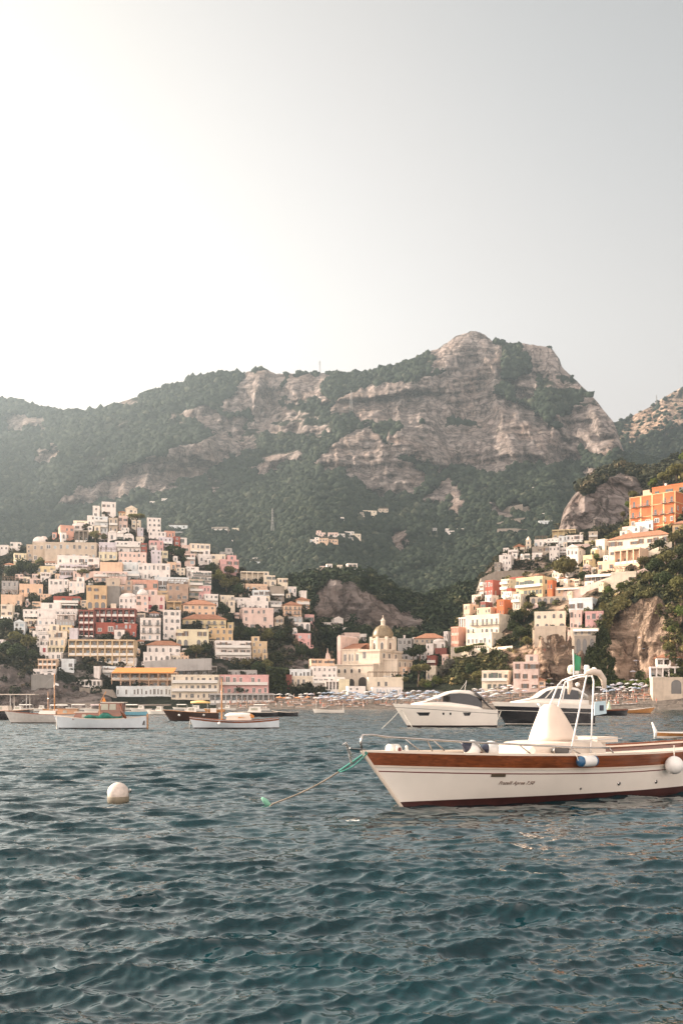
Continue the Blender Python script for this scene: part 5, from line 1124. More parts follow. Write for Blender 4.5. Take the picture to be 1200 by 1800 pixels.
# ================================================================ boats
GEL = plain('gelcoat_white', (.80, .74, .66), 0.32, 0.04, 1.2, coat=.3); PALEHULL = plain('hull_paint_pale_blue', (.62, .67, .70), 0.4, 0.06, 1.5)
BLK = plain('hull_paint_black', (.018, .016, .018), 0.2, 0.2, 1.5, coat=.5); BOOT = plain('antifouling_paint', (.055, .016, .014), 0.55, 0.25, 3.0); BOOTK = plain('antifouling_dark', (.03, .018, .016), 0.6, 0.2, 3.0)
CREAMP = plain('deck_paint_cream', (.70, .60, .50), 0.45, 0.05, 2.0); STEEL = plain('stainless_tube', (.42, .40, .38), 0.22, 0.05, 2.0, metal=1.0); DKRED = plain('stripe_paint_maroon', (.16, .035, .03), .4, .1)
def wood(name, c):
    m, t, b = _nodes(name); n = _tex(t, 3.0, 8, 0.65, sc=(.35, 6, 9), dist=.6); n2 = _tex(t, 1.1, 4, .6, sc=(.6, 1, 2.5))
    col = _ramp(t, n.outputs[0], [(0.25, [x * .35 for x in c]), (0.5, c), (0.75, [min(1, x * 1.7) for x in c])]).outputs[0]
    col = _mix(t, col, [x * .4 for x in c], _ramp(t, n2.outputs[0], [(.45, (0, 0, 0)), (.7, (.7, .7, .7))]).outputs[0])
    t.links.new(col, b.inputs['Base Color']); b.inputs['Roughness'].default_value = .3; b.inputs['Coat Weight'].default_value = .6; b.inputs['Coat Roughness'].default_value = .12; return m
MAHOG = wood('varnished_mahogany', (.22, .062, .020)); WOODO = wood('varnished_pine', (.52, .24, .08)); CANVAS = plain('boat_cover_canvas', (.72, .60, .50), 0.85, 0.05, 2.5, bump=.01)
ROPEW = plain('rope_white', (.66, .62, .54), 0.9, 0.2, 20); BLUEV = plain('fender_blue', (.03, .11, .22), 0.4, .1); NAVY = plain('fender_navy', (.02, .025, .05), .4, .1); VINYL = plain('fender_white', (.78, .76, .72), 0.38, 0.04, 3.0)
class Hull:
    """x: 0 at the bow waterline, aft positive; y negative is the side turned to the camera"""
    def __init__(s, L_, B, zb, zm, zs, rake=.6, transom=.7, tm=.55, bilge=.72, ns=34, stern_rake=0.0, fine=2.2):
        s.L, s.B, s.zb, s.zm, s.zs, s.rake, s.tr, s.tm, s.bilge, s.sr, s.fine = L_, B, zb, zm, zs, rake, transom, tm, bilge, stern_rake, fine
        s.T = np.linspace(0, 1, ns) ** 1.15
    def sheer(s, t):
        a = s.zb + s.zs - 2 * s.zm; return s.zb + (4 * s.zm - 3 * s.zb - s.zs) * t + 2 * a * t * t
    def beam(s, t):
        if t < s.tm: return s.B / 2 * (1 - (1 - t / s.tm) ** s.fine)
        return s.B / 2 * (1 - (1 - s.tr) * ((t - s.tm) / (1 - s.tm)) ** 2)
    def pt(s, t, z):
        S = s.sheer(t); b = s.beam(t); bw = b * (s.bilge * min(1, .35 + 1.1 * t) + .0)
        u = max(0.0, z / S)
        if z >= 0: y = bw + (b - bw) * min(1, u) ** .75
        else: y = bw * max(0.02, 1 - (-z / .45) ** 1.6)
        if z > S: y = b
        x = t * s.L - s.rake * (z / s.zb) * (1 - t) ** 4 + s.sr * (max(z, 0) / s.zs) * t ** 6
        return x, max(y, .012), z
    def strip(s, f0, f1, name, mat, root, n=4, out=0.0, both=True):
        m = MB(); rows = []
        for k in range(n + 1):
            q = k / n; row = []
            for t in s.T:
                S = s.sheer(t); z = f0(S, t) * (1 - q) + f1(S, t) * q; x, y, z = s.pt(t, z); row.append((x, y + out, z))
            rows.append(row)
        ns = len(s.T)
        for sg in (-1, 1):
            m.rings([[(x, sg * y, z) for x, y, z in r] for r in rows], closed=False, cap=False)
        v = [];
        for r in rows: v += [(r[-1][0], -r[-1][1], r[-1][2]), (r[-1][0], r[-1][1], r[-1][2])]
        m.add(v, [(2 * i, 2 * i + 1, 2 * i + 3, 2 * i + 2) for i in range(n)])
        return m.build(name, mat, root, True)
    def deck(s, dz, name, mat, root, t0=0.0, t1=1.0, inset=.02):
        m = MB(); L_, C_, R_ = [], [], []
        for t in np.linspace(t0, t1, 26):
            S = s.sheer(t); x, y, z = s.pt(t, S - dz); y = max(y - inset, .01); L_.append((x, -y, z)); C_.append((x, 0, z + .04)); R_.append((x, y, z))
        m.rings([L_, C_, R_], closed=False, cap=False); return m.build(name, mat, root, True)
    def rim(s, name, mat, root, w=.09, h=.04, dz=0.0):
        m = MB()
        for sg in (-1, 1):
            sec = []
            for t in s.T:
                S = s.sheer(t); x, y, z = s.pt(t, S); z += dz; yi = max(.004, y - w)
                sec.append([(x, sg * (y + .015), z), (x, sg * (y + .015), z + h), (x, sg * yi, z + h), (x, sg * yi, z)])
            m.rings(sec)
        return m.build(name, mat, root)
    def rail_path(s, t0, t1, h, inset, n=16, sg=-1):
        out = []
        for t in np.linspace(t0, t1, n):
            S = s.sheer(t); x, y, z = s.pt(t, S); out.append((x, sg * max(0.02, y - inset), z + (h(t) if callable(h) else h)))
        return out
def at_water(px, py):                      # a point of the sea surface
    D = CH * F / (py - HZ); return Vector(((px - 600) / F * D, D, 0))
def txt(body, size, mat, parent, loc, rot, shear=0.0, name='lettering', ext=.003):
    c = bpy.data.curves.new(name, 'FONT'); c.body = body; c.size = size; c.shear = shear; c.extrude = ext
    o = bpy.data.objects.new(name, c); COL.objects.link(o)
    dg = bpy.context.evaluated_depsgraph_get(); me = bpy.data.meshes.new_from_object(o.evaluated_get(dg)); bpy.data.objects.remove(o); me.name = name
    me.materials.clear(); me.materials.append(mat); q = link(name, me, parent); q.location = loc; q.rotation_euler = rot; return q

# ---------------------------------------------------------------- the near boat
HY = R(33); HB = Vector((1.10, 18.15, 0))
def hero_s(px, v):                          # length along the boat of a point seen in column px, v metres off the centre (near side positive)
    a = (px - 600) / F; c, s_ = math.cos(HY), math.sin(HY)
    return (a * (HB.y - c * v) - (HB.x + s_ * v)) / (c - a * s_)
def hero_z(py, s_, v): return CH - (py - HZ) / F * (HB.y + s_ * math.sin(HY) - v * math.cos(HY))
def make_hero():
    t = thing('motorboat', 'white open boat with a varnished wood band and covered console moored in front', 'boat', HB, HY)
    h = Hull(8.9, 2.5, 1.03, .885, .98, .86, .62, .5, .80, 44, 0.1, 2.0)
    wl = lambda S, tt: .10 + .08 * tt
    h.strip(lambda S, tt: -.40, wl, 'bottom_paint', BOOT, t, 6)
    h.strip(wl, lambda S, tt: S - .36, 'hull', GEL, t, 10)
    h.strip(lambda S, tt: S - .36, lambda S, tt: S - .34, 'stripe', DKRED, t, 1, .004)
    h.strip(lambda S, tt: S - .34, lambda S, tt: S - .255, 'upper_hull', GEL, t, 2)
    h.strip(lambda S, tt: S - .27, lambda S, tt: S - .235, 'rubbing_strake', CREAMP, t, 2, .022)
    h.strip(lambda S, tt: S - .24, lambda S, tt: S - .002, 'wood_band', MAHOG, t, 4, .010)
    h.rim('gunwale', CREAMP, t, .16, .035); h.deck(.10, 'deck', CREAMP, t, 0, 1, .05)
    # inner bulwark of the far side, as a wooden capping
    fr = h.rail_path(.42, 1.0, .045, .06, 24, 1); MB().tube(fr, .03, 6).build('rail_capping', MAHOG, t)
    st = MB(); st.tube([h.pt(0, z)[:1] + (0, z) for z in (-.3, .3, .7, .98, 1.06)], [.03, .032, .034, .04, .03], 8); st.build('stem_post', CREAMP, t)
    # bow rail in stainless tube
    up = lambda tt: .30 - .16 * min(1, tt / .42) + .10 * max(0, .02 - tt) / .02
    near = h.rail_path(.015, .475, up, .10, 18, -1); far = h.rail_path(.015, .475, up, .10, 18, 1); bw = h.pt(0, 1.03)
    r = MB(); nose = [(bw[0] - .02, 0, 1.05), (bw[0] - .05, 0, 1.22), (bw[0] - .01, 0, 1.34)]
    r.tube(nose + near, .020, 8).tube(nose + far, .020, 8)
    for sg, path in ((-1, near), (1, far)):
        for i, dx in ((3, .24), (6, .26), (9, .28), (13, .30), (17, .12)):
            p = Vector(path[i]); tt = min(1, max(0, (p.x + dx) / 8.9)); S = h.sheer(tt); b = h.pt(tt, S); r.tube([p, (p.x + dx, sg * (b[1] - .09), S + .02)], .014, 6)
    r.build('bow_rail', STEEL, t, True)
    # cuddy with its oval window
    s0, s1 = hero_s(902, .2), hero_s(1034, .35); zt = hero_z(1305, 3.6, .3); sec = []
    for q in np.linspace(0, 1, 9):
        x = s0 + (s1 - s0) * q; top = .86 + (zt - .86) * min(1, q / .16) ** .8; w = .50 + .26 * min(1, q * 2.2)
        sec.append([(x, -w - .04, .74), (x, -w, top - .09), (x, -w + .09, top), (x, -w * .3, top + .04), (x, w * .3, top + .04), (x, w - .09, top), (x, w, top - .09), (x, w + .04, .74)])
    cud = MB().rings(sec).build('cuddy', CREAMP, t, False)
    xw = hero_s(985, .78); ov = [(.19 * math.copysign(abs(math.cos(a)) ** .55, math.cos(a)), .062 * math.copysign(abs(math.sin(a)) ** .55, math.sin(a))) for a in np.linspace(0, 6.283, 24, endpoint=False)]
    zc = hero_z(1319, xw, .78)
    pane = MB().slab([(xw + a, zc + b) for a, b in ov], -.80, -.70).build('window', glass_dark(), cud)
    fr = MB().tube([(xw + a * 1.08, -.80, zc + b * 1.12) for a, b in ov + ov[:1]], .012, 6).build('window_frame', STEEL, cud)
    # canvas cover over the console
    c0, c1 = hero_s(939, .0), hero_s(1001, .0); zb = zt + .03; tt0, tt1 = hero_s(956, .0), hero_s(974, .0); zt2 = hero_z(1238, 3.6, 0); secs = []
    for q in np.linspace(0, 1, 10):
        e = q ** 1.15 if q < 1 else 1; a0 = c0 + (tt0 - c0) * q; a1 = c1 + (tt1 - c1) * q ** 1.35; w = .40 * (1 - .62 * q ** 1.2); z = zb + (zt2 - zb) * q
        if q > .95: a0 += .05; a1 -= .06; w *= .7
        cx, rx = (a0 + a1) / 2, (a1 - a0) / 2; ring = []
        for kk in range(28):
            a = 6.283 * kk / 28; cc, ss = math.cos(a), math.sin(a); wob = 1 + .025 * math.sin(5 * a + 3 * q) * (1 - q)
            ring.append((cx + rx * wob * math.copysign(abs(cc) ** .75, cc), w * wob * math.copysign(abs(ss) ** .75, ss), z + .012 * math.sin(7 * a) * (1 - q)))
        secs.append(ring)
    MB().rings(secs).build('console_cover', CANVAS, t, True)
    # roll bar: two legs a side, crossbars, folded bimini, aerials, lights
    RB = MB(); tops = {}
    for sg, pa, pb, ta, tb, tz in ((1, 1001, 1037, 1030, 1043, 1188), (-1, 934, 960, 982, 991, 1199)):
        v0, v1 = sg * .84, sg * .42; A0 = (hero_s(pa, v0), -v0, .90); B0 = (hero_s(pb, v0), -v0, .90); xa, xb = hero_s(ta, v1), hero_s(tb, v1); za = hero_z(tz, xa, v1); zb_ = hero_z(tz + 3, xb, v1)
        lerp = lambda p, q, k: tuple(p[i] + (q[i] - p[i]) * k for i in range(3))
        At, Bt = (xa, -v1, za), (xb, -v1, zb_)
        RB.tube([A0, lerp(A0, At, .5), lerp(A0, At, .95), (xa + .06, -v1 * .92, za + .035)], .017, 8).tube([B0, lerp(B0, Bt, .5), lerp(B0, Bt, .95), (xb - .01, -v1 * .9, zb_ + .04)], .017, 8); tops[sg] = (xa + .06, -v1 * .92, za + .035); tops[sg * 2] = (xb - .01, -v1 * .9, zb_ + .04)
        RB.tube([lerp(A0, At, .18), lerp(B0, Bt, .18), lerp(lerp(B0, Bt, .18), (B0[0] + .9, B0[1], 1.19), 1.0)], .013, 6)
    mid = lambda a, b: tuple((a[i] + b[i]) / 2 + (.03 if i == 2 else 0) for i in range(3))
    RB.tube([tops[1], mid(tops[1], tops[-1]), tops[-1]], .017, 8).tube([tops[2], mid(tops[2], tops[-2]), tops[-2]], .017, 8)
    OX, OZ = tops[1][0] - 4.42, tops[1][2] - 2.50
    rb = RB.build('roll_bar', plain('white_tube', (.76, .73, .70), .3, .05), t, True)
    n_before = set(bpy.data.objects)
    MB().tube([(4.30, -.44, 2.52), (4.45, -.46, 2.555), (4.68, -.46, 2.53), (4.80, -.47, 2.40), (4.82, -.47, 2.22)], [.04, .062, .07, .062, .045], 10).build('folded_awning', CANVAS, t, True)
    MB().tube([(4.72, .40, 2.44), (4.76, .42, 2.28), (4.74, .44, 2.1)], [.06, .055, .02], 10).build('folded_awning', CANVAS, t, True)
    ln = MB().lathe([(.06, 0), (.09, .03), (.10, .10), (.085, .17), (.04, .2)], 14, (4.72, .32, 2.52)); ln.build('radar_dome', plain('lamp_plastic', (.76, .70, .52), .35, .05), t, True)
    sl = MB().lathe([(.035, 0), (.035, .07), (.06, .09), (.06, .16), (.04, .2)], 12, (4.62, -.18, 2.50)); sl.build('navigation_light', VINYL, t, True)
    s2 = MB().ball((4.60, -.40, 2.585), .062, 12, 8); s2.build('horn', VINYL, t, True)
    s3 = MB().box(4.52, 4.60, -.06, .06, 2.52, 2.58).box(4.5, 4.56, .1, .2, 2.52, 2.56); s3.build('light_bracket', RAILM, t)
    fs = MB().tube([(4.52, .08, 2.5), (4.50, .08, 3.03)], .016, 6).build('flagstaff', TRIM, t)
    fl = MB(); pts = [[(4.52 + .14 * u + .02 * math.sin(9 * u + 4 * v_), .08 - .07 * u + .03 * math.sin(7 * u), 2.96 - .40 * v_ - .12 * u) for u in np.linspace(0, 1, 7) ] for v_ in np.linspace(0, 1, 7)]
    fl.rings(pts, closed=False, cap=False); fg = fl.build('flag', plain('flag_cloth_green', (.05, .26, .13), .8, .1), fs, True)
    sd = fg.modifiers.new('cloth', 'SOLIDIFY'); sd.thickness = .006
    pn = MB().slab([(4.52, 1.94), (4.83, 1.96), (4.86, 1.70), (4.50, 1.66)], -.50, -.485).build('pennant', plain('pennant_cloth', (.50, .64, .70), .8, .05), t)
    MB().slab([(4.65, 1.87), (4.76, 1.87), (4.76, 1.76), (4.65, 1.76)], -.512, -.503).build('pennant_mark', NAVY, pn)
    for o_ in set(bpy.data.objects) - n_before:
        if o_.parent == t: o_.location = (o_.location[0] + OX, o_.location[1], o_.location[2] + OZ)
    # seat pad behind the console, far stern bits
    x0, x1 = hero_s(1020, 0), hero_s(1056, 0); zz = hero_z(1300, x0, 0)
    MB().box(x0, x1, -.45, .45, zz - .05, zz + .06).build('seat', CREAMP, t); MB().box(x0 + .1, x1 - .2, -.3, .3, .75, zz - .053).build('seat_base', GEL, t)
    # foredeck gear
    w0 = hero_s(683, 0); wz = 1.0
    MB().rings([[(w0 + x, .11 * math.cos(a), wz + .07 + .09 * math.sin(a)) for a in np.linspace(0, 6.283, 16, endpoint=False)] for x in (0, .03, .18, .2)]).build('windlass', GEL, t, True)
    wd = MB().rings([[(hero_s(692, .0) + .06 * math.cos(a), y, wz + .06 + .075 * math.sin(a)) for a in np.linspace(0, 6.283, 18, endpoint=False)] for y in (-.17, -.06)]).build('rope_drum', GEL, t, True)
    MB().rings([[(hero_s(692, .0) + .035 * math.cos(a), y, wz + .06 + .045 * math.sin(a)) for a in np.linspace(0, 6.283, 18, endpoint=False)] for y in (-.178, -.168)]).build('drum_cap', DKRED, wd)
    MB().lathe([(.05, 0), (.055, .06), (.03, .1), (.025, .15), (.008, .17)], 12, (hero_s(713, .1), -.12, .97)).build('bollard', GEL, t, True)
    # anchor on the bow roller
    ax = bw[0] - .30; a_ = MB().tube([(ax + .36, 0, 1.07), (ax + .02, 0, 1.10)], .022, 6).tube([(ax - .06, -.0, 1.20), (ax + .02, 0, 1.02), (ax + .05, 0, .84)], [.02, .03, .018], 6)
    a_.tube([(ax - .10, -.05, 1.17), (ax - .04, 0, 1.21), (ax - .10, .05, 1.17)], [.008, .016, .008], 6); a_.build('anchor', STEEL, t)
    # hull fittings and the name
    def side(px, py, dv=0.02):
        x = hero_s(px, 1.0); v_ = 1.0
        for _ in range(12):
            z = hero_z(py, x, v_); t_ = min(1, max(0, x / 8.9))
            for _k in range(6): t_ = min(1, max(0, t_ + (x - h.pt(t_, z)[0]) / 8.9))
            v_ = h.pt(t_, z)[1] + dv; x = hero_s(px, v_)
        return x, -v_, z
    for (px, py) in ((1087, 1377), (1152, 1374)):
        x, y, z = side(px, py, .0); MB().ball((x, y, z), .042, 14, 8, (1, .6, 1)).build('skin_fitting', STEEL, t, True); MB().ball((x, y - .018, z + .005), .022, 10, 6).build('outlet_hole', BLK, t, True)
    x, y, z = side(1020, 1386, 0); MB().ball((x, y, z), .026, 12, 6, (1, .5, 1)).build('outlet_hole', BLK, t, True)
    def plate(name, px0, px1, py, dv):      # an empty frame lying on the planking: x along the hull, z up the flare
        a, b_ = Vector(side(px0, py, dv)), Vector(side(px1, py, dv)); u = Vector(side((px0 + px1) / 2, py - 6, dv)) - Vector(side((px0 + px1) / 2, py + 6, dv))
        ex = (b_ - a).normalized(); ez = (u - ex * u.dot(ex)).normalized(); ey = ez.cross(ex); m = Matrix((ex, ey, ez)).transposed().to_4x4(); m.translation = a; return m, (b_ - a).length
    m_, ln_ = plate('vent', 863, 888, 1363, .012); vt = MB().box(0, ln_, -.004, .03, -.03, .03)
    for k in range(4): vt.box(.012, ln_ - .012, -.010, -.0045, -.022 + k * .0135, -.015 + k * .0135)
    vo_ = vt.build('vent', plain('vent_brass', (.16, .13, .09), .4, .1, metal=.4), t); vo_.matrix_local = m_
    m_, ln_ = plate('name', 875, 938, 1379, .008)
    q = txt('Fratelli Aprea 7.50', .105, plain('name_lettering', (.22, .15, .12), .5, .1), t, (0, 0, 0), (0, 0, 0), .42)
    k_ = ln_ / max(.01, max(v.co.x for v in q.data.vertices)); q.matrix_local = m_ @ Matrix.Rotation(R(90), 4, 'X') @ Matrix.Diagonal((k_, 1, 1, 1))
    return t, h, side
HERO, HH, hero_side = make_hero()
def hero_world(x, y, z): return HB + Matrix.Rotation(HY, 3, 'Z') @ Vector((x, y, z))
# fenders hang on or lie in the boat: things of their own
def fender_ball(loc, r, label, cap, axis, strap=None):
    t = thing('ball_fender', label, 'fender', loc); t.rotation_euler = axis
    MB().ball((0, 0, 0), r, 24, 14).build('ball', VINYL, t, True)
    if cap: MB().lathe([(r * .74, r * .68), (r * .62, r * .80), (r * .3, r * 1.18), (r * .16, r * 1.45), (r * .05, r * 1.5)], 18).build('cap', cap, t, True)
    if strap: MB().tube([(0, 0, r * .95), (0, 0, r + strap)], .012, 6).build('strap', ROPEW, t)
    return t
s_ = hero_s(829, .45); fender_ball(hero_world(s_, -.45, HH.sheer(s_ / 8.9) - .10 + .19), .165, 'white ball fender with navy cap lying left on the foredeck of the near boat', NAVY, (R(4), R(-66), HY - R(10)))
s_ = hero_s(862, .45); fender_ball(hero_world(s_, -.45, HH.sheer(s_ / 8.9) - .10 + .19), .160, 'white ball fender with pointed navy cap lying right beside the console on the near boat', NAVY, (0, R(-86), HY - R(10)))
x, y, z = hero_side(1184, 1345, .19); fender_ball(hero_world(x, y, z), .185, 'white ball fender hanging on the wood band near the right edge', None, (0, 0, HY), .22)
x, y, z = hero_side(1032, 1338, .12); t = thing('cylinder_fender', 'white cylinder fender with blue ends hanging level on the wood band', 'fender', hero_world(x, y, z), HY); rr = .105
MB().rings([[(a, rr * q * math.cos(b), rr * q * math.sin(b)) for b in np.linspace(0, 6.283, 20, endpoint=False)] for a, q in ((-.16, .97), (-.155, 1), (.155, 1), (.16, .97))]).build('body', VINYL, t, True)
for sg in (-1, 1): MB().rings([[(sg * a, rr * q * math.cos(b), rr * q * math.sin(b)) for b in np.linspace(0, 6.283, 20, endpoint=False)] for a, q in ((.162, .99), (.20, .95), (.23, .7), (.245, .3), (.25, .1))]).build('end_cap', BLUEV, t, True)
for sg in (-1, 1): MB().tube([(sg * .24, 0, 0), (sg * .26, .06, .16)], .009, 6).build('cord', ROPEW, t)
# bow mooring line and its float
b0 = hero_world(HH.pt(0, 1.0)[0] + .02, -.05, 1.02); e0 = at_water(474, 1415); ln = thing('mooring_rope', 'long mooring rope from the near bow into the water, teal at its upper end', 'rope', e0)
pts = [b0 + (e0 - b0) * q + Vector((0, 0, -.10 * math.sin(math.pi * q))) for q in np.linspace(0, 1, 30)]; pts[-1].z = -.03
MB().tube([p - e0 for p in pts], .015, 7).build('line', plain('rope_weathered', (.20, .165, .13), .9, .25, 12), ln, True)
MB().tube([p - e0 + Vector((0, 0, .012)) for p in pts[:9]], .021, 8).build('sleeve', plain('rope_teal', (.04, .22, .18), .8, .15, 12), ln, True)
MB().tube([p - e0 + Vector((.02, -.03, -.055 * math.sin(math.pi * k / 8))) for k, p in enumerate(pts[:9])], .012, 7).build('chafe_line', _M['rope_teal'], ln, True)
w = at_water(468, 1414); fl = thing('line_float', 'pale green float at the water end of the mooring rope', 'float', w, R(20))
MB().tube([(-.09, 0, .13), (-.03, 0, .08), (.05, 0, -.02), (.09, 0, -.06)], [.02, .05, .05, .02], 10).build('bottle', plain('float_plastic_green', (.20, .45, .32), .35, .1), fl, True)
w = at_water(208, 1410); bu = thing('mooring_buoy', 'white round mooring buoy floating alone in open water', 'buoy', w)
MB().ball((0, 0, .175), .205, 32, 18).build('ball', plain('buoy_vinyl', (.66, .57, .50), .5, .22, 5.0), bu, True); MB().lathe([(.200, -.08), (.2065, .03), (.207, .07), (.203, .085)], 32, (0, 0, 0.03)).build('waterline_growth', plain('buoy_slime', (.20, .17, .12), .7, .2, 6), bu, True)
MB().tube([(.19, 0, .2), (.235, 0, .2), (.24, -.02, .26)], .02, 8).build('eye', STEEL, bu, True)

# ---------------------------------------------------------------- boats at anchor
def small_hull(t, L_, B, zb, zm, zs, hullm, boot=BOOTK, rim=CREAMP, transom=.6, rake=.5, deckm=CREAMP, stripe=None, bil=.75, dz=.10):
    h = Hull(L_, B, zb, zm, zs, rake, transom, .5, bil, 26)
    h.strip(lambda S, q: -.35, lambda S, q: .10, 'bottom_paint', boot, t, 3); h.strip(lambda S, q: .10, lambda S, q: S, 'hull', hullm, t, 6)
    if stripe: h.strip(lambda S, q: S - .16, lambda S, q: S - .04, 'stripe', stripe, t, 1, .008)
    h.rim('gunwale', rim, t, .09, .05); h.deck(dz, 'deck', deckm, t); return h
def cabin(t, name, x0, x1, w, z0, z1, mat, roofm=None, slope0=.3, slope1=.05, win=None):
    m = MB(); h = z1 - z0
    m.rings([[(x0, -w, z0), (x1, -w, z0), (x1, w, z0), (x0, w, z0)], [(x0 + slope0 * h, -w * .93, z1), (x1 - slope1 * h, -w * .93, z1), (x1 - slope1 * h, w * .93, z1), (x0 + slope0 * h, w * .93, z1)]])
    c = m.build(name, mat, t)
    if roofm: MB().box(x0 + slope0 * h - .12, x1 - slope1 * h + .12, -w * 1.0, w * 1.0, z1 + .003, z1 + .07).build('cabin_roof', roofm, t)
    for (a, b, q0, q1) in win or []:
        MB().slab([(x0 + a * (x1 - x0), z0 + q0 * h), (x0 + b * (x1 - x0), z0 + q0 * h), (x0 + b * (x1 - x0), z0 + q1 * h), (x0 + a * (x1 - x0) + .04, z0 + q1 * h)], -w * 1.0 - .012, -w * .9).build('window', plain('cabin_glass', (.45, .43, .34), .08, .15, 2.0), c)
    return c
def mast(t, x, h, mat, r=.06): MB().tube([(x, 0, .3), (x, 0, h)], [r, r * .6], 8).build('mast', mat, t, True)
# cabin gozzo
w = at_water(104, 1281.5); t = thing('cabin_boat', 'white wooden boat with a mahogany wheelhouse and green tarpaulin at anchor on the left', 'boat', w, R(3)); L_ = 6.4
h = small_hull(t, L_, 2.1, .98, .72, .92, PALEHULL, transom=.35, rake=.35)
cabin(t, 'fore_cabin', 1.1, 3.0, .70, .7, 1.20, MAHOG, CREAMP, .5, 0, [(.36, .52, .3, .75)]); cabin(t, 'wheelhouse', 2.75, 4.6, .78, .7, 1.92, MAHOG, CREAMP, .42, -.12, [(.24, .52, .58, .94), (.56, .82, .58, .94)])
MB().tube([(4.55, -.75, 1.85), (4.70, -.76, 1.3), (4.98, -.78, .78)], [.06, .12, .10], 8).build('curtain', MAHOG, t, True)
MB().box(3.05, 3.12, -.78, -.70, .7, 1.86).build('window_post', WOODO, t)
m = MB(); m.rings([[(2.0 + .34 * i, -.78 - .16 * math.sin(math.pi * j / 5) - .02 * math.sin(i * 2.1 + j), .70 + (.60 - .075 * abs(i - 4)) * math.sin(math.pi * j / 10) * (.75 + .25 * math.sin(i * 1.7))) for j in range(7)] for i in range(9)], closed=False, cap=False)
tarp = m.build('tarpaulin', plain('tarpaulin_green', (.03, .20, .15), .6, .45, 2.0), t, True); tarp.modifiers.new('cloth', 'SOLIDIFY').thickness = .02
MB().tube([(3.0, 0, 1.98), (3.30, 0, 2.55), (3.42, 0, 2.75)], .03, 6).build('flagstaff', WOODO, t); MB().slab([(3.14, 2.02), (3.4, 2.0), (3.36, 2.16), (3.28, 2.36)], -.05, .05).build('furled_flag', AWN['o'], t)
MB().box(6.38, 6.5, -.10, .10, -.1, 1.10).build('rudder', WOODO, t); MB().box(6.05, 6.3, -.42, -.2, .3, .62).build('outboard_bracket', BLK, t)
tag(MB().tube([at_water(100, 1283) + Vector((0, 0, -.1)), Vector((w.x - .2, w.y, .95))], .02, 5).build('mooring_rope', ROPEW), 'thin rope from the bow of the mahogany cabin boat into the sea', 'rope')
# mast gozzo
w = at_water(341, 1281); t = thing('sailing_boat', 'low white boat with a bare wooden mast and a folded orange cover', 'boat', w, R(4)); L_ = 6.3
h = small_hull(t, L_, 2.0, .86, .60, .80, PALEHULL, rim=MAHOG, transom=.3, rake=.35, stripe=MAHOG); mast(t, 2.05, 3.75, WOODO, .065)
cabin(t, 'cuddy', 2.35, 4.3, .60, .55, .98, CREAMP, None, .3, .3); MB().rings([[(x, .55 * math.cos(a) * q, .93 + .27 * math.sin(a) * q) for a in np.linspace(0, math.pi, 10)] for x, q in ((2.3, .5), (2.6, 1), (3.6, 1.05), (4.1, .9), (4.35, .4))]).build('cockpit_cover', AWN['w'], t, True)
MB().rings([[(x, .57 * math.cos(a) * q, .80 + .33 * math.sin(a) * q) for a in np.linspace(0, math.pi, 10)] for x, q in ((3.15, .9), (3.3, 1.04), (4.2, 1.0), (4.45, .5))]).build('spray_hood', AWN['o'], t, True)
f = fender_ball(w + Vector((2.0, -.95, .42)), .11, 'small white ball fender on the side of the boat with the bare mast', None, (0, 0, 0), .15)
MB().tube([(-.25, 0, .86), (-.30, 0, .5), (-.36, 0, -.1)], .02, 5).build('painter', ROPEW, t)
# dark motor launch with yellow bimini
w = at_water(299, 1267); t = thing('motor_launch', 'dark hulled motor launch with a yellow canvas top behind the low white boat', 'boat', w, R(8)); L_ = 5.2
h = small_hull(t, L_, 2.1, 1.15, .92, .85, plain('hull_paint_brown', (.05, .028, .022), .3, .15), rim=WOODO, transom=.85, rake=.75, dz=.08)
cabin(t, 'cuddy', 1.6, 2.8, .75, .9, 1.45, GEL, None, .6, 0, [(.3, .8, .4, .85)]); pp = MB()
for x in (2.4, 4.0):
    for y in (-.8, .8): pp.tube([(x, y, .85), (x, y, 1.95)], .02, 6)
pp.build('canopy_frame', STEEL, t); MB().rings([[(x, .95 * math.cos(a), 1.88 + .28 * math.sin(a) * q) for a in np.linspace(0, math.pi, 9)] for x, q in ((2.2, .7), (2.9, 1.1), (3.6, 1.1), (4.3, .6))]).build('canopy', plain('awning_canvas_yellow', (.78, .52, .20), .8, .08), t, True)
for i in range(2): MB().ball((1.0 + 2.6 * i, -1.0, .62), .12, 12, 8).build('fender', VINYL, t, True)
MB().box(4.3, 4.95, -.5, .5, .85, 1.35).build('seat', GEL, t)
# ketch at the left
w = at_water(20, 1271.5); t = thing('wooden_sailboat', 'grey white wooden sailboat with a tall pink brown mast at the left edge', 'boat', w, R(5)); L_ = 7.0
h = small_hull(t, L_, 2.2, 1.15, .82, .95, plain('hull_paint_grey', (.55, .52, .48), .4, .1), rim=MAHOG, transom=.4, rake=.6)
mast(t, 4.0, 4.7, WOODO, .07); mast(t, 3.4, 3.0, WOODO, .04); cabin(t, 'deckhouse', 4.3, 6.2, .62, .8, 1.32, WOODO, WOODO, .2, .1, [(.3, .5, .3, .8)]); cabin(t, 'cuddy', 2.6, 4.2, .60, .8, 1.2, GEL, None, .4, 0)
MB().slab([(4.05, 3.85), (4.4, 3.7), (4.4, 3.52), (4.05, 3.6)], -.01, .01).build('pennant', VINYL, t); MB().tube([(-.1, 0, 1.1), (3.98, 0, 4.4)], .012, 4).build('forestay', RAILM, t)
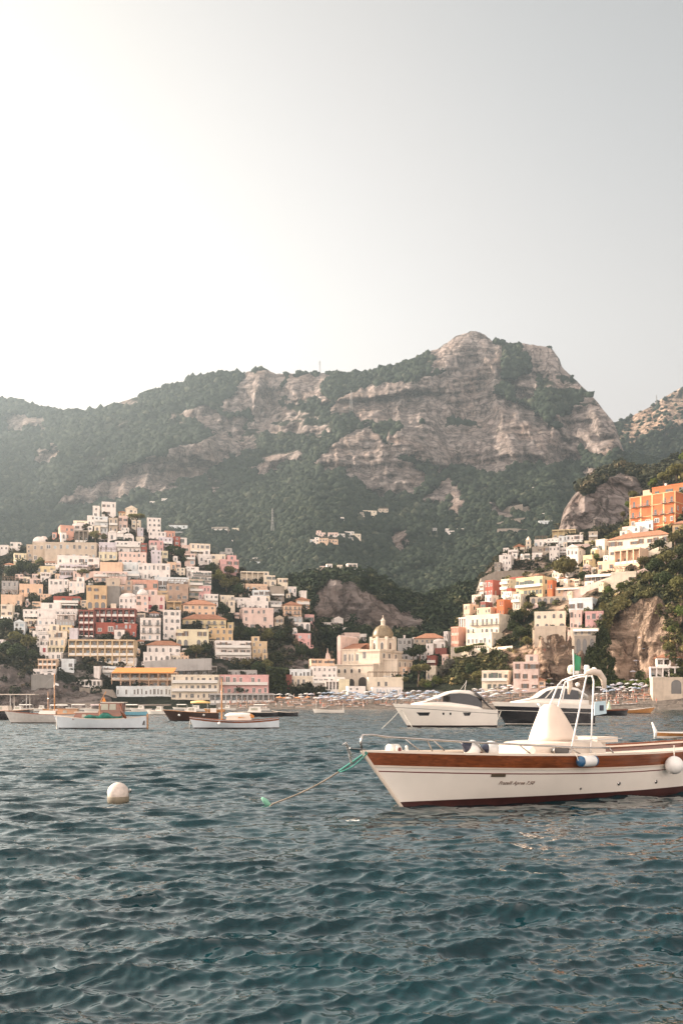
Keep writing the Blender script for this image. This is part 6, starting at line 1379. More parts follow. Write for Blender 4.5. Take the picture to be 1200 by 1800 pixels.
# boat cut by the left edge
w = at_water(-62, 1265); t = thing('motorboat', 'dark boat with a white hard top cut by the left edge', 'boat', w, R(4)); L_ = 7.6
h = small_hull(t, L_, 2.4, 1.25, 1.0, 1.15, BLK, rim=WOODO, transom=.8); cabin(t, 'wheelhouse', 2.6, 5.2, .8, 1.0, 1.6, CREAMP, None, .4, .1, [(.3, .7, .3, .8)])
MB().box(2.9, 8.2, -1.0, 1.0, 2.85, 2.95).build('hard_top', CREAMP, t); pp = MB()
for x in (3.2, 5.4, 7.2):
    for y in (-.85, .85): pp.tube([(x, y, 1.0), (x, y, 2.85)], .035, 6)
pp.build('canopy_frame', TRIM, t)
# ---- two motor yachts
def yacht(t, L_, B, zb, zs, hullm, stripe, sl, glass_from, glass_to, kind):
    h = Hull(L_, B, zb, (zb + zs) / 2 - .02, zs, 1.25, .92, .55, .82, 34, 0.0, 2.3)
    h.strip(lambda S, q: -.35, lambda S, q: .10, 'bottom_paint', BOOTK, t, 3); h.strip(lambda S, q: .10, lambda S, q: .16, 'boot_stripe', BLK if hullm is GEL else GEL, t, 1)
    if hullm is GEL:
        h.strip(lambda S, q: .16, lambda S, q: S - .30, 'hull', GEL, t, 8); h.strip(lambda S, q: S - .30, lambda S, q: S - .27, 'stripe', stripe, t, 1, .006); h.strip(lambda S, q: S - .27, lambda S, q: S, 'upper_hull', GEL, t, 3, .0)
    else:
        h.strip(lambda S, q: .16, lambda S, q: S - .72, 'hull', hullm, t, 6); h.strip(lambda S, q: S - .72, lambda S, q: S - .68, 'stripe', GEL, t, 1, .01); h.strip(lambda S, q: S - .68, lambda S, q: S - .34, 'topside', hullm, t, 4); h.strip(lambda S, q: S - .34, lambda S, q: S, 'upper_hull', GEL, t, 3, .02)
    h.deck(.02, 'deck', GEL, t, 0, 1, .0)
    # superstructure lofted along the length: (x, half width, deck z, window foot, window head, roof)
    low, gls, top = [], [], []
    for x, w_, z0, z1, z2, z3 in sl:
        low.append([(x, -w_, z0 - .1), (x, -w_ * .97, z1), (x, w_ * .97, z1), (x, w_, z0 - .1)])
        gls.append([(x, -w_ * .965, z1 + .002), (x, -w_ * .86, z2), (x, w_ * .86, z2), (x, w_ * .965, z1 + .002)])
        top.append([(x, -w_ * .87, z2 + .002), (x, -w_ * .72, z3 - .02), (x, -w_ * .3, z3 + .03), (x, w_ * .3, z3 + .03), (x, w_ * .72, z3 - .02), (x, w_ * .87, z2 + .002)])
    MB().rings(low).build('coachroof', GEL, t, True); MB().rings(gls[glass_from:glass_to]).build('window', plain('tinted_glass', (.02, .022, .025), .08, .2), t)
    tp = MB().rings(top).build('hard_top', GEL, t, True); return h
w = at_water(717, 1278.5); t = thing('motor_yacht', 'white motor yacht with dark hull windows anchored behind the near bow', 'yacht', w, R(10))
h = yacht(t, 6.9, 2.9, 1.85, 1.35, GEL, BLK, [(.3, .35, 1.82, 1.84, 1.85, 1.86), (1.2, .85, 1.78, 1.95, 1.98, 2.02), (2.3, 1.05, 1.70, 2.0, 2.35, 2.45), (3.1, 1.12, 1.62, 1.95, 2.62, 2.78), (3.9, 1.15, 1.56, 1.85, 2.68, 2.92), (4.7, 1.15, 1.5, 1.75, 2.60, 2.88), (5.4, 1.12, 1.45, 1.62, 2.35, 2.72), (5.7, 1.1, 1.42, 1.5, 2.2, 2.6)], 3, 8, 1)
def hull_panel(t, h, L_, x0, x1, z0, z1, mat, name='hull_window', skew=.12):
    m = MB(); P4 = []
    for x, z in ((x0, z1), (x1, z1), (x1 - skew, z0), (x0 + skew, z0)): q = h.pt(x / L_, z); P4.append((q[0], -q[1] - .012, q[2]))
    P5 = [(a, b + .05, c) for a, b, c in P4]; m.rings([P4, P5]); return m.build(name, mat, t)
for a, b in ((.95, 1.75), (4.05, 4.7)): hull_panel(t, h, 6.9, a, b, .92, 1.18, _M['tinted_glass'])
for a in (2.55, 3.05): hull_panel(t, h, 6.9, a, a + .14, .98, 1.16, _M['tinted_glass'], 'porthole', .02)
MB().tube([(5.1, -1.05, 2.72), (5.6, -1.12, 2.35), (6.1, -1.15, 1.75), (6.55, -1.1, 1.4)], [.10, .09, .06, .03], 8).build('arch_strut', BLK, t, True); MB().box(5.0, 5.7, -.95, .95, 2.80, 2.86).build('sunroof', BLK, t)
MB().tube([(4.6, 0, 2.9), (4.75, 0, 3.7)], .02, 6).tube([(4.2, 0, 2.9), (4.74, 0, 3.6)], .014, 5).build('aerial', TRIM, t)
MB().tube(h.rail_path(.02, .42, .38, .1, 12, -1), .018, 6).tube(h.rail_path(.02, .42, .38, .1, 12, 1), .018, 6).build('bow_rail', STEEL, t)
w2 = at_water(889, 1275); t2 = thing('motor_yacht', 'motor yacht with a black hull and white cabin anchored behind the console cover', 'yacht', w2, R(6))
h2 = yacht(t2, 7.4, 3.1, 2.0, 1.75, BLK, GEL, [(.4, .4, 1.95, 1.97, 1.98, 2.0), (1.5, 1.0, 1.92, 2.1, 2.13, 2.2), (2.4, 1.15, 1.88, 2.25, 2.3, 2.4), (3.2, 1.22, 1.84, 2.3, 2.9, 2.98), (4.0, 1.25, 1.8, 2.28, 3.12, 3.3), (5.0, 1.25, 1.78, 2.22, 3.12, 3.34), (6.0, 1.22, 1.76, 2.2, 2.95, 3.2), (6.9, 1.15, 1.75, 2.15, 2.3, 2.6)], 2, 7, 2)
MB().tube([(3.05, -1.2, 2.3), (3.75, -1.12, 3.05)], .05, 6).build('window_pillar', GEL, t2); MB().tube([(4.55, -1.24, 2.2), (4.75, -1.14, 3.12)], .06, 6).build('window_pillar', GEL, t2)
MB().tube(h2.rail_path(.02, .5, .42, .1, 14, -1), .018, 6).tube(h2.rail_path(.02, .5, .42, .1, 14, 1), .018, 6).build('bow_rail', STEEL, t2)
MB().tube([(2.35, -1.42, 1.9), (2.7, -1.55, 1.15)], [.10, .12], 10).build('fender', VINYL, t2, True); MB().ball((6.2, -.3, 3.5), .2, 12, 8).build('radar_dome', GEL, t2, True)
for nm, lab, pts in (('a', 'left white mooring rope of the white yacht slanting into the water', [(704, 1247), (668, 1281)]), ('b', 'right white mooring rope of the white yacht slanting into the water', [(706, 1247), (726, 1279)]),
                     ('c', 'white mooring rope of the black yacht running to the left', [(873, 1247), (845, 1276)]), ('d', 'short white mooring rope of the black yacht dropping to the water', [(880, 1250), (868, 1276)])):
    e = at_water(*pts[1]); b = P(pts[0][0], pts[0][1], (w if nm in 'ab' else w2).y - .3); tag(MB().tube([b, (b + e) / 2 + Vector((0, 0, -.1)), e + Vector((0, 0, -.1))], .03, 5).build('mooring_rope', ROPEW), lab, 'rope')
# long dark launch and wooden boat right of the yachts
w = at_water(1100, 1258); t = thing('long_launch', 'long low black launch right of the black yacht', 'boat', w, R(176)); h = small_hull(t, 11.0, 2.4, 1.0, .82, .85, BLK, rim=MAHOG, transom=.6, rake=.3, stripe=MAHOG)
MB().lathe([(.3, 0), (.25, .6), (.08, 1.3)], 8, (2.6, 0, .85)).build('folded_parasol', plain('canvas_pale_green', (.45, .56, .40), .8, .1), t, True)
w = at_water(1142, 1254); t = thing('rowing_boat', 'pale wooden rowing boat with a raised white prow off the right beach', 'boat', w, R(178)); small_hull(t, 8.6, 2.0, 1.15, .62, .7, WOODO, rim=GEL, transom=.4, rake=.9)
mast(t, 8.0, 4.6, TRIM, .05)
# small boats at anchor in the middle distance
for (px, py, L_, hm, lab, extra) in ((262, 1257, 3.6, GEL, 'small white motorboat with an orange brown nose left of the dark launch', 'c'), (412, 1260, 6.0, BLK, 'low black and grey boat behind the boat with the bare mast', 'c'), (482, 1259.5, 3.4, BLK, 'low black tender right of the boat with the bare mast', ''),
                             (553, 1254, 5.5, GEL, 'thin white boat with two poles off the middle of the beach', 'p'), (205, 1258, 4.6, plain('hull_paint_sky', (.20, .45, .55), .4, .1), 'sky blue boat behind the mahogany wheelhouse', ''), (150, 1252, 6, GEL, 'white boat under a flat pink awning behind the mahogany wheelhouse', 'a'),
                             (28, 1250, 5, GEL, 'white boat with a curved top beside the tall mast', 'a'), (78, 1253, 6, WOODO, 'row boat with a white awning right of the tall mast', 'a'), (118, 1249, 6, GEL, 'white awning boat close under the grey cliff', 'a'), (212, 1249, 6, GEL, 'white awning boat in front of the stone quay', 'a'),
                             (326, 1251, 5, GEL, 'white cabin boat behind the dark launch', 'c'), (1040, 1252, 4, GEL, 'small white boat off the right part of the beach', ''), (58, 1251, 4, GEL, 'little white boat with a low cabin between the mast and the row boat', 'c'), (98, 1254, 4.2, GEL, 'small white tender just left of the mahogany cabin boat', ''), (176, 1249, 4.4, CREAMP, 'cream boat with a low cabin behind the stern of the wheelhouse boat', 'c'), (232, 1251, 4.4, GEL, 'white tender with a low cabin left of the brown nosed motorboat', 'c'), (306, 1248, 4.6, GEL, 'white boat with a low awning right behind the yellow canvas top', 'a'), (362, 1252, 4.0, WOODO, 'small wooden tender behind the bare mast', ''), (386, 1249, 4.2, GEL, 'white tender close to the beach behind the bare mast', 'c'), (440, 1250, 4.6, GEL, 'white awning boat near the timber veranda', 'a'), (10, 1256, 4.6, CREAMP, 'cream boat with a cabin under the dark boat awning at the left edge', 'c')):
    w = at_water(px, py); t = thing('small_boat', lab, 'boat', w, R(rng.uniform(-6, 10))); small_hull(t, L_, 1.7, .8, .6, .65, hm, rim=CREAMP, transom=.7, rake=.4)
    if 'c' in extra: cabin(t, 'cabin', L_ * .3, L_ * .62, .55, .6, 1.35, GEL, GEL, .5, .1, [(.25, .75, .4, .85)])
    if 'a' in extra:
        pp = MB()
        for x in (L_ * .2, L_ * .8):
            for y in (-.6, .6): pp.tube([(x, y, .6), (x, y, 1.45)], .025, 5)
        pp.build('awning_frame', TRIM, t); MB().rings([[(x, .8 * math.cos(a), 1.43 + .2 * math.sin(a)) for a in np.linspace(0, math.pi, 7)] for x in (L_ * .2, L_ * .75)]).build('awning', AWN['w'] if px != 150 else plain('awning_canvas_pink', (.66, .52, .50), .8, .1), t)
    if 'p' in extra: MB().tube([(.3, 0, .5), (.3, 0, 2.2)], .03, 5).tube([(L_ - .2, 0, .5), (L_ - .2, 0, 2.0)], .03, 5).build('pole', TRIM, t)
# oar-like spar of another boat behind the near one
w = at_water(1152, 1297); t = thing('dinghy', 'pale wooden dinghy partly out of frame with a white motor on its left end', 'dinghy', w, R(4)); small_hull(t, 3.2, 1.1, .30, .26, .30, WOODO, boot=GEL, rim=GEL, transom=.5, rake=.1, dz=.04)
MB().tube([(-.05, 0, .0), (-.02, 0, .35), (-.22, 0, .85)], [.08, .10, .04], 8).build('outboard_motor', VINYL, t, True)
# ================================================================ beach, parasols, crowd
def parasol(kind):
    a = {'b': (.30, .37, .46), 'w': (.58, .56, .53), 'l': (.46, .44, .48), 'o': (.72, .30, .12)}[kind]
    cm = plain('parasol_cloth_' + kind, a, .8, .22, 1.6)
    t = thing('beach_parasol', None, None); n = 8; m = MB()
    m.add([(0, 0, 2.35)] + [(1.15 * math.cos(6.283 * k / n), 1.15 * math.sin(6.283 * k / n), 1.95) for k in range(n)] + [(1.15 * math.cos(6.283 * k / n), 1.15 * math.sin(6.283 * k / n), 1.80) for k in range(n)] + [(0, 0, 2.25)],
          [(0, 1 + k, 1 + (k + 1) % n) for k in range(n)] + [(1 + k, 9 + k, 9 + (k + 1) % n, 1 + (k + 1) % n) for k in range(n)] + [(17, 9 + (k + 1) % n, 9 + k) for k in range(n)])
    m.build('canopy', cm, t); MB().tube([(0, 0, -.2), (0, 0, 2.3)], .03, 5).build('pole', TRIM, t); return t
PLAB = {'b': 'blue beach parasol in the packed rows on the beach', 'w': 'white beach parasol in the packed rows on the beach', 'l': 'pale lilac beach parasol in the packed rows on the beach', 'o': 'orange beach parasol on the beach'}
PGRP = {'b': 'blue parasols on the beach', 'w': 'white parasols on the beach', 'l': 'pale lilac parasols on the beach', 'o': 'orange parasols on the beach'}
PP = {k: parasol(k) for k in 'bwlo'}; first = {k: True for k in 'bwlo'}; spots = []
def ground(px, D):
    pt = VALLEY if px < 800 else HEAD; ds = [float(c[0](px)) for c in pt.curves]; ys = [float(c[1](px)) for c in pt.curves]
    return float(np.interp(D, ds, ys))
for x0, x1, D0, D1, nx, ny, mix in ((560, 770, 318, 344, 26, 4, 'bbblw'), (790, 905, 316, 340, 14, 4, 'llwwb'), (1048, 1132, 312, 324, 12, 4, 'lbwwl'), (470, 560, 322, 344, 8, 2, 'wwlow'), (905, 985, 318, 332, 6, 2, 'llww')):
    for j in range(ny):
        for i in range(nx):
            spots.append((x0 + (i + .5 + .5 * (j % 2)) * (x1 - x0) / nx + rng.uniform(-4, 4), D0 + (j + .5) * (D1 - D0) / ny + rng.uniform(-3.2, 3.2), rng.choice(mix)))
for px, D, k in spots:
    o = PP[k] if first[k] else copy_tree(PP[k]); first[k] = False
    o.location = P(px, ground(px, D), D); o.rotation_euler = (rng.uniform(-.1, .1), rng.uniform(-.1, .1), rng.uniform(0, 1)); o.scale = (1, 1, rng.uniform(.85, 1.15)); o.scale *= rng.uniform(.72, .98); tag(o, PLAB[k], 'parasol', PGRP[k])
# the crowd under and before the parasols reads as one mass: tiny standing and sitting figures
def crowd():
    V, Fc, M_ = [], [], []; r = random.Random(3); mats = [plain('skin', (.40, .25, .18), .7, .15), plain('swimwear_dark', (.05, .06, .12), .8, .2), plain('swimwear_red', (.55, .10, .07), .8, .2), plain('towel_white', (.72, .68, .64), .8, .1), plain('towel_orange', (.55, .32, .22), .8, .1)]
    def add(mb, k):
        o = len(V); V.extend(mb.v); Fc.extend([tuple(i + o for i in f) for f in mb.f]); M_.extend([k] * len(mb.f))
    zones = [(400, 790, 309, 342, 300), (790, 990, 312, 338, 100), (1045, 1160, 300, 318, 110)]
    for x0, x1, D0, D1, n in zones:
        for i in range(n):
            px, D = r.uniform(x0, x1), r.uniform(D0, D1); p = P(px, ground(px, D), D); s = r.uniform(.9, 1.08); k = r.choice([0, 1, 1, 2, 3, 3])
            if r.random() < .42:
                b = MB(); b.lathe([(.10, 0), (.13, .45), (.17, .85), (.15, 1.1), (.2, 1.38), (.09, 1.5), (.07, 1.52)], 6, p); add(b, 0)
                b = MB(); b.ball((p.x, p.y, p.z + 1.66), .11, 6, 4); add(b, 0); b = MB(); b.lathe([(.18, .7), (.20, .8), (.19, 1.0)], 6, p); add(b, k)
            else:
                b = MB(); b.box(p.x - .9 * s, p.x + .9 * s, p.y - .3, p.y + .3, p.z + .2, p.z + .32); add(b, r.choice([3, 4, 3])); b = MB(); b.tube([(p.x - .7, p.y, p.z + .42), (p.x, p.y, p.z + .45), (p.x + .6, p.y, p.z + .55)], [.08, .13, .15], 6); b.ball((p.x + .75, p.y, p.z + .62), .11, 6, 4); add(b, 0)
    me = bpy.data.meshes.new('beach_crowd'); me.from_pydata(V, [], Fc)
    for m in mats: me.materials.append(m)
    me.polygons.foreach_set('material_index', M_); tag(link('beach_crowd', me), 'crowd of bathers and sunbeds on the far beach', None, None, 'stuff')
crowd()
# walls, road, quay
def wall_strip(name, pts, top, mat, label, cat, thick=.8, foot=8):
    m = MB(); sec = []
    for px, py, D in pts: q = P(px, py, D); sec.append([(q.x, q.y, q.z - foot), (q.x, q.y, q.z + top), (q.x, q.y + thick, q.z + top), (q.x, q.y + thick, q.z - foot)])
    m.rings(sec); return tag(m.build(name, mat), label, cat)
STW = rockmat('rubble_wall', (.33, .28, .235), (.36, .30, .24))
wall_strip('retaining_wall', [(838, 1046, 498), (845, 1024, 494), (870, 1012, 492), (910, 1010, 492), (965, 1011, 494), (1010, 1004, 496)], 2.2, STW, 'curved grey stone wall of the coast road under the chapel knoll', 'stone wall', 3, 12)
wall_strip('retaining_wall', [(792, 1140, 372), (830, 1137, 368), (872, 1134, 366), (902, 1136, 362)], .6, STW, 'pale stone retaining wall under the lower cream wing of the headland', 'stone wall', 1, 9)
wall_strip('garden_wall', [(px_, py_, HEAD.D(px_, py_) - 1) for px_, py_ in ((1078, 1046), (1100, 1038), (1118, 1024), (1150, 1014))], .5, wallmat('beige'), 'beige garden wall climbing along the cliff top on the right', 'garden wall', .5, 1)
for i, (x0, y0, x1, y1, lab) in enumerate([(985, 1048, 1060, 1026, 'pale terrace wall right of the big round tree'), (1040, 1032, 1110, 1004, 'pale terrace wall under the white canopy terrace house'), (1056, 1006, 1120, 984, 'peach terrace wall under the sunlit pillars'), (1100, 990, 1180, 958, 'upper pale terrace wall among the trees of the right slope'),
                                        (1120, 1010, 1190, 980, 'middle pale terrace wall among the trees of the right slope'), (820, 1146, 900, 1142, 'long pale balustrade wall above the grey trees'), (905, 1074, 945, 1066, 'short pale terrace wall left of the stone arches')]):
    d0, d1 = HEAD.D(x0, y0) - 1.5, HEAD.D(x1, y1) - 1.5
    wall_strip('terrace_wall', [(x0, y0, d0), ((x0 + x1) / 2, (y0 + y1) / 2 + 1, (d0 + d1) / 2 - .5), (x1, y1, d1)], 1.4, wallmat('cream' if i % 2 else 'palepink'), lab, 'terrace wall', .7, 2.5)
wall_strip('sea_wall', [(100, 1238, 322), (150, 1238, 323), (210, 1240, 324), (300, 1240, 325)], .4, STW, 'low stone sea wall along the foot of the left cliff', 'stone wall', 2, 5)
wall_strip('sea_wall', [(140, 1210, 336), (198, 1214, 338), (205, 1226, 338)], .3, STW, 'grey stone terrace wall under the white open pavilion', 'stone wall', 1, 6)
wall_strip('garden_wall', [(254, 1164, 350), (300, 1160, 352), (372, 1158, 354)], .2, wallmat('grey'), 'grey garden wall behind the beach hotels', 'garden wall', .6, 4)
# ================================================================ trees
TL = 'dense dark green tree growing between the houses of the left slope'; TG = 'dark trees between the houses of the left slope'
tree(HILL, 241, 914, 30, 'umbrella', 'tall stone pine with a flat crown near the top of the left hill', 'pine')
tree(HILL, 346, 968, 9, 'cypress', 'single cypress on the right shoulder of the left hill', 'short', hpx=13)
tree(HILL, 143, 1010, 26, 'umbrella', 'small umbrella tree in front of the pink house', 'short', hpx=30)
for px, py, w in ((40, 1000, 34), (20, 1008, 30), (58, 1004, 30), (72, 990, 20), (168, 944, 22), (184, 946, 16), (60, 1058, 22), (84, 1062, 20), (315, 975, 26), (300, 968, 20), (326, 985, 18), (372, 1004, 26), (386, 1016, 28), (398, 1030, 28), (404, 1005, 22), (372, 1000, 20), (392, 1075, 26), (400, 1092, 24), (384, 1098, 18),
                  (345, 1146, 28), (362, 1143, 26), (330, 1150, 20), (420, 1118, 30), (442, 1116, 28), (470, 1120, 30), (492, 1122, 30), (430, 1170, 24), (452, 1176, 26), (470, 1172, 26), (488, 1160, 30), (500, 1186, 26), (540, 1078, 16), (556, 1104, 22), (530, 1146, 30), (550, 1150, 24), (508, 1110, 20), (272, 1070, 14), (262, 1030, 12), (212, 958, 0), (10, 1100, 28), (28, 1124, 30), (50, 1132, 32), (30, 1150, 34), (56, 1156, 26), (10, 1142, 26), (108, 1064, 14), (124, 1142, 0), (300, 1128, 12), (286, 950, 10), (420, 1040, 26), (412, 1024, 22), (500, 1072, 14)):
    if w: tree(HILL, px, py, w, rng.choice(['round', 'round', 'olive']), TL, 'short', TG)
for px, py, w, lab in ((517, 1196, 30, 'round topped tree left of the two beach trees'), (541, 1206, 24, 'darker low tree between the round beach trees'), (561, 1194, 24, 'round tree on a thin trunk left of the white pavilion'), (598, 1212, 32, 'wide flat topped tree in front of the church foot'), (580, 1215, 20, 'small tree under the white pavilion')):
    tree(VALLEY, px, py, w, 'umbrella' if w > 30 else 'olive', lab, 'tall', D=372)
tree(VALLEY, 734, 1182, 38, 'umbrella', 'wide stone pine right of the peach hotel by the beach', 'tall', D=366, hpx=52); tree(VALLEY, 707, 1200, 28, 'umbrella', 'lower leaning pine left of the wide stone pine', 'short', D=362, hpx=40)
tree(VALLEY, 716, 1134, 20, 'palm', 'palm tree right of the church dome', 'palm', D=440)
for px, py, w, kd in ((738, 1146, 26, 'round'), (726, 1150, 22, 'round'), (752, 1208, 26, 'bright'), (768, 1200, 26, 'bright'), (744, 1204, 22, 'olive'), (778, 1182, 24, 'grey'), (790, 1172, 26, 'grey'), (802, 1190, 30, 'grey'), (786, 1200, 26, 'olive'), (812, 1172, 24, 'grey')):
    tree(VALLEY if px < 790 else HEAD, px, py, w, kd, {'round': 'dark tree behind the white rows right of the church', 'bright': 'bright green bush tree right of the wide stone pine', 'olive': 'olive green tree at the back of the middle beach', 'grey': 'grey leafless looking tree under the stone retaining wall'}[kd], 'short', {'round': 'dark trees right of the church', 'bright': 'bright bush trees behind the beach', 'olive': 'olive trees behind the beach', 'grey': 'grey trees under the retaining wall'}[kd], D=392 if kd == 'round' else 362)
tree(HEAD, 992, 1004, 52, 'olive', 'big round sunlit tree in the middle of the right hill', 'short', hpx=50); tree(HEAD, 1026, 1016, 26, 'round', 'darker tree right of the big round sunlit tree', 'short'); tree(HEAD, 1046, 984, 26, 'bright', 'green tree in front of the yellow terrace house', 'short')
RL = {'olive': ('sunlit olive green tree on the terraces of the right hill', 'olive green trees on the right hill'), 'round': ('dark green tree on the terraces of the right hill', 'dark green trees on the right hill'), 'bright': ('bright yellow green bush on the terraces of the right hill', 'bright bushes on the right hill')}
for px, py, w, kd in ((936, 1056, 26, 'round'), (928, 1068, 22, 'olive'), (908, 1086, 30, 'round'), (920, 1080, 26, 'olive'), (900, 1104, 26, 'round'), (914, 1116, 30, 'round'), (926, 1130, 24, 'olive'), (890, 1132, 18, 'round'), (850, 1146, 16, 'round'), (1108, 1002, 20, 'round'), (1130, 990, 24, 'olive'), (1150, 1000, 34, 'round'), (1170, 985, 36, 'olive'), (1190, 1000, 36, 'round'), (1140, 1020, 26, 'olive'), (1165, 1022, 34, 'round'), (1190, 1030, 34, 'olive'),
                      (1160, 960, 24, 'round'), (1186, 950, 30, 'olive'), (1200, 970, 30, 'round'), (1128, 952, 14, 'bright'), (1090, 1034, 22, 'bright'), (1070, 1040, 18, 'bright'), (1106, 1048, 22, 'olive'), (1130, 1050, 24, 'olive'), (1146, 852, 22, 'bright'), (1166, 842, 28, 'olive'), (1188, 832, 34, 'olive'), (1150, 864, 18, 'round'), (1204, 806, 30, 'bright'), (1112, 872, 20, 'olive'), (1104, 890, 18, 'bright'), (1094, 906, 14, 'olive'),
                      (1184, 1110, 30, 'bright'), (1196, 1080, 34, 'bright'), (1176, 1140, 26, 'olive'), (1200, 1130, 30, 'olive'), (1060, 1196, 22, 'round'), (1090, 1198, 18, 'round'), (1128, 1190, 24, 'round'), (1110, 1204, 16, 'bright'), (1140, 1200, 16, 'bright'), (1076, 1204, 16, 'bright'), (838, 1190, 22, 'olive'), (826, 1180, 24, 'round'), (962, 1200, 12, 'bright')):
    tree(HEAD, px, py, w, kd, RL[kd][0], 'short', RL[kd][1])
# ivy curtain on the sea cliff and clipped hedge below
def leaf_sheet(name, label, cat, poly, Dn, n, leaf, mat, seed, thick=1.2):
    r = np.random.RandomState(seed); xs = [p[0] for p in poly]; ys = [p[1] for p in poly]; V = []
    while len(V) < n * 4:
        px, py = r.uniform(min(xs), max(xs)), r.uniform(min(ys), max(ys))
        if not inpoly(np.array([px]), np.array([py]), poly)[0]: continue
        q = np.array(P(px, py, Dn(px, py) - r.uniform(0, thick))); a = r.normal(size=3); a /= np.linalg.norm(a); b = np.cross(a, r.normal(size=3)); b /= np.linalg.norm(b); s = leaf * r.uniform(.5, 1.2)
        V += [q - a * s - b * s * .6, q + a * s - b * s * .6, q + a * s + b * s * .6, q - a * s + b * s * .6]
    co = np.array(V[:n * 4]); return tag(link(name, big_mesh(name, co, np.arange(n * 4).reshape(-1, 4), mat, False)), label, cat)
hd = lambda px, py: HEAD.D(px, py) - 1.0
leaf_sheet('ivy_curtain', 'dark curtain of ivy hanging down the sea cliff under the lilac pink house', 'ivy', [(1040, 1108), (1060, 1098), (1070, 1120), (1078, 1150), (1086, 1180), (1080, 1200), (1028, 1200), (1026, 1160)], hd, 5200, .5, LEAF, 3, 2.0)
leaf_sheet('hanging_creeper', 'olive creeper hanging over the cliff edge left of the rock pillar', 'creeper', [(1052, 1062), (1100, 1040), (1110, 1060), (1080, 1078), (1068, 1110), (1058, 1100)], hd, 1500, .5, LEAFO, 4, 1.5)
leaf_sheet('hedge', 'bright yellow green hedge along the foot of the right cliff', 'hedge', [(1038, 1206), (1050, 1192), (1100, 1198), (1136, 1196), (1140, 1206), (1060, 1210)], hd, 2200, .4, LEAFG, 5, 2.0)
leaf_sheet('hedge', 'green hedge under the lower cream wing of the headland', 'hedge', [(798, 1140), (880, 1124), (882, 1132), (800, 1148)], lambda a, b: 364, 1400, .4, LEAFG, 6, 2.0)
leaf_sheet('ivy_curtain', 'green ivy wall falling to the beach right of the rose pink hotel', 'ivy', [(468, 1172), (500, 1176), (505, 1226), (478, 1226), (474, 1200)], lambda a, b: 352, 2400, .5, LEAF, 7, 2.0)
MB_ = MB(); a_ = P(500, 1186, 356); tag(MB().box(a_.x, a_.x + 2.6, 354, 358, .5, a_.z).build('red_wall', wallmat('darkred')), 'dark red wall end beside the ivy right of the rose pink hotel', 'wall')
# masts on the ridges
def pylon(px, py0, py1, D, label, cat='pylon'):
    b = P(px, py1, D); h_ = (py1 - py0) / F * D; t = thing('lattice_mast', label, cat, b); w_ = h_ * .07; m = MB()
    for sx in (-1, 1):
        for sy in (-1, 1): m.tube([(sx * w_, sy * w_, -6), (sx * w_ * .25, sy * w_ * .25, h_)], .22, 4)
    for k in range(6): z0, z1 = k * h_ / 6, (k + 1) * h_ / 6; a0, a1 = w_ * (1 - .75 * k / 6), w_ * (1 - .75 * (k + 1) / 6); m.tube([(-a0, -a0, z0), (a1, -a1, z1)], .15, 4).tube([(a0, -a0, z0), (-a1, -a1, z1)], .15, 4)
    for z in (.72, .86): m.tube([(-w_ * 1.6, 0, h_ * z), (w_ * 1.6, 0, h_ * z)], .18, 4)
    m.build('lattice', RAILM, t)
pylon(562, 634, 657, 1780, 'thin antenna mast on the ridge in the middle', 'antenna'); pylon(479, 894, 922, 1000, 'grey lattice pylon in the woods above the spur'); pylon(617, 686, 716, 1600, 'lattice pylon on the slope left of the main peak'); pylon(1153, 694, 706, 2150, 'small antenna on the far hill at the right edge', 'antenna')
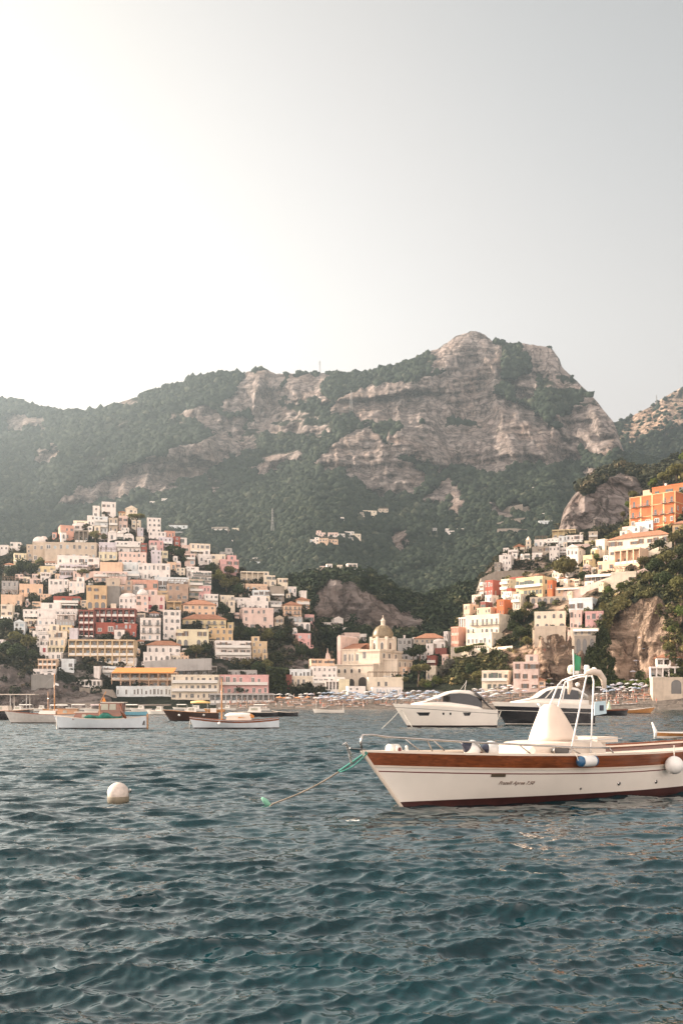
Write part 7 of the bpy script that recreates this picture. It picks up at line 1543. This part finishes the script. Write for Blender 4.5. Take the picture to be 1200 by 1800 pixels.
# terraced retaining walls in the valley
for i, (x0, y0, x1, y1, D, lab) in enumerate([(870, 904, 918, 890, 900, 'upper pale terrace wall curving on the wooded slope'), (872, 924, 922, 914, 860, 'lower pale terrace wall on the wooded slope'), (874, 934, 930, 936, 840, 'lowest stone terrace wall above the chapel'), (908, 898, 944, 894, 900, 'right end of the pale terraces on the wooded slope')]):
    D = MOUNT.D((x0 + x1) / 2, (y0 + y1) / 2) - 8
    wall_strip('terrace_wall', [(x0, y0, D + 4), ((x0 + x1) / 2, (y0 + y1) / 2 - 2, D), (x1, y1, D + 4)], 3.0, STW, lab, 'terrace wall', 2, 6)
# ================================================================ woods
p, X, Y = sample_patch(MOUNT, 170000, 1, lambda X, Y: (X > -60) & (X < 1290) & (Y < 1090), .22)
D = p[:, 1]; size = np.interp(D, [600, 1000, 1500, 2100], [1.7, 2.4, 3.0, 3.6]) * np.random.RandomState(5).choice([.6, 1, 1, 1.6], len(D))
scatter_clumps('woodland', 'dark green woodland covering the mountain slopes', p + np.stack([D * 0, D * 0, size * .3], 1), size, 2, 0)
def hill_keep(X, Y): return (Y < 1224)
def shrubs(patch, n, seed, keep, s0, label, rockmax=.45, mat=None):
    p, X, Y = sample_patch(patch, n, seed, keep, rockmax); sz = s0 * np.random.RandomState(seed).uniform(.5, 1.5, len(p))
    return scatter_clumps('undergrowth', label, p + np.stack([sz * 0, sz * 0, sz * .35], 1), sz, seed, 44, mat=mat)
shrubs(HILL, 9000, 21, lambda X, Y: (Y < 1222) & (Y > 890) & ((X < 62) | (X > 420) | (np.random.RandomState(1).rand(len(X)) < .22)), 1.4, 'green scrub growing between the houses of the left slope', .7, CLUMPB)
shrubs(VALLEY, 9000, 22, lambda X, Y: (Y < 1200) & (Y > 980), 1.9, 'dense dark green trees covering the knoll behind the church', .5, CLUMPV)
shrubs(HEAD, 9000, 23, lambda X, Y: (Y < 1203) & (X < 1320) & (~((X > 800) & (X < 1060) & (Y < 1080)) | (np.random.RandomState(2).rand(len(X)) < .25)), 1.2, 'green and ochre bushes over the terraces of the right headland', .5, CLUMPO)
shrubs(KNOLL, 2500, 24, lambda X, Y: (X < 1100), 1.4, 'green bushes on the knoll around the chapel', .6, CLUMPB)
shrubs(DOME, 4500, 25, lambda X, Y: (X < 1330), 2.6, 'dark green bushes crowning the bare rock outcrop', .5, CLUMPB)
p, X, Y = sample_patch(FARHILL, 5000, 26, lambda X, Y: (X < 1300) & (Y < 850), .6)
scatter_clumps('woodland', 'thin scrub on the far sunlit hill at the right edge', p, np.full(len(p), 5.0), 27, 0)
